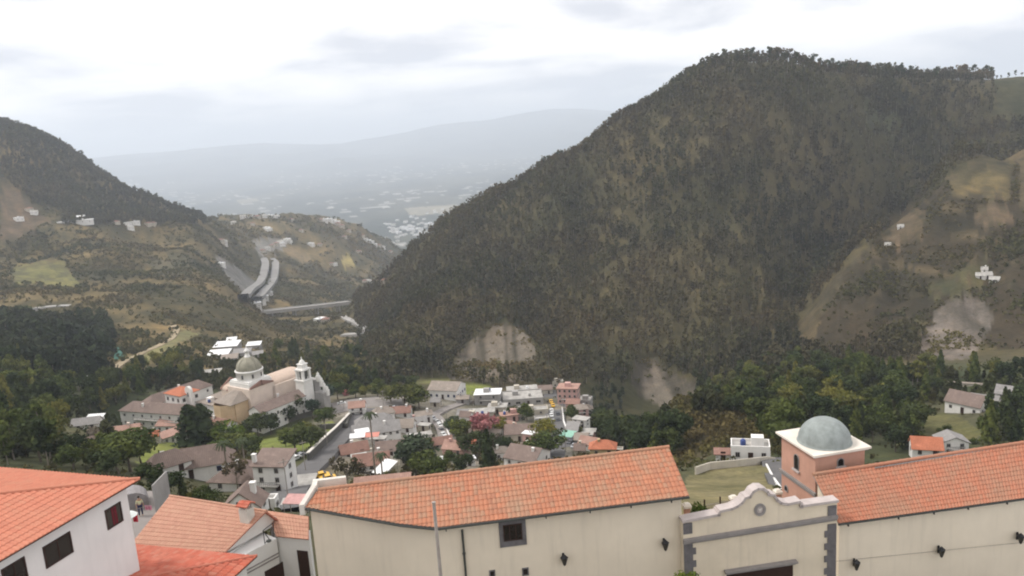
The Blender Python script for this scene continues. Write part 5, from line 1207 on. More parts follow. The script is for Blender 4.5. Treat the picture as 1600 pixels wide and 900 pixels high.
# bridge
ba, bb = ground(388, 489, 900), at_d(546, 472, 1180)
za = (ba.z + bb.z) / 2; A_, B_ = at_d(388, 489, 1120), at_d(548, 471, 1190)
br = empty('road_bridge', (A_ + B_) / 2, 0, 'long pale concrete road bridge across the valley below the highway', 'bridge'); BO = br.location.copy()
dv = (B_ - A_); sv = Vector((dv.y, -dv.x, 0)).normalized()
if sv.y > 0: sv = -sv
MB().obox(A_ - sv * 7 - ZUP * 3.4, dv, sv * 14, ZUP * 3.4).build('deck', M['concrete_far'], br, BO)
for s_ in (-1, 1): MB().obox(A_ + sv * s_ * 6.7 + ZUP * 0.003, dv, sv * 0.4, ZUP * 1.2).build('parapet', M['concrete_far'], br, BO)
for t_ in (0.2, 0.42, 0.64, 0.86):
    p_ = A_ + dv * t_; g_ = gz(p_.x, p_.y)
    mb = MB()
    for s_ in (-1, 1): mb.box((p_.x + sv.x * 4 * s_, p_.y + sv.y * 4 * s_, (p_.z - 4.7 + min(g_, p_.z - 6) - 3) / 2), (2.0, 2.0, (p_.z - 4.7) - (min(g_, p_.z - 6) - 3)))
    mb.obox(p_ - sv * 6 - dv.normalized() * 1.2 - ZUP * 4.8, sv * 12, dv.normalized() * 2.4, ZUP * 1.4)
    mb.build('pier', M['w_grey'], br, BO)

# walls along the street
def long_wall(name, label, pts_px, h, th, mat, dmin=80, cop=None, pts=None, zoff=0.0):
    P_ = pts or [ground(x, y, dmin) for x, y in pts_px]; r = empty(name, P_[0], 0, label, 'wall'); O_ = r.location.copy(); mb = MB(); cb = MB()
    for a, b in zip(P_[:-1], P_[1:]):
        d_ = b - a; d_.z = 0; n_ = Vector((-d_.y, d_.x, 0)).normalized() * th; z0, z1 = a.z + zoff, b.z + zoff
        mb.prism([(a.x, a.y, z0 - 3), (b.x, b.y, z1 - 3), (b.x, b.y, z1 + h), (a.x, a.y, z0 + h)], n_)
        if cop: cb.prism([(a.x - n_.x * .3, a.y - n_.y * .3, z0 + h), (b.x - n_.x * .3, b.y - n_.y * .3, z1 + h), (b.x - n_.x * .3, b.y - n_.y * .3, z1 + h + .25), (a.x - n_.x * .3, a.y - n_.y * .3, z0 + h + .25)], n_ * 1.6)
    mb.build('wall_body', M[mat], r, O_)
    if cop: cb.build('coping', M[cop], r, O_)
    return r
long_wall('street_wall', 'dark stone retaining wall with pale coping climbing along the left of the village street', [(484, 722), (505, 700), (528, 678), (548, 656)], 2.6, 0.6, 'wall_dark', cop='offwhite')
long_wall('garden_wall', 'dark hedge like wall around the small yellow lawn by the street', [(500, 672), (543, 670), (550, 652)], 2.0, 0.8, 'wall_dark')
long_wall('garden_wall', 'pale low wall behind the village plaza', [(588, 629), (625, 627), (650, 630)], 1.6, 0.4, 'w_beige')
long_wall('lane_wall', 'pale low wall with white pillars along the right of the parked car street', [(686, 655), (696, 672), (704, 690)], 1.4, 0.4, 'white_far')
long_wall('street_wall', 'narrow white wall along the right of the taxi street', [(878, 640), (880, 662), (884, 672)], 1.2, 0.5, 'white_far')
long_wall('field_wall', 'long cream boundary wall between the field and the terrace house', [(1088, 742), (1110, 734), (1150, 730), (1200, 724), (1212, 726)], 1.5, 0.3, 'w_beige')
long_wall('field_kerb', 'broken white kerb stones along the right edge of the field', [(1196, 728), (1206, 748), (1222, 772)], 0.5, 0.35, 'white_far')
long_wall('garden_wall', 'dark stone wall below the church side wing', [(432, 668), (470, 655), (520, 640)], 2.0, 0.8, 'wall_dark')
long_wall('retaining_wall', 'tall grey concrete retaining wall above the ravine, right of the village', [(924, 650), (934, 668), (940, 690)], 9.0, 1.0, 'w_grey', zoff=-6)
long_wall('field_wall', 'short grey embankment wall at the far left of the left slope road', [(0, 492), (40, 488), (60, 486)], 3, 1.0, 'w_grey', 500)
# green rectangular pond/net on the left slope
gp_ = [ground(x, y, 400) for x, y in ((174, 546), (188, 544), (194, 560), (180, 566))]
mb = MB(); mb.prism([p + ZUP * 1.0 for p in gp_], ZUP * -3.5); M['net_green'] = dirty('green_netting', (0.05, 0.16, 0.12), 0.15, 0.8, 0.2, 0)
c_ = sum(gp_, Vector((0, 0, 0))) / 4; tag(mb.build('shade_net', M['net_green'], None, c_), 'teal green netting sheet on the wooded slope left of the dirt track', 'netting')
# ================================================================= the church and its convent (local frame: x = U towards us-right, y = away-right)
CZ = CHZ; CO_ = CHO; CRZ = math.atan2(-.563, .828)
def cw(u, v, z=0.0): return Vector((CO_.x + u * math.cos(CRZ) - v * math.sin(CRZ), CO_.y + u * math.sin(CRZ) + v * math.cos(CRZ), CZ + z))
def centity(name, label, cat, u, v): return empty(name, cw(u, v), CRZ, label, cat)
ch = centity('church', 'large old church with greenish grey dome on a white drum and blush walls', 'church', 0, 0)
mb = MB(); mb.box((0, 0, 4.5), (14, 13, 21)); mb.box((0.5, 14, 3.5), (13, 18, 19)); mb.box((-9.5, 0, 3), (8, 10, 18)); mb.build('nave_wall', M['w_blush'], ch)
mb = MB(); mb.box((0, -9.5, 2.5), (11, 7, 17)); mb.lathe((0, -12.5, 0), [(5.5, -6), (5.5, 11)], 8, 0, False, math.pi / 8); mb.build('apse_wall', M['w_ochre'], ch)
M['r_blush'] = far_tile('pale_blush_vault', (0.56, 0.44, 0.36), 0.18)
rb = MB(); slope(rb, (-2, -8, 14.0), (2, -8, 14.0), (6.1, -15.5, 11), (-6.1, -15.5, 11)); slope(rb, (2, -8, 14), (2, -6, 14), (6.1, -6, 11), (6.1, -15.5, 11)); slope(rb, (-2, -6, 14), (-2, -8, 14), (-6.1, -15.5, 11), (-6.1, -6, 11)); slope(rb, (-2, -6, 14), (2, -6, 14), (2, -8, 14), (-2, -8, 14))
rb.build('apse_roof', M['r_tan'], ch)
rb = MB(); n = 12
for k in range(n):                         # low barrel vault over the nave
    a0, a1 = math.pi * k / n, math.pi * (k + 1) / n
    rb.prism([(6.3 * math.cos(a0), 5.5, 13 + 2.6 * math.sin(a0)), (6.3 * math.cos(a1), 5.5, 13 + 2.6 * math.sin(a1)), (0, 5.5, 12.9)], Vector((0, 17.8, 0)))
rb.build('nave_vault', M['r_blush'], ch)
rb = MB()
for k in range(n):
    a0, a1 = math.pi * k / n, math.pi * (k + 1) / n
    rb.prism([(-13.7, 5.2 * math.cos(a0), 12 + 2.4 * math.sin(a0)), (-13.7, 5.2 * math.cos(a1), 12 + 2.4 * math.sin(a1)), (-13.7, 0, 11.9)], Vector((8, 0, 0)))
rb.build('transept_vault', M['r_blush'], ch)
for xx in (-13.6, -9.2):
    for s_ in (-1, 1):
        MB().prism([(xx, s_ * 5.6, 12.2), (xx, s_ * 5.6, 12.7), (xx, 0, 16.3), (xx, 0, 15.6)], Vector((0.6, 0, 0))).build('gable_coping', M['r_red'], ch)
for s_ in (-1, 1): MB().prism([(7.2, s_ * 6, 14.9), (7.2, s_ * 6, 15.4), (7.2, 0.2 * s_, 17.3), (7.2, 0.2 * s_, 15.2)], Vector((-0.7, 0, 0))).build('gable_coping', M['r_red'], ch)
mb = MB(); mb.box((0, 0, 15.9), (12.6, 11.6, 2.0)); mb.box((0, 0, 17.2), (11.8, 11, 0.7)); mb.build('pedestal', M['white_far'], ch)
mb = MB(); mb.lathe((0, 0, 0), [(5.45, 17.4), (5.45, 20.7), (5.8, 20.9), (5.8, 21.3), (5.3, 21.5)], 32); drum = mb.build('drum', M['white_far'], ch)
for k in range(8):
    a = k * math.pi / 4 + 0.35; o = put_win(drum, 5.46 * math.cos(a), 5.46 * math.sin(a), 19.3, a + math.pi / 2, 0.9, 1.8)
M['dome_tile'] = dirty('greenish_dome_tiles', (0.33, 0.31, 0.24), 0.22, 0.7, 0.5, 0, streak=0.3)
mb = MB(); mb.lathe((0, 0, 21.4), [(5.1 * math.cos(a), 5.4 * math.sin(a)) for a in np.linspace(0, 1.38, 14)], 36)
dome = mb.build('dome', M['dome_tile'], ch)
for k in range(8):
    a = k * math.pi / 4; rbm = MB(); prev = None
    for t_ in np.linspace(0, 1.36, 8):
        p_ = Vector((5.15 * math.cos(t_) * math.cos(a), 5.15 * math.cos(t_) * math.sin(a), 21.4 + 5.45 * math.sin(t_)))
        if prev: rbm.tube(prev, p_, 0.14, n=4)
        prev = p_
    rbm.build('dome_rib', M['dome_tile'], dome)
mb = MB(); mb.lathe((0, 0, 26.6), [(1.3, 0), (1.3, 0.35), (0.95, 0.4), (0.95, 2.3), (1.25, 2.4), (1.25, 2.6), (0.9, 3.0), (0.4, 3.7), (0.14, 3.9), (0.1, 5.2), (0.001, 5.3)], 12); lan = mb.build('lantern_cupola', M['white_far'], ch)
for u_, v_ in ((6.02, 9.5), (6.02, 14.5)):
    mb = MB(); ring_pts = 14
    mb.lathe((0, 0, 0), [(1.35, 0), (1.35, .12), (.95, .12), (0.95, 0.0)], 20); o = mb.build('round_window_frame', M['w_blush'], ch); o.location = (u_, v_, 10.2); o.rotation_euler = (0, math.pi / 2, 0)
    g_ = MB(); g_.lathe((0, 0, 0), [(0.97, 0.02), (0.001, 0.02)], 16); q = g_.build('pane', M['w_red'], o)
for u_, v_ in ((-13.52, 0.0),): put_win(ch, u_, v_, 8, -math.pi / 2, 1.1, 2.0)
for u_ in (-9, 3): put_win(ch, u_, -13.02 if u_ > 0 else -5.02, 6, 0, 0.9, 1.4)
# facade and belfry at the far right end
mb = MB(); mb.box((9.5, 20, 3.5), (17, 3.0, 19)); mb.box((20, 19.5, 1.0), (7, 3.5, 14)); fac = mb.build('facade', M['w_grey'], ch)
TX, TY, TZ = 15.5, 15.0, -2.0
mb = MB(); mb.box((11.5, 12.5, 5.5), (5.2, 5.0, 21)); mb.box((11.5, 12.5, 16.2), (5.8, 5.6, 0.5)); 
for sx in (-1, 1):
    for sy in (-1, 1): mb.box((11.5 + sx * 1.75, 12.5 + sy * 1.75, 18.4), (1.0, 1.0, 4.0))
mb.box((11.5, 12.5, 20.7), (5.0, 5.0, 0.6)); mb.box((11.5, 12.5, 21.9), (3.2, 3.2, 1.9), 0, 0, 0.85); mb.box((11.5, 12.5, 23.0), (3.4, 3.4, 0.35)); mb.lathe((11.5, 12.5, 23.1), [(1.3, 0), (1.2, 0.8), (0.7, 1.5), (0.25, 1.9), (0.12, 3.0), (0.001, 3.1)], 12)
bt = mb.build('bell_tower', M['white_far'], ch); bt.location = (TX - 11.5, TY - 12.5, TZ)
MB().box((11.5, 12.5, 18.1), (2.2, 2.2, 3.6)).build('bell_chamber', M['wall_dark'], bt)
for (u_, h_, s_) in ((18.8, 13.0, 1.5), (20.6, 11.0, 1.3), (22.2, 8.6, 1.2), (23.6, 7.4, 1.3), (6.2, 13.8, 1.2)):
    m_ = MB(); m_.box((u_, 20, h_ + 0.4), (s_, s_, 2.4)); m_.lathe((u_, 20, h_ + 1.5), [(s_ * .62, 0), (s_ * .62, 0.25), (s_ * .35, 0.6), (s_ * .42, 1.2), (0.1, 1.7), (0.001, 2.3)], 10); m_.build('finial', M['white_far'], ch)
def centered(name, label, cat, u, v, w, dp, h, drz=0.0, **k):
    return house(name, label, tuple(cw(u, v)), CRZ + drz, w, dp, h, cat=cat, **k)
centered('church_side_wing', 'long white two storey wing with a brown roof running beside the church to the belfry', 'building', 14.2, 1.0, 7.6, 23, 8.2, roof='gable', rise=2.2, ridge='y', rm='r_brown', floors=2, wsp=3.0, ww=1.0, wh=1.4, found=8)
centered('church_front_wing', 'low white building with brown roof in front of the ochre apse', 'building', 1.5, -17.5, 13, 5.5, 4.2, roof='gable', rise=1.8, rm='r_red', wsp=3, found=8)
cl = centered('cloister_wing', 'long white cloister front with a brown tile roof at the left of the church', 'building', -30.5, -22.5, 38, 8, 6.6, roof='hip', rise=2.8, rm='r_brown', floors=2, wsp=4.5, wh=1.1, found=8, chim=[(-8, -2)], drz=0.25)
centered('cloister_wing', 'brown roofed cloister wing running back from the left end of the white front', 'building', -43.5, -7, 8, 31, 6.8, roof='hip', rise=3.0, rm='r_brown', floors=2, wsp=4.5, found=8)
centered('convent_block', 'tall white convent block with round dark windows and an orange roof behind the cloister front', 'building', -30.5, -12.5, 11, 9, 11.5, roof='hip', rise=2.0, rm='r_orange', floors=3, wsp=3.0, ww=1.4, wh=1.6, found=6, door=False)
centered('convent_arcade', 'low white arcade with a row of small dark arches between convent block and church', 'building', -17.2, -8.5, 12, 5, 7.2, roof='slab', rm='r_tan', floors=1, wsp=2.0, ww=1.1, wh=2.0, found=6, door=False)
centered('convent_link', 'plain blush building with low roof filling the corner behind the arcade', 'building', -16.0, -2.5, 10, 7, 8.5, roof='hip', rise=1.5, rm='r_tan', wm='w_blush', wins=False, found=6)
bg_ = centity('bell_gable', 'white round topped bell gable at the right corner of the convent block', 'bell gable', -23.8, -13.5)
mb = MB(); mb.box((0, 0, 4), (3.8, 1.2, 18)); bgw = mb.build('gable_wall', M['white_far'], bg_)
pts_ = [(1.9 * math.cos(a), -0.6, 13 + 1.9 * math.sin(a)) for a in np.linspace(0, math.pi, 13)]
MB().prism(pts_, Vector((0, 1.2, 0))).build('rounded_top', M['white_far'], bg_); put_win(bg_, 0, -0.62, 11.4, 0, 0.8, 2.0)

# ================================================================= trees
def foliage(name, c, var=0.45, rough=0.9, tint=(0.10, 0.10, 0.03)):
    m = NM(name, rough, 0.15)
    vc = m.n('ShaderNodeVertexColor', layer_name='cover'); oi = m.n('ShaderNodeObjectInfo')
    k = m.ramp(oi.outputs['Random'], [(0, (0.72, 0.78, 0.75)), (0.5, (1, 1, 1)), (1, (1.35, 1.22, 1.05))])
    base = m.mixc(1.0, vc.outputs[0], k, 'MULTIPLY')
    base = m.mixc(1.0, base, (*c,), 'MULTIPLY')
    m.color(base)
    tr = m.n('ShaderNodeBsdfTranslucent'); m.l(base, tr.inputs[0]); mx = m.n('ShaderNodeMixShader', i_0=0.22)
    m.l(m.b.outputs[0], mx.inputs[1]); m.l(tr.outputs[0], mx.inputs[2]); m.l(mx.outputs[0], m.t.nodes['Material Output'].inputs[0])
    return m.m
M['leaf'] = foliage('foliage', (1, 1, 1))
M['bark'] = dirty('bark', (0.16, 0.13, 0.10), 0.3, 0.95, 3, 0)
M['bark_pale'] = dirty('pale_bark', (0.27, 0.23, 0.19), 0.25, 0.95, 3, 0)
def quads_at(P_, nrm, size, r_):           # leaf clumps: one bent quad each
    n = len(P_); a = np.cross(nrm, r_.normal(size=(n, 3))); a /= np.linalg.norm(a, axis=1)[:, None] + 1e-9
    b = np.cross(nrm, a); s = size[:, None] * 0.5
    jit = r_.uniform(0.6, 1.25, (n, 4, 1))
    cor = np.stack([-a * s - b * s, a * s - b * s, a * s + b * s, -a * s + b * s], 1) * jit + P_[:, None, :] 
    cor += nrm[:, None, :] * (r_.uniform(-0.18, 0.18, (n, 4, 1)) * size[:, None, None])
    return cor
SPEC = {  # crown recipes: (lobes, lobe centre box, lobe radius) in units of tree height
 'round': dict(zc=0.62, zr=0.26, rr=0.34, lobes=13, lr=(0.13, 0.22), tr=0.025, tz=0.5),
 'wide': dict(zc=0.66, zr=0.20, rr=0.44, lobes=15, lr=(0.12, 0.20), tr=0.03, tz=0.5),
 'tall': dict(zc=0.64, zr=0.32, rr=0.17, lobes=13, lr=(0.07, 0.12), tr=0.016, tz=0.75),
 'conifer': dict(zc=0.5, zr=0.5, rr=0.22, lobes=0, lr=(0, 0), tr=0.022, tz=0.9),
 'column': dict(zc=0.5, zr=0.5, rr=0.17, lobes=0, lr=(0, 0), tr=0.02, tz=0.9),
 'bush': dict(zc=0.42, zr=0.28, rr=0.5, lobes=9, lr=(0.22, 0.34), tr=0.03, tz=0.4),
 'bare': dict(zc=0.66, zr=0.26, rr=0.36, lobes=12, lr=(0.09, 0.15), tr=0.022, tz=0.55)}
PAL = {'dark': ((0.024, 0.036, 0.015), (0.056, 0.074, 0.026)), 'mid': ((0.042, 0.060, 0.018), (0.098, 0.120, 0.032)), 'olive': ((0.07, 0.08, 0.022), (0.155, 0.155, 0.04)), 'bright': ((0.055, 0.09, 0.02), (0.13, 0.17, 0.035)), 'brown': ((0.06, 0.05, 0.032), (0.11, 0.092, 0.05)), 'pink': ((0.30, 0.10, 0.11), (0.52, 0.22, 0.22)), 'yellow': ((0.12, 0.12, 0.02), (0.24, 0.21, 0.04)), 'bluish': ((0.03, 0.048, 0.034), (0.06, 0.085, 0.055)), 'grey': ((0.12, 0.10, 0.08), (0.2, 0.17, 0.13))}
def crown_np(kind, pal, h, n, r_, leaf):
    sp_ = SPEC[kind]; c0, c1 = map(np.array, PAL[pal])
    if sp_['lobes']:
        L_ = sp_['lobes']; th = r_.uniform(0, 2 * np.pi, L_); rad = np.sqrt(r_.uniform(0.02, 1, L_)) * sp_['rr']
        lz = sp_['zc'] + r_.uniform(-1, 1, L_) * sp_['zr'] * np.sqrt(np.clip(1 - (rad / sp_['rr']) ** 2 * 0.7, 0, 1))
        lc = np.stack([rad * np.cos(th) * 0.8, rad * np.sin(th) * 0.8, lz], 1); lr = r_.uniform(*sp_['lr'], L_)
        k = r_.choice(L_, n, p=lr ** 2 / (lr ** 2).sum()); d = r_.normal(size=(n, 3)); d /= np.linalg.norm(d, axis=1)[:, None]
        rr = lr[k] * r_.uniform(0.55, 1.12, n); P_ = lc[k] + d * rr[:, None] * np.array([1, 1, 0.8])
        tone = (r_.uniform(-0.5, 0.5, L_))[k] * 0.9
        nr = d
    else:
        t_ = r_.uniform(0.06, 1.0, n) ** 0.9; th = r_.uniform(0, 2 * np.pi, n)
        prof = (1 - t_) ** (0.8 if kind == 'conifer' else 0.45) * np.where(t_ < 0.12, t_ / 0.12 * 0.8 + .2, 1)
        wob = 1 + 0.22 * np.sin(th * 3 + t_ * 14) + 0.18 * np.sin(th * 5 - t_ * 31)
        rad = sp_['rr'] * prof * wob * r_.uniform(0.5, 1.05, n)
        P_ = np.stack([rad * np.cos(th), rad * np.sin(th), t_], 1); nr = np.stack([np.cos(th), np.sin(th), np.full(n, 0.5)], 1)
        tone = 0.4 * np.sin(th * 3 + t_ * 14)
        lc = np.array([[0, 0, 0.6]])
    nr = nr + r_.normal(size=(n, 3)) * 0.55; nr /= np.linalg.norm(nr, axis=1)[:, None]
    size = leaf * r_.uniform(0.7, 1.4, n)
    q = quads_at(P_ * h, nr, size, r_)
    t = np.clip(0.5 + tone + r_.normal(0, 0.18, n), 0, 1)[:, None]; cc = c0 * (1 - t) + c1 * t
    return q, np.repeat(cc, 4, 0), lc * h
_seed = [100]
def tree_proto(name, kind, pal, h=10.0, n=700, leaf=0.55, label='', cat='tree', bark='bark'):
    _seed[0] += 1; r_ = np.random.default_rng(_seed[0])
    if kind == 'bare': n = int(n * 0.35)
    q, cc, lc = crown_np(kind, pal, h, n, r_, leaf)
    rt = empty(name, (0, 0, -3000), 0, label, cat)
    me = np_mesh('crown', q.reshape(-1, 3), np.arange(len(q) * 4).reshape(-1, 4), cc); link('crown', me, rt, M['leaf'])
    sp_ = SPEC[kind]; mb = MB(); r0 = sp_['tr'] * h; bend = Vector((r_.uniform(-.04, .04) * h, r_.uniform(-.04, .04) * h, 0)); tz = sp_['tz'] * h
    pts_ = [Vector((0, 0, -1.5)), Vector((0, 0, 0.02)) + bend * 0.2, bend * 0.7 + Vector((0, 0, tz * 0.5)), bend + Vector((0, 0, tz))]
    for i in range(3): mb.tube(pts_[i], pts_[i + 1], r0 * (1.25 - 0.28 * i), r0 * (1.25 - 0.28 * (i + 1)), 7)
    if sp_['lobes']:
        for k in range(min(9 if kind == 'bare' else 6, len(lc))):
            st = pts_[2].lerp(pts_[3], r_.uniform(0.1, 1)); mid = st.lerp(Vector(lc[k]), 0.55) + Vector((0, 0, -0.02 * h))
            mb.tube(st, mid, r0 * 0.45, r0 * 0.3, 5); mb.tube(mid, Vector(lc[k]), r0 * 0.3, r0 * 0.1, 5)
    mb.build('trunk', M[bark], rt)
    return rt
_tp = {}; _used = set()
NAMES = {'round': 'broadleaf_tree', 'wide': 'spreading_tree', 'tall': 'eucalyptus_tree', 'conifer': 'conifer_tree', 'column': 'cypress_tree', 'bush': 'bush', 'bare': 'thin_leaved_tree'}
def tree(kind, pal, p, h, label, group=None, var=None, lean=0.0, name=None, fat=1.0):
    v = var if var is not None else int(rng.integers(0, 3)); k = (kind, pal, v)
    if k not in _tp: _tp[k] = tree_proto(name or NAMES[kind], kind, pal, n=1100 if kind in ('round', 'wide', 'conifer') else 800, leaf=0.5 if kind != 'bush' else 0.6, bark='bark_pale' if kind in ('tall', 'bare') else 'bark')
    if k in _used: o = copy_tree(_tp[k])
    else: o = _tp[k]; _used.add(k)
    if name: o.name = name
    o.location = p; s = h / 10.0; w = s * fat * float(rng.uniform(0.9, 1.12)); o.scale = (w, w, s); o.rotation_euler = (lean, 0, float(rng.uniform(0, 6.28)))
    tag(o, label, 'shrub' if kind == 'bush' else 'tree')
    if 'group' in o: del o['group']
    if group: o['group'] = group
    return o
def tpx(kind, pal, px, py, hpx, label, dmin=80, **k):   # foot of the trunk in the photo, height in photo pixels
    p = ground(px, py, dmin); d = math.hypot(p.x, p.y); k.setdefault('fat', 1.3 if kind in ('round', 'wide') else 1.0); return tree(kind, pal, p - ZUP * 0.2, 1.12 * hpx * d / FPX, label, **k)

# named trees of the village
tpx('column', 'dark', 386, 662, 46, 'narrow dark cypress standing alone before the ochre apse of the church', var=0)
for x_, h_, v_, lab in ((302, 62, 0, 'broad dark cypress, left one of the dense dark clump below the cloister'), (322, 64, 1, 'broad dark cypress, right one of the dense dark clump below the cloister')):
    o = tpx('column', 'dark', x_, 702, h_, lab, var=v_); o.scale[0] *= 1.9; o.scale[1] *= 1.9
tpx('wide', 'pink', 755, 686, 46, 'tree covered in pink blossom above the brown gabled houses', var=0, name='blossom_tree')
tpx('bush', 'pink', 541, 618, 12, 'small red flowering bush in the hedge beyond the plaza', var=0, name='flowering_bush')
tpx('conifer', 'dark', 765, 748, 78, 'tall dark conifer right behind the middle of the long building roof', var=0)
o = tpx('round', 'bluish', 650, 742, 64, 'big dark green round tree behind the long building roof, right of the white balcony house', var=1)
tpx('round', 'mid', 662, 752, 50, 'yellow green tree in front of the big dark tree behind the long roof', var=2)
tpx('round', 'mid', 680, 755, 44, 'dull green tree between the pinkish house and the long building ridge', var=0)
tpx('bare', 'brown', 545, 768, 62, 'brown thin leaved tree rising behind the left end of the long building', var=0)
tpx('bare', 'brown', 500, 700, 32, 'brownish thin tree by the top of the street wall', var=1)
tpx('bare', 'brown', 372, 768, 58, 'nearly leafless brownish tree between the pavilion and the tower house', var=1)
for x_, y_, h_, pl, kd, lab in (
 (720, 690, 38, 'mid', 'round', 'round green tree left of the pink blossom tree'), (706, 675, 26, 'bluish', 'round', 'bluish green tree just left and below the blossom tree'), (778, 680, 30, 'yellow', 'round', 'yellow green tree touching the blossom tree on its right'),
 (803, 655, 20, 'dark', 'round', 'small dark round tree in front of the pink walled house'), (824, 658, 28, 'mid', 'round', 'larger round tree in front of the low beige building'), (850, 690, 38, 'yellow', 'round', 'yellow green tree on the left side of the taxi street'),
 (858, 712, 44, 'mid', 'wide', 'big spreading green tree left of the lower taxi street'), (836, 716, 38, 'mid', 'round', 'green tree right of the brown gabled house'), (792, 716, 34, 'dark', 'round', 'dark tree left of the white gabled house by the ridge'), (745, 716, 44, 'dark', 'wide', 'dark spreading tree below the blossom tree'),
 (770, 706, 30, 'brown', 'round', 'brownish tree between the blossom tree and the brown gabled house'), (893, 655, 22, 'mid', 'round', 'small tree right of the taxi street below the pink house'), (905, 680, 14, 'olive', 'bush', 'low bushes behind the metal roofed house'),
 (905, 628, 10, 'olive', 'bush', 'small shrub at the ravine edge right of the pink house'), (845, 604, 14, 'dark', 'round', 'dark tree behind the brown roof at the village back edge'), (620, 610, 24, 'dark', 'round', 'dark round tree left of the porch house'), (612, 632, 34, 'olive', 'round', 'yellow olive tree beyond the plaza, largest of its clump'),
 (634, 636, 38, 'olive', 'wide', 'spreading olive green tree left of the porch house drive'), (655, 638, 34, 'mid', 'round', 'green round tree just left of the porch house'), (646, 612, 26, 'dark', 'round', 'dark tree behind the olive clump'), (632, 604, 18, 'dark', 'round', 'small dark tree at the head of the yellow lawn'),
 (590, 620, 26, 'mid', 'round', 'green tree beyond the plaza, left of the olive clump'), (556, 622, 26, 'mid', 'round', 'green round tree in the hedge line beyond the plaza'), (528, 624, 26, 'mid', 'wide', 'spreading green tree above the red flowering bush'), (511, 632, 30, 'bluish', 'round', 'bluish green tree right of the church facade'), (572, 624, 22, 'olive', 'round', 'olive tree in the middle of the hedge line'),
 (490, 655, 30, 'bluish', 'round', 'bluish tree at the corner of the church facade'), (470, 650, 34, 'mid', 'round', 'dark green tree in front of the church side wing, right one'), (452, 662, 26, 'dark', 'round', 'dark tree in front of the church side wing, left one'), (508, 668, 30, 'mid', 'wide', 'spreading tree at the corner of the garden wall'),
 (405, 684, 36, 'dark', 'wide', 'dark spreading tree at the near corner of the church side wing'), (424, 680, 30, 'dark', 'round', 'dark round tree beside the church side wing corner'), (384, 690, 22, 'mid', 'round', 'small green tree in front of the low church wing'),
 (352, 706, 44, 'bright', 'wide', 'light green spreading tree left of the church front lawn'), (372, 712, 40, 'mid', 'wide', 'green umbrella crowned tree over the long brown roof'), (340, 716, 30, 'bright', 'round', 'light green tree at the edge of the brown roof'), (394, 712, 30, 'mid', 'round', 'green tree before the church lawn'),
 (462, 706, 44, 'mid', 'wide', 'large spreading green tree right of the attic house'), (486, 708, 44, 'dark', 'wide', 'large dark tree at the foot of the street wall'), (478, 690, 34, 'olive', 'round', 'olive tree behind the large street trees'), (447, 698, 24, 'olive', 'round', 'olive tree between the lawn and the large street trees'),
 (205, 738, 60, 'mid', 'wide', 'large green tree right above the tip of the orange roof'), (222, 728, 46, 'dark', 'round', 'dark tree at the left edge of the bright lawn'), (186, 742, 56, 'mid', 'round', 'large green tree left of the tip of the orange roof'), (168, 748, 40, 'dark', 'round', 'dark tree above the middle of the orange roof edge'),
 (250, 718, 14, 'dark', 'conifer', 'small dark conifer on the bright lawn, left one'), (262, 714, 10, 'dark', 'conifer', 'small dark conifer on the bright lawn, right one'), (160, 712, 44, 'grey', 'bare', 'pale nearly bare tree right of the red posts'), (150, 700, 34, 'dark', 'bare', 'dark ragged tree beside the pale bare tree'),
 (240, 768, 42, 'dark', 'round', 'dark tree below the brown roofed wing, just right of the orange roof tip'), (262, 776, 36, 'dark', 'wide', 'dark spreading tree above the left end of the pink roof'), (288, 782, 40, 'dark', 'conifer', 'dark conifer left of the square pavilion'), (316, 790, 30, 'mid', 'round', 'green bush like tree above the pink roof ridge'), (302, 786, 22, 'olive', 'round', 'olive shrub like tree next to the pink roof ridge'),
 (338, 784, 22, 'mid', 'bush', 'green bush left of the white edged gable'), (398, 768, 24, 'brown', 'bare', 'thin brownish tree in front of the tower house wall'),
 (528, 744, 34, 'bare' and 'brown', 'bare', 'brown thin tree right of the yellow taxis'), (560, 745, 26, 'brown', 'bush', 'brownish bush left of the white balcony house'), (600, 752, 18, 'mid', 'bush', 'green bush below the white balcony'),
 (702, 728, 26, 'mid', 'round', 'green tree in front of the pinkish house'), (724, 742, 34, 'dark', 'round', 'dark green tree left of the tall dark conifer'), (612, 700, 16, 'mid', 'bush', 'small green bush among the grey roofs'), (640, 700, 20, 'bluish', 'round', 'bluish tree left of the salmon roofed house'),
 (670, 700, 18, 'mid', 'round', 'small tree below the parked white cars'), (990, 704, 26, 'mid', 'wide', 'green tree right of the yellow house'), (1010, 712, 24, 'mid', 'round', 'green tree at the far right of the long roof ridge')):
    tpx(kd, pl, x_, y_, h_, lab)
# palms in the middle
def palm(px, py, hpx, label):
    p = ground(px, py, 80); d = math.hypot(p.x, p.y); h = hpx * d / FPX
    rt = empty('palm_tree', p, 0, label, 'palm'); mb = MB(); mb.tube((0, 0, -1), (0.2, 0, h), 0.28, 0.16, 8); mb.build('trunk', M['bark_pale'], rt)
    mb = MB()
    for k in range(16):
        a = k * 2.4; l_ = random.uniform(1.8, 2.6); prev = Vector((0.2, 0, h)); 
        for j in range(1, 5):
            t_ = j / 4; q = Vector((0.2 + math.cos(a) * l_ * t_, math.sin(a) * l_ * t_, h + 0.7 * math.sin(t_ * 2.2) * (1 if k % 2 else 0.6) - 1.5 * t_ * t_))
            s_ = Vector((-math.sin(a), math.cos(a), 0)) * 0.38 * (1.1 - t_ * 0.8); s0 = Vector((-math.sin(a), math.cos(a), 0)) * 0.38 * (1.1 - (t_ - .25) * 0.8)
            mb.add([prev - s0 - ZUP * .12, prev, q, q - s_ - ZUP * .12], [(0, 1, 2, 3)]); mb.add([prev + s0 - ZUP * .12, prev, q, q + s_ - ZUP * .12], [(3, 2, 1, 0)]); prev = q
    mb.build('fronds', M['palm_leaf'], rt)
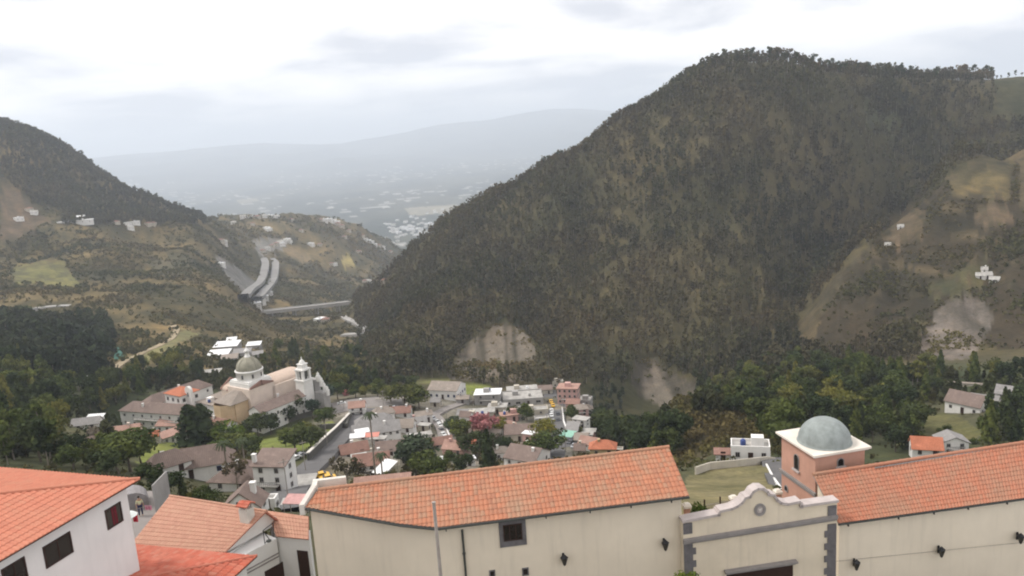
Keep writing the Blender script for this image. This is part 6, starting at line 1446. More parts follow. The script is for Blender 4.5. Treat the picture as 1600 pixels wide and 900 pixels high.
M['palm_leaf'] = dirty('palm_frond', (0.045, 0.06, 0.022), 0.3, 0.8, 2, 0)
palm(587, 748, 112, 'very tall thin palm in front of the grey arcade house'); palm(598, 752, 46, 'shorter thin palm in front of the white balcony house'); palm(358, 764, 76, 'tall thin palm trunk in front of the long brown roof, left one'); palm(386, 756, 72, 'tall thin palm trunk in front of the long brown roof, right one')

# woods whose trees stand apart, zone by zone
def clear_of_houses(p, r=1.5):
    return all((p.x - hx) ** 2 + (p.y - hy) ** 2 > (hr * 0.8 + r) ** 2 for hx, hy, hr in HOUSES)
HOUSES.append((CO_.x, CO_.y, 26)); c2 = cw(-30, -16); HOUSES.append((c2.x, c2.y, 27))
def grove(poly, n, kinds, pals, hrange, label, group, keepout=(), sep=3.5, pname=None):
    xs = [q[0] for q in poly]; ys = [q[1] for q in poly]; pts_ = []; tries = 0
    while len(pts_) < n and tries < n * 40:
        tries += 1; x_, y_ = rng.uniform(min(xs), max(xs)), rng.uniform(min(ys), max(ys))
        if not inpoly(np.array([x_]), np.array([y_]), poly)[0]: continue
        if any(inpoly(np.array([x_]), np.array([y_]), k_)[0] for k_ in keepout): continue
        p = ground(x_, y_, 80)
        if not clear_of_houses(p): continue
        if any((p.x - q.x) ** 2 + (p.y - q.y) ** 2 < sep ** 2 for q in pts_): continue
        pts_.append(p); kd = kinds[int(rng.integers(len(kinds)))]; pl = pals[int(rng.integers(len(pals)))]; adj = {'dark': 'dark', 'mid': 'green', 'olive': 'olive green'}[pl] + ' ' + {'round': 'round crowned tree', 'wide': 'spreading tree', 'tall': 'tall thin tree', 'conifer': 'pointed conifer', 'column': 'narrow cypress', 'bush': 'bush'}[kd]
        zx = (x_ - min(xs)) / (max(xs) - min(xs)); zy = (y_ - min(ys)) / (max(ys) - min(ys)); zone = ('upper' if zy < .4 else 'lower') + ' ' + ('left' if zx < .33 else 'middle' if zx < .67 else 'right')
        tree(kd, pl, p - ZUP * 0.3, float(rng.uniform(*hrange)), adj + ' ' + label + ', ' + zone, group)
    return pts_
grove([(1085, 640), (1120, 595), (1240, 568), (1420, 582), (1610, 590), (1620, 610), (1480, 600), (1470, 640), (1420, 660), (1360, 700), (1215, 700), (1150, 660)], 150, ['conifer', 'round', 'tall', 'column', 'round'], ['dark', 'mid', 'dark', 'olive', 'mid'], (8, 13.5), 'in the wood above the domed tower', 'trees of the wood behind the domed tower', sep=4.5)
grove([(1390, 700), (1420, 660), (1440, 680), (1420, 720)], 8, ['round', 'conifer'], ['dark', 'mid'], (8, 12), 'between the domed tower and the small orange roofed house', 'dark trees left of the orange roofed house')
grove([(1530, 700), (1550, 655), (1620, 640), (1620, 700)], 16, ['round', 'conifer', 'tall'], ['dark', 'mid'], (8, 13), 'at the right edge below the grey roofed houses', 'dark trees at the right edge')
grove([(1440, 690), (1500, 655), (1560, 690), (1520, 705)], 5, ['bush'], ['mid'], (1.5, 3), 'on the grassy slope beside the white cottage', 'bushes on the grassy slope', sep=3)
grove([(930, 700), (945, 655), (990, 668), (1075, 690), (1050, 720), (1020, 735)], 42, ['round', 'conifer', 'round'], ['dark', 'dark', 'mid'], (8, 14), 'in the ravine right of the village', 'trees of the ravine right of the village', sep=4)
grove([(0, 730), (-20, 560), (60, 575), (180, 600), (190, 630), (150, 650), (100, 690), (110, 735)], 62, ['round', 'conifer', 'tall', 'wide'], ['dark', 'mid', 'dark', 'olive'], (8, 15), 'in the wood above the left orange roof', 'trees of the wood at the left edge', keepout=[[(95, 660), (160, 660), (160, 712), (105, 712)]], sep=5)
grove([(150, 640), (190, 590), (300, 560), (330, 600), (262, 602), (190, 634)], 34, ['round', 'conifer', 'round'], ['dark', 'mid', 'olive'], (8, 13), 'on the slope behind the cloister roofs', 'trees behind the cloister', sep=5)
grove([(410, 580), (440, 545), (560, 545), (600, 590), (590, 612), (505, 622), (470, 575)], 40, ['round', 'tall', 'conifer'], ['dark', 'mid', 'dark', 'olive'], (9, 15), 'in the grove behind the church belfry', 'trees of the grove behind the church', sep=5)
grove([(100, 735), (160, 700), (175, 722), (160, 745)], 7, ['round'], ['dark', 'mid'], (5, 8), 'beside the red posted house', 'trees around the red posted house')
# ================================================================= woods and scrub as masses
def wood(name, label, n, dist_rng, az_px, hr, dens_fn, kind='euc', leafn=22, seed=1, cat='wood', ls=1.0, mm=4):
    r_ = np.random.default_rng(seed)
    a0 = ae(az_px[0], 400)[0]; a1 = ae(az_px[1], 400)[0]
    m = n * mm; d = np.sqrt(r_.uniform(dist_rng[0] ** 2, dist_rng[1] ** 2, m)); a = r_.uniform(a0, a1, m)
    x, y = d * np.sin(a), d * np.cos(a); z = height(x, y); px, py = proj(x, y, z)
    # seen from around the camera?
    ri = np.clip(((np.log(d) - math.log(D0)) / (math.log(D1) - math.log(D0)) * (NR - 1)).astype(int), 0, NR - 2); ci = np.clip(((a - AZ[0]) / (AZ[-1] - AZ[0]) * (NC - 1)).astype(int), 0, NC - 1)
    ok = (VIS[ri, ci] | (d < 215)) & (py < 900)
    for poly, dmn, dmx in CLEAR: ok &= ~(inpoly(px, py, poly) & (d > dmn) & (d < dmx))
    if name == 'hill_forest': em = EG[(DD > 650) & (DD < 1350)].max(0)[ci]; ok &= ~((px > 1090) & (em - z / d < 0.009) & (d > 800) & (r_.uniform(0, 1, m) < 0.5))
    ok &= dens_fn(px, py, d, x, y, r_.uniform(0, 1, m))
    idx = np.where(ok)[0][:n]; x, y, z, d, px, py = (v[idx] for v in (x, y, z, d, px, py)); n = len(x)
    h = r_.uniform(hr[0], hr[1], n) * (0.85 + 0.3 * fbm(x / 50, y / 50, 2, 77))
    tone = fbm(x / 70, y / 70, 3, 88); t2 = fbm(x / 25 + 9, y / 25, 2, 89)
    if kind == 'euc': cA, cB, cC = C(0.038, 0.037, 0.018), C(0.098, 0.074, 0.037), C(0.078, 0.078, 0.028)
    elif kind == 'dark': cA, cB, cC = C(0.024, 0.033, 0.016), C(0.055, 0.056, 0.026), C(0.048, 0.066, 0.024)
    else: cA, cB, cC = C(0.044, 0.046, 0.019), C(0.105, 0.082, 0.036), C(0.085, 0.090, 0.028)
    w1 = np.clip(0.5 + 1.3 * tone, 0, 1)[:, None]; w2 = np.clip(0.35 + 1.0 * t2, 0, 1)[:, None] * 0.6
    tc_ = (cA * (1 - w1) + cB * w1) * (1 - w2) + cC * w2
    tc_ = tc_ * r_.uniform(0.78, 1.25, (n, 1))
    L_ = leafn; u = r_.normal(size=(n, L_, 3)); u /= np.linalg.norm(u, axis=2)[..., None]; rr = r_.uniform(0.35, 1, (n, L_, 1)) ** 0.6
    if kind == 'scrub': cz, vr, hrad = 0.42, 0.42, 0.62
    elif kind == 'dark': cz, vr, hrad = 0.55, 0.45, 0.22
    else: cz, vr, hrad = 0.60, 0.40, 0.15
    wv = r_.uniform(0.75, 1.4, (n, 1)) * hrad
    P_ = np.empty((n, L_, 3)); P_[..., 0] = u[..., 0] * rr[..., 0] * wv * h[:, None]; P_[..., 1] = u[..., 1] * rr[..., 0] * wv * h[:, None]; P_[..., 2] = (cz + u[..., 2] * rr[..., 0] * vr) * h[:, None]
    if kind == 'dark': P_[..., :2] *= np.clip(1.25 - P_[..., 2:3] / h[:, None, None], 0.15, 1.2)
    P_ += np.stack([x, y, z - 0.3], 1)[:, None, :]
    nr = u + r_.normal(size=u.shape) * 0.6; nr /= np.linalg.norm(nr, axis=2)[..., None]
    size = np.repeat(h * (0.105 if kind == 'euc' else 0.13 if kind == 'dark' else 0.36) * ls, L_) * r_.uniform(0.7, 1.4, n * L_)
    q = quads_at(P_.reshape(-1, 3), nr.reshape(-1, 3), size, r_)
    colr = np.repeat(np.repeat(tc_, L_, 0) * r_.uniform(0.75, 1.3, (n * L_, 1)), 4, 0)
    V_ = q.reshape(-1, 3); F_ = np.arange(len(V_)).reshape(-1, 4); 
    if kind != 'scrub':                     # thin three sided trunks
        rb_ = 0.024 * h; top = 0.8 * h; ang = np.array([0, 2.09, 4.19]); lean = r_.normal(0, 0.03, (n, 2)) * h[:, None]
        base = np.stack([x, y, z - 1.0], 1); T_ = np.empty((n, 6, 3))
        for k in range(3):
            T_[:, k] = base + np.stack([np.cos(ang[k]) * rb_, np.sin(ang[k]) * rb_, 0 * h], 1)
            T_[:, k + 3] = base + np.stack([lean[:, 0] + np.cos(ang[k]) * rb_ * .5, lean[:, 1] + np.sin(ang[k]) * rb_ * .5, top + 1], 1)
        o_ = len(V_) + np.arange(n)[:, None] * 6
        TF = np.concatenate([np.stack([o_[:, 0] + k, o_[:, 0] + (k + 1) % 3, o_[:, 0] + 3 + (k + 1) % 3, o_[:, 0] + 3 + k], 1) for k in range(3)])
        V_ = np.concatenate([V_, T_.reshape(-1, 3)]); F_ = np.concatenate([F_, TF]); tcol = C(0.19, 0.155, 0.12) * r_.uniform(0.5, 1.3, (n, 1))
        colr = np.concatenate([colr, np.repeat(tcol, 6, 0)])
    me = np_mesh(name, V_, F_, colr); o = link(name, me, None, M['leaf']); tag(o, label, cat, None, 'stuff'); print(name, n, len(F_)); return o
def nz_(x, y, s, seed): return fbm(x / s, y / s, 3, seed)
spur_np = spur
wood('hill_forest', 'thin grey brown eucalyptus forest covering the big hill', 17500, (455, 1180), (545, 1680), (8, 17),
     lambda px, py, d, x, y, r: ((px > 570) | (d > 700) & (px > 548)) & (py < 606) & ~((px < 600) & (d > 1150)) & (r < np.clip(1.0 + 0.5 * nz_(x, y, 60, 3), 0.4, 1)) & ~((px > 1440) & (py > 540) & (d < 560)), 'euc', 22, 3, ls=1.05)
wood('left_hill_forest', 'dark wood on the upper slope of the left hill', 6500, (1250, 1800), (-160, 330), (9, 16),
     lambda px, py, d, x, y, r: (py < 352 - 0.0 * px) & ((py < 180 + 0.62 * px + 85 + 60 * nz_(x, y, 120, 5)) | (px > 150)) , 'euc', 20, 5, ls=1.5)
wood('lower_left_forest', 'dark conifer wood on the lower left slope above the cloister', 900, (430, 760), (-160, 175), (10, 17),
     lambda px, py, d, x, y, r: (py > 484) & (py < 600) & (px < 172 + 20 * nz_(x, y, 40, 6)), 'dark', 34, 6, ls=1.35)
wood('valley_scrub', 'patchy scrub on the slopes left of the valley', 15000, (430, 1500), (-160, 600), (2.2, 6.0),
     lambda px, py, d, x, y, r: (r < np.clip(0.62 + 1.7 * nz_(x, y, 38, 7), 0.12, 1)) & (py < 650), 'scrub', 9, 7)
wood('ridge_scrub', 'dark scrub and trees on the distant middle ridge', 3800, (1500, 2500), (180, 700), (5, 11),
     lambda px, py, d, x, y, r: (r < np.clip(0.5 + 1.6 * nz_(x, y, 110, 8), 0.08, 1)) & (py > 338), 'scrub', 9, 8)
wood('spur_scrub', 'low scrub on the terraced spur at the right', 2600, (480, 980), (1200, 1680), (1.2, 4.0),
     lambda px, py, d, x, y, r: (py > 225) & (r < np.clip(0.3 + 1.6 * nz_(x, y, 40, 9), 0.05, 1)), 'scrub', 8, 9)
CL_SAVE = list(CLEAR); CLEAR[:] = [c for c in CLEAR if c[0] is not spur]
wood('spur_foot_scrub', 'brown scrub over the dark terraces of the spur', 5200, (480, 900), (1200, 1680), (1.5, 4.2),
     lambda px, py, d, x, y, r: inpoly(px, py, spur) & (r < np.clip(0.35 + 1.5 * nz_(x, y, 35, 10), 0.05, 1)), 'scrub', 8, 10)
CLEAR[:] = CL_SAVE
wood('slope_scrub', 'brown and green scrub on the steep bank behind the field and around the village', 3200, (95, 430), (-100, 1680), (0.7, 2.4),
     lambda px, py, d, x, y, r: (((px > 1030) & (px < 1225) & (py > 615) & (py < 730)) | (r < 0.25) & (px > 1225) | (r < 0.22) & (px < 500) | (r < 0.05)) & ~inpoly(px, py, [(425, 805), (455, 735), (540, 650), (580, 635), (640, 640), (575, 662), (520, 740), (470, 805)]) & np.array([all((xx - hx) ** 2 + (yy - hy) ** 2 > (hr * 0.75) ** 2 for hx, hy, hr in HOUSES) for xx, yy in zip(x, y)]) , 'scrub', 9, 11)

wood('slide_scrub', 'sparse scrub growing over the bare landslides of the big hill', 700, (420, 800), (690, 1560), (1.5, 4.5),
     lambda px, py, d, x, y, r: (inpoly(px, py, slide_a) | inpoly(px, py, slide_b) | inpoly(px, py, slide_c)) & (r < np.clip(0.35 + 1.5 * nz_(x, y, 18, 13), 0.03, 1)), 'scrub', 9, 13) if False else None
CLEAR[:] = [c for c in CLEAR if c[0] not in (slide_a, slide_b, slide_c)]
wood('slide_scrub', 'sparse scrub growing over the bare landslides of the big hill', 700, (440, 800), (690, 1560), (1.2, 4.0),
     lambda px, py, d, x, y, r: (inpoly(px, py, slide_a) | inpoly(px, py, slide_b) | inpoly(px, py, slide_c)) & (r < np.clip(0.15 + 1.6 * nz_(x, y, 18, 13), 0.02, 1)), 'scrub', 12, 13, ls=0.8, mm=60)
CLEAR[:] = CL_SAVE
def nohouse(x, y): return np.array([all((xx - hx) ** 2 + (yy - hy) ** 2 > (hr * 0.9 + 2) ** 2 for hx, hy, hr in HOUSES) for xx, yy in zip(x, y)])
wood('right_undergrowth', 'dark green undergrowth filling the wood above the right wing', 1500, (250, 520), (1070, 1680), (4, 9),
     lambda px, py, d, x, y, r: (py > 562 + 0.08 * (px - 1200)) & (py < 705) & ((px > 1225) | (py < 650)) & (px > 1075 + 40 * nz_(x, y, 20, 14)) & ~inpoly(px, py, [(1400, 712), (1440, 640), (1560, 640), (1570, 712)]) & (r < np.clip(0.6 + 0.9 * nz_(x, y, 30, 15), 0.1, 1)) & nohouse(x, y), 'dark', 60, 14, ls=1.3)
wood('left_undergrowth', 'dark green undergrowth filling the woods around the church', 1600, (190, 560), (-120, 620), (3, 7.5),
     lambda px, py, d, x, y, r: ((px < 200) & (py > 560) & (py < 735) | (px < 620) & (py > 545) & (py < 612) & (px > 150)) & ~((px > 165) & (px < 345) & (py < 585)) & ~inpoly(px, py, [(90, 660), (165, 655), (160, 715), (105, 715)]) & (r < np.clip(0.55 + 1.0 * nz_(x, y, 25, 16), 0.1, 1)) & nohouse(x, y), 'dark', 55, 15, ls=1.3)
wood('ravine_undergrowth', 'dark scrub and trees filling the ravine right of the village', 700, (250, 520), (900, 1120), (3, 8),
     lambda px, py, d, x, y, r: (py > 610 + 45 * (px > 975)) & (py < 735) & (px > 925) & ((d > 335) | (px < 1050)) & nohouse(x, y), 'dark', 45, 16, ls=1.3, mm=12)
wood('bank_scrub', 'brown green scrub over the steep bank behind the field', 1100, (185, 340), (1030, 1225), (1.2, 3.6),
     lambda px, py, d, x, y, r: (py > 612) & (py < 728) & nohouse(x, y), 'scrub', 26, 17, ls=0.75, mm=30)
wood('garden_shrubs', 'garden shrubs and hedges between the village houses', 650, (190, 420), (200, 960), (1.2, 4.0),
     lambda px, py, d, x, y, r: (py < 760) & (py > 600) & ~((px > 440) & (px < 600) & (py > 600)) & (r < np.clip(0.3 + 1.7 * nz_(x, y, 16, 18), 0.02, 1)) & ~inpoly(px, py, [(655, 640), (705, 640), (710, 700), (680, 700)]) & ~inpoly(px, py, [(850, 605), (882, 605), (900, 720), (855, 720)]) & ~np.logical_or.reduce([inpoly(px, py, l_) for l_ in LAWNS]) & nohouse(x, y), 'scrub', 30, 18, ls=0.7, mm=12)

wood('near_slope_scrub', 'low scrub and tall grass on the steep bank right below the long building', 900, (60, 215), (-50, 1650), (0.5, 1.8),
     lambda px, py, d, x, y, r: (d > 75) & ~((px > 1040) & (px < 1230) & (py > 728) & (py < 800)) & (py > 730) & ~((px > 425) & (px < 545)) & ~((px > 150) & (px < 300) & (d < 75)) & nohouse(x, y), 'scrub', 14, 19, ls=0.8, mm=12)
# skyline trees of the big hill: each one a tree
CLp = [tree_proto('skyline_tree', 'tall' if k != 1 else 'bare', 'brown' if k == 1 else 'dark', n=(110 if k != 1 else 260), leaf=0.8, label='x', bark='bark') for k in range(3)]
SPEC['umb'] = dict(zc=0.78, zr=0.16, rr=0.26, lobes=7, lr=(0.07, 0.13), tr=0.016, tz=0.8); CLp.append(tree_proto('skyline_tree', 'umb', 'dark', n=110, leaf=0.75, label='x'))
us_ = set(); k = 0; x_ = 745.0
while x_ < 1604:
    a, _ = ae(x_, 150); j = int(np.clip((a - AZ[0]) / (AZ[-1] - AZ[0]) * (NC - 1), 0, NC - 1))
    sel = (DD > 650) & (DD < 1350); rows = np.where(sel)[0]; rbest = rows[np.argmax(EG[rows, j])]; d = DD[rbest] * rng.uniform(0.985, 1.03)
    p = Vector((d * math.sin(a), d * math.cos(a), gz(d * math.sin(a), d * math.cos(a)) - 0.5)); q = int(rng.integers(0, 4))
    o = copy_tree(CLp[q]) if q in us_ else CLp[q]; us_.add(q)
    h = float(rng.uniform(9, 18)) * (0.7 if x_ < 1050 else 1.0) * (1.25 if 1500 < x_ < 1545 else 1) * (0.55 if x_ > 1550 else 1); o.location = p; o.scale = (h / 10,) * 3; o.rotation_euler = (0, 0, float(rng.uniform(0, 6)))
    side = 'left shoulder' if x_ < 1060 else ('summit' if x_ < 1250 else ('right ridge' if x_ < 1550 else 'right end'))
    tag(o, 'thin dark tree on the skyline of the big hill, on its ' + side, 'tree', 'skyline trees on the ' + side)
    x_ += float(rng.uniform(2.5, 7.5)) * (1.6 if x_ > 1550 else 1)
for k in range(24):                         # left hill skyline
    x_ = rng.uniform(0, 320); a, _ = ae(x_, 250); j = int((a - AZ[0]) / (AZ[-1] - AZ[0]) * (NC - 1)); rows = np.where((DD > 1300) & (DD < 2150))[0]; d = DD[rows[np.argmax(EG[rows, j])]]
    p = Vector((d * math.sin(a), d * math.cos(a), gz(d * math.sin(a), d * math.cos(a)) - 0.5)); o = copy_tree(CLp[int(rng.integers(0, 4))]); h = float(rng.uniform(9, 17)); o.location = p; o.scale = (h / 10,) * 3
    tag(o, 'tiny dark tree on the skyline of the left hill', 'tree', 'skyline trees of the left hill')

# plants by the gate
for (x_, y_, d_, s_, kd, pl, lab) in ((1087, 801, 50.5, 1.5, 'bush', 'bright', 'bright green bush just behind the left end of the gate wall'), (1078, 912, 43.0, 1.4, 'bush', 'bright', 'green shrub in front of the gate at the bottom edge of the photo')):
    p = at_d(x_, y_, d_); pr = tree_proto('garden_bush', kd, pl, n=900, leaf=0.75, label=lab, cat='shrub'); pr.location = p - ZUP * s_ * 0.4; pr.scale = (s_ / 10,) * 3

# ================================================================= cars, people
CARM = {k: NM('car_paint_' + k, 0.35, 0.5) for k in ('white', 'yellow', 'dark', 'silver', 'red')}
for k, c in (('white', (0.75, 0.75, 0.74)), ('yellow', (0.70, 0.40, 0.03)), ('dark', (0.03, 0.035, 0.045)), ('silver', (0.35, 0.36, 0.38)), ('red', (0.30, 0.03, 0.03))): CARM[k].color(CARM[k].mixc(CARM[k].rng(CARM[k].noise(1.5), 0.4, 0.7, 0, 0.5), c, tuple(v * 0.75 for v in c)))
M['rubber'] = dirty('tyre', (0.02, 0.02, 0.02), 0.1, 0.9, 5, 0)
def car(colr, p, rz, label, group, z=0.25):
    rt = empty('parked_car', (p.x, p.y, p.z + z), rz, label, 'taxi' if colr == 'yellow' else 'car', group); rt.scale = (0.88,) * 3
    prof = [(-2.1, .3), (-2.15, .75), (-1.95, .95), (-1.3, 1.0), (-0.75, 1.42), (0.6, 1.45), (1.3, 1.0), (1.95, 0.85), (2.15, 0.6), (2.1, .3)]
    MB().prism([(x, -0.85, z_) for x, z_ in prof], Vector((0, 1.7, 0))).build('body', CARM[colr].m, rt)
    g_ = MB()
    for s_ in (-1, 1): g_.prism([(-1.15, s_ * 0.86, 1.0), (-0.7, s_ * 0.86, 1.36), (0.55, s_ * 0.86, 1.38), (1.1, s_ * 0.86, 1.0)], Vector((0, -s_ * 0.02, 0)))
    g_.prism([(-1.3, -0.75, 1.03), (-1.3, .75, 1.03), (-0.78, .7, 1.43), (-0.78, -.7, 1.43)], Vector((-0.02, 0, 0.02))); g_.prism([(1.28, -0.75, 1.03), (1.28, .75, 1.03), (0.63, .7, 1.46), (0.63, -.7, 1.46)], Vector((0.02, 0, 0.02)))
    g_.build('windows', M['glass'], rt)
    for sx in (-1.3, 1.35):
        for sy in (-1, 1): MB().tube((sx, sy * 0.87, 0.33), (sx, sy * 0.67, 0.33), 0.33, n=12).build('wheel', M['rubber'], rt)
    return rt
def carpx(colr, px, py, ydeg, label, group=None):
    p = ground(px, py, 80); return car(colr, p, R(ydeg), label, group, 0.35)
for a_ in ((('white', 683, 662, -60, 'white car at the top of the parked row in the middle street')), ('white', 687, 668, -60, 'white car second from the top of the parked row in the middle street'), ('dark', 690, 675, -62, 'dark car between the white cars of the parked row'), ('white', 693, 682, -64, 'white car at the bottom of the parked row in the middle street'), ('silver', 677, 657, -60, 'grey car at the corner above the parked white cars'),
           ('yellow', 861, 630, 95, 'yellow taxi at the top of the taxi street, farther one'), ('yellow', 864, 636, 95, 'yellow taxi at the top of the taxi street, nearer one'), ('white', 862, 645, 92, 'white car below the two taxis, farther one'), ('white', 862, 652, 92, 'white car below the two taxis, nearer one'), ('dark', 872, 650, 92, 'dark car in the right lane beside the white cars'), ('dark', 872, 659, 90, 'dark car low in the right lane of the taxi street'), ('silver', 864, 661, 90, 'grey car low in the left lane of the taxi street'),
           ('dark', 892, 694, 60, 'dark car beside the mint awning'), ('silver', 898, 700, 60, 'grey car at the bend below the mint awning'),
           ('yellow', 503, 748, 20, 'left one of two yellow taxis beyond the parapet of the long building'), ('yellow', 513, 752, 20, 'right one of two yellow taxis beyond the parapet of the long building'), ('white', 534, 633, 10, 'white car on the plaza beside the green trees'), ('silver', 470, 716, 50, 'grey car on the street below the large trees'), ('white', 462, 720, 50, 'white car on the street beside the attic house'), ('silver', 616, 640, 5, 'grey car on the right part of the plaza')):
    carpx(*a_, 'cars parked along the village streets')
for x_, y_, st in ((478, 738, 'lower end of the village street'), (512, 700, 'street beside the retaining wall'), (540, 664, 'top of the street wall'), (600, 640, 'village plaza'), (640, 632, 'right end of the plaza'), (700, 672, 'parked car street'), (668, 648, 'corner of the parked car street'), (880, 650, 'taxi street'), (856, 676, 'left side of the taxi street'), (884, 705, 'bend of the taxi street'), (740, 640, 'white box building'), (452, 792, 'street corner by the tower house')):
    p = ground(x_, y_, 80); rt = empty('street_pole', p, 0, 'thin grey street pole with a short crossarm at the ' + st, 'pole', 'poles of the village streets'); hh_ = 8.5
    MB().tube((0, 0, -.5), (0, 0, hh_), .13, .09, 6).build('shaft', M['pole_grey'], rt); mb = MB(); mb.box((0, 0, hh_ - .6), (1.8, .12, .12), 0.5); mb.build('crossarm', M['pole_grey'], rt)
# mint awning, red and white awning, salmon awnings, glazed canopy
def awning(name, px, py, w, dp, h, rz, mat, label, rise=0.5):
    p = ground(px, py, 80); rt = empty(name, p, rz, label, 'awning')
    mb = MB(); slope(mb, (-w / 2, dp / 2, h + rise), (w / 2, dp / 2, h + rise), (w / 2, -dp / 2, h), (-w / 2, -dp / 2, h), 0.08); mb.build('canopy', mat, rt)
    for sx in (-1, 1):
        for sy in (-1, 1): MB().tube((sx * (w / 2 - .15), sy * (dp / 2 - .15), -1), (sx * (w / 2 - .15), sy * (dp / 2 - .15), h + (rise * .9 if sy > 0 else 0.05)), 0.06, n=6).build('post', M['pole_grey'], rt)
M['mint'] = dirty('mint_canvas', (0.28, 0.50, 0.40), 0.15, 0.8, 1, 0); M['salmon_canvas'] = dirty('salmon_canvas', (0.60, 0.25, 0.20), 0.15, 0.8, 1, 0); M['redwhite'] = dirty('faded_red_canvas', (0.56, 0.32, 0.30), 0.2, 0.8, 1.5, 0)
awning('awning', 888, 690, 5, 5, 2.8, -0.5, M['mint'], 'mint green awning by the lower taxi street')
awning('awning', 464, 806, 3.0, 2.2, 2.4, -0.2, M['redwhite'], 'red and white awning between the pink roofed house and the long building')
awning('awning', 560, 696, 5, 3, 3.2, 0.1, M['r_white'], 'white canvas canopy left of the salmon awnings'); awning('awning', 580, 696, 6, 3, 3.4, 0.0, M['salmon_canvas'], 'salmon awning below the long grey roof')
awning('awning', 603, 748, 4.5, 6, 2.6, -0.6, M['r_white'], 'white framed sloping canopy right of the white balcony house', 1.8)
zf = -28.3
# tall grey panel wall and washing in the courtyard beside the orange roofed house
o = long_wall('panel_wall', 'pale grey green panel wall rising along the left verge of the pink roof', None, 2.6, 0.1, 'w_grey', pts=[at_z(246, 806, zf), at_z(268, 781, zf)], zoff=0)
M['cloth_navy'] = dirty('navy_cloth', (0.03, 0.035, 0.09), 0.2, 0.9, 8, 0); M['cloth_red'] = dirty('red_cloth', (0.45, 0.03, 0.05), 0.2, 0.9, 8, 0); M['cloth_pink'] = dirty('pink_cloth', (0.6, 0.25, 0.33), 0.2, 0.9, 8, 0); M['skin'] = dirty('skin', (0.42, 0.25, 0.17), 0.1, 0.7, 8, 0); M['tarp'] = dirty('grey_tarpaulin', (0.30, 0.28, 0.28), 0.2, 0.8, 1, 0.1); M['reflection_white'] = dirty('white_glass_reflection', (0.74, 0.78, 0.76), 0.1, 0.8, 2, 0); M['hair'] = dirty('dark_hair', (0.02, 0.015, 0.01), 0.2, 0.8, 8, 0); M['cloth_yellow'] = dirty('pale_yellow_cloth', (0.62, 0.60, 0.38), 0.1, 0.9, 8, 0)
zf = -28.3
mb = MB(); mb.prism([at_z(x_, y_, zf) for x_, y_ in ((170, 830), (175, 860), (207, 858), (250, 800), (268, 776), (262, 766), (205, 768))], ZUP * -4); tag(mb.build('courtyard', M['paving'], None), kind='structure')
def person(p, label, top, legs, h=1.68, rz=0.0, arm=0.5):
    s = h / 1.75; rt = empty('person', p, rz, label, 'person')
    V_ = [(0, 0, .98), (0, 0, 1.2), (0, 0, 1.42), (0, 0, 1.53), (0, .01, 1.64), (.10, 0, .93), (.11, .02, .5), (.11, 0, .08), (.11, -.14, .04), (-.10, 0, .93), (-.13, -.06, .5), (-.14, .02, .08), (-.14, -.12, .04), (.19, 0, 1.40), (.26, -.02, 1.12), (.26, -.10 - arm * .1, .88), (.27, -.14 - arm * .1, .80), (-.19, 0, 1.40), (-.27, 0, 1.12), (-.28, -.12, .88), (-.28, -.16, .80)]
    E_ = [(0, 1), (1, 2), (2, 3), (3, 4), (0, 5), (5, 6), (6, 7), (7, 8), (0, 9), (9, 10), (10, 11), (11, 12), (2, 13), (13, 14), (14, 15), (15, 16), (2, 17), (17, 18), (18, 19), (19, 20)]
    Rr = [(.15, .11), (.14, .10), (.17, .11), (.055, .055), (.095, .11), (.09, .09), (.06, .06), (.045, .045), (.035, .03), (.09, .09), (.06, .06), (.045, .045), (.035, .03), (.055, .055), (.042, .042), (.033, .033), (.03, .02), (.055, .055), (.042, .042), (.033, .033), (.03, .02)]
    def skinned(name, vi, ei, grow, mat, parent):
        me = bpy.data.meshes.new(name); mp_ = {v: i for i, v in enumerate(vi)}
        me.from_pydata([tuple(c * s for c in V_[v]) for v in vi], [(mp_[a], mp_[b]) for a, b in ei], []); o_ = link(name, me, parent, mat)
        md = o_.modifiers.new('skin', 'SKIN'); 
        for i, v in enumerate(vi): me.skin_vertices[0].data[i].radius = (Rr[v][0] * grow * s, Rr[v][1] * grow * s)
        me.skin_vertices[0].data[0].use_root = True; sb = o_.modifiers.new('sub', 'SUBSURF'); sb.levels = 1; sb.render_levels = 2; return o_
    skinned('body', list(range(21)), E_, 1.0, M['skin'], rt)
    skinned('shirt', [0, 1, 2, 13, 14, 17, 18], [(0, 1), (1, 2), (2, 13), (13, 14), (2, 17), (17, 18)], 1.16, top, rt)
    skinned('trousers', [0, 5, 6, 7, 9, 10, 11], [(0, 5), (5, 6), (6, 7), (0, 9), (9, 10), (10, 11)], 1.2, legs, rt)
    mb = MB(); mb.blob((0, .02 * s, 1.69 * s), 0.108 * s, 6, sq=(0.95, 1.08, 0.85)); mb.build('hair', M['hair'], rt); return rt
q_ = at_z(221, 806, zf); person(Vector((q_.x, q_.y, zf)), 'person in pale top and dark blue trousers standing in the courtyard', M['cloth_yellow'], M['cloth_navy'], rz=0.6)
def cloth(px0, py0, px1, py1, d, mat, label):
    a, b = at_d(px0, py0, d), at_d(px1, py0, d); hh = (py1 - py0) * d / FPX; mb = MB(); n_ = 8
    for k in range(n_):
        p0, p1 = a.lerp(b, k / n_), a.lerp(b, (k + 1) / n_); o0, o1 = 0.05 * math.sin(k * 1.7), 0.05 * math.sin((k + 1) * 1.7)
        mb.prism([p0 + Vector((0, o0, 0)), p1 + Vector((0, o1, 0)), p1 + Vector((0, o1, -hh)), p0 + Vector((0, o0, -hh))], Vector((0, 0.02, 0)))
    tag(mb.build('hanging_laundry', mat, None, (a + b) / 2), label, 'laundry')
cloth(206, 800, 213, 816, 54, M['cloth_red'], 'red cloth hanging beside the white reflection disc in the courtyard')
cloth(226, 790, 236, 797, 58, M['cloth_pink'], 'pink cloth hanging behind the standing person')
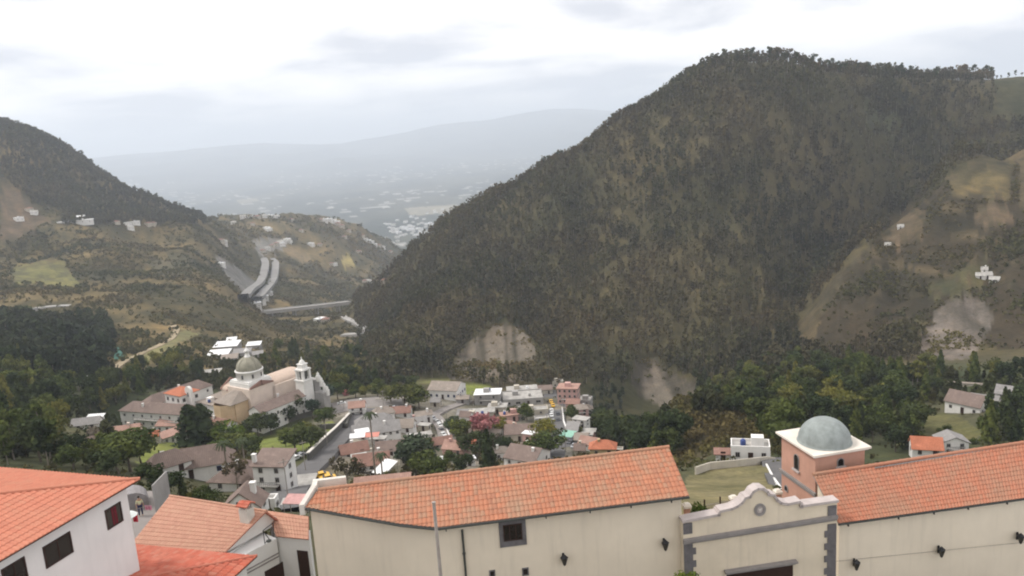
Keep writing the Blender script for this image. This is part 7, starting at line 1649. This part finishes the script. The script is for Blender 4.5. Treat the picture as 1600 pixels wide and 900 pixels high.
la, lbp = at_d(203, 798, 54), at_d(238, 789, 58); mb = MB(); mb.tube(la, lbp, 0.012, n=5); lp = mb.build('line_wire', M['pole_grey'], None, (la + lbp) / 2); tag(lp, 'thin washing line across the courtyard holding the red and pink cloths', 'washing line')
tp_ = at_z(206, 790, zf); rt = empty('tarpaulin_shelter', Vector((tp_.x, tp_.y, zf)), 0.5, 'rounded grey tarpaulin shelter at the back of the courtyard', 'shelter')
mb = MB(); n_ = 10
for k in range(n_):
    a0, a1 = math.pi * k / n_, math.pi * (k + 1) / n_
    mb.prism([(-1.9 * math.cos(a0), -1.4, 0.6 + 1.7 * math.sin(a0)), (-1.9 * math.cos(a1), -1.4, 0.6 + 1.7 * math.sin(a1)), (0, -1.4, 0.3)], Vector((0, 2.8, 0)))
mb.build('cover', M['tarp'], rt); MB().box((0, 0, 0.2), (3.6, 2.6, 0.8)).build('base', M['w_grey'], rt); rt.scale = (0.7, 0.7, 0.62)
up_ = at_d(197, 803, 50); rt = empty('reflection_disc', Vector((up_.x, up_.y, zf)), 0, 'small white stand-in for a glass reflection beside the corner window of the orange roofed house', 'reflection_disc'); hh_ = up_.z - zf  # made-up white disc on a pole, in place of a window-glass reflection
mb = MB(); mb.lathe((0, 0, hh_), [(0.62, -0.12), (0.4, 0.02), (0.001, 0.14)], 10); mb.build('canopy', M['reflection_white'], rt); MB().tube((0, 0, -0.3), (0, 0, hh_ + 0.1), 0.025, n=6).build('pole', M['pole_grey'], rt)
# water tank and dish on the terrace house
rt.scale = (1, 1, 1)
# ---------------------------------------------------------------- haze: even air round the whole place
hb = bmesh.new(); bmesh.ops.create_cube(hb, size=1)
for v in hb.verts:
    v.co = Vector((v.co.x * 64000, 18000 - 1500 + v.co.y * 41000, 25 + v.co.z * 1650))
hme = bpy.data.meshes.new('haze'); hb.to_mesh(hme); hb.free()
hm = bpy.data.materials.new('haze_air'); hm.use_nodes = True; t = hm.node_tree
for n_ in list(t.nodes):
    if n_.type == 'BSDF_PRINCIPLED': t.nodes.remove(n_)
pv = t.nodes.new('ShaderNodeVolumePrincipled'); pv.inputs['Density'].default_value = 0.00012
pv.inputs['Color'].default_value = (0.82, 0.895, 1.0, 1); pv.inputs['Anisotropy'].default_value = 0.2
t.links.new(pv.outputs[0], t.nodes['Material Output'].inputs['Volume'])
hz = tag(link('haze', hme, mat=hm), kind='stuff')
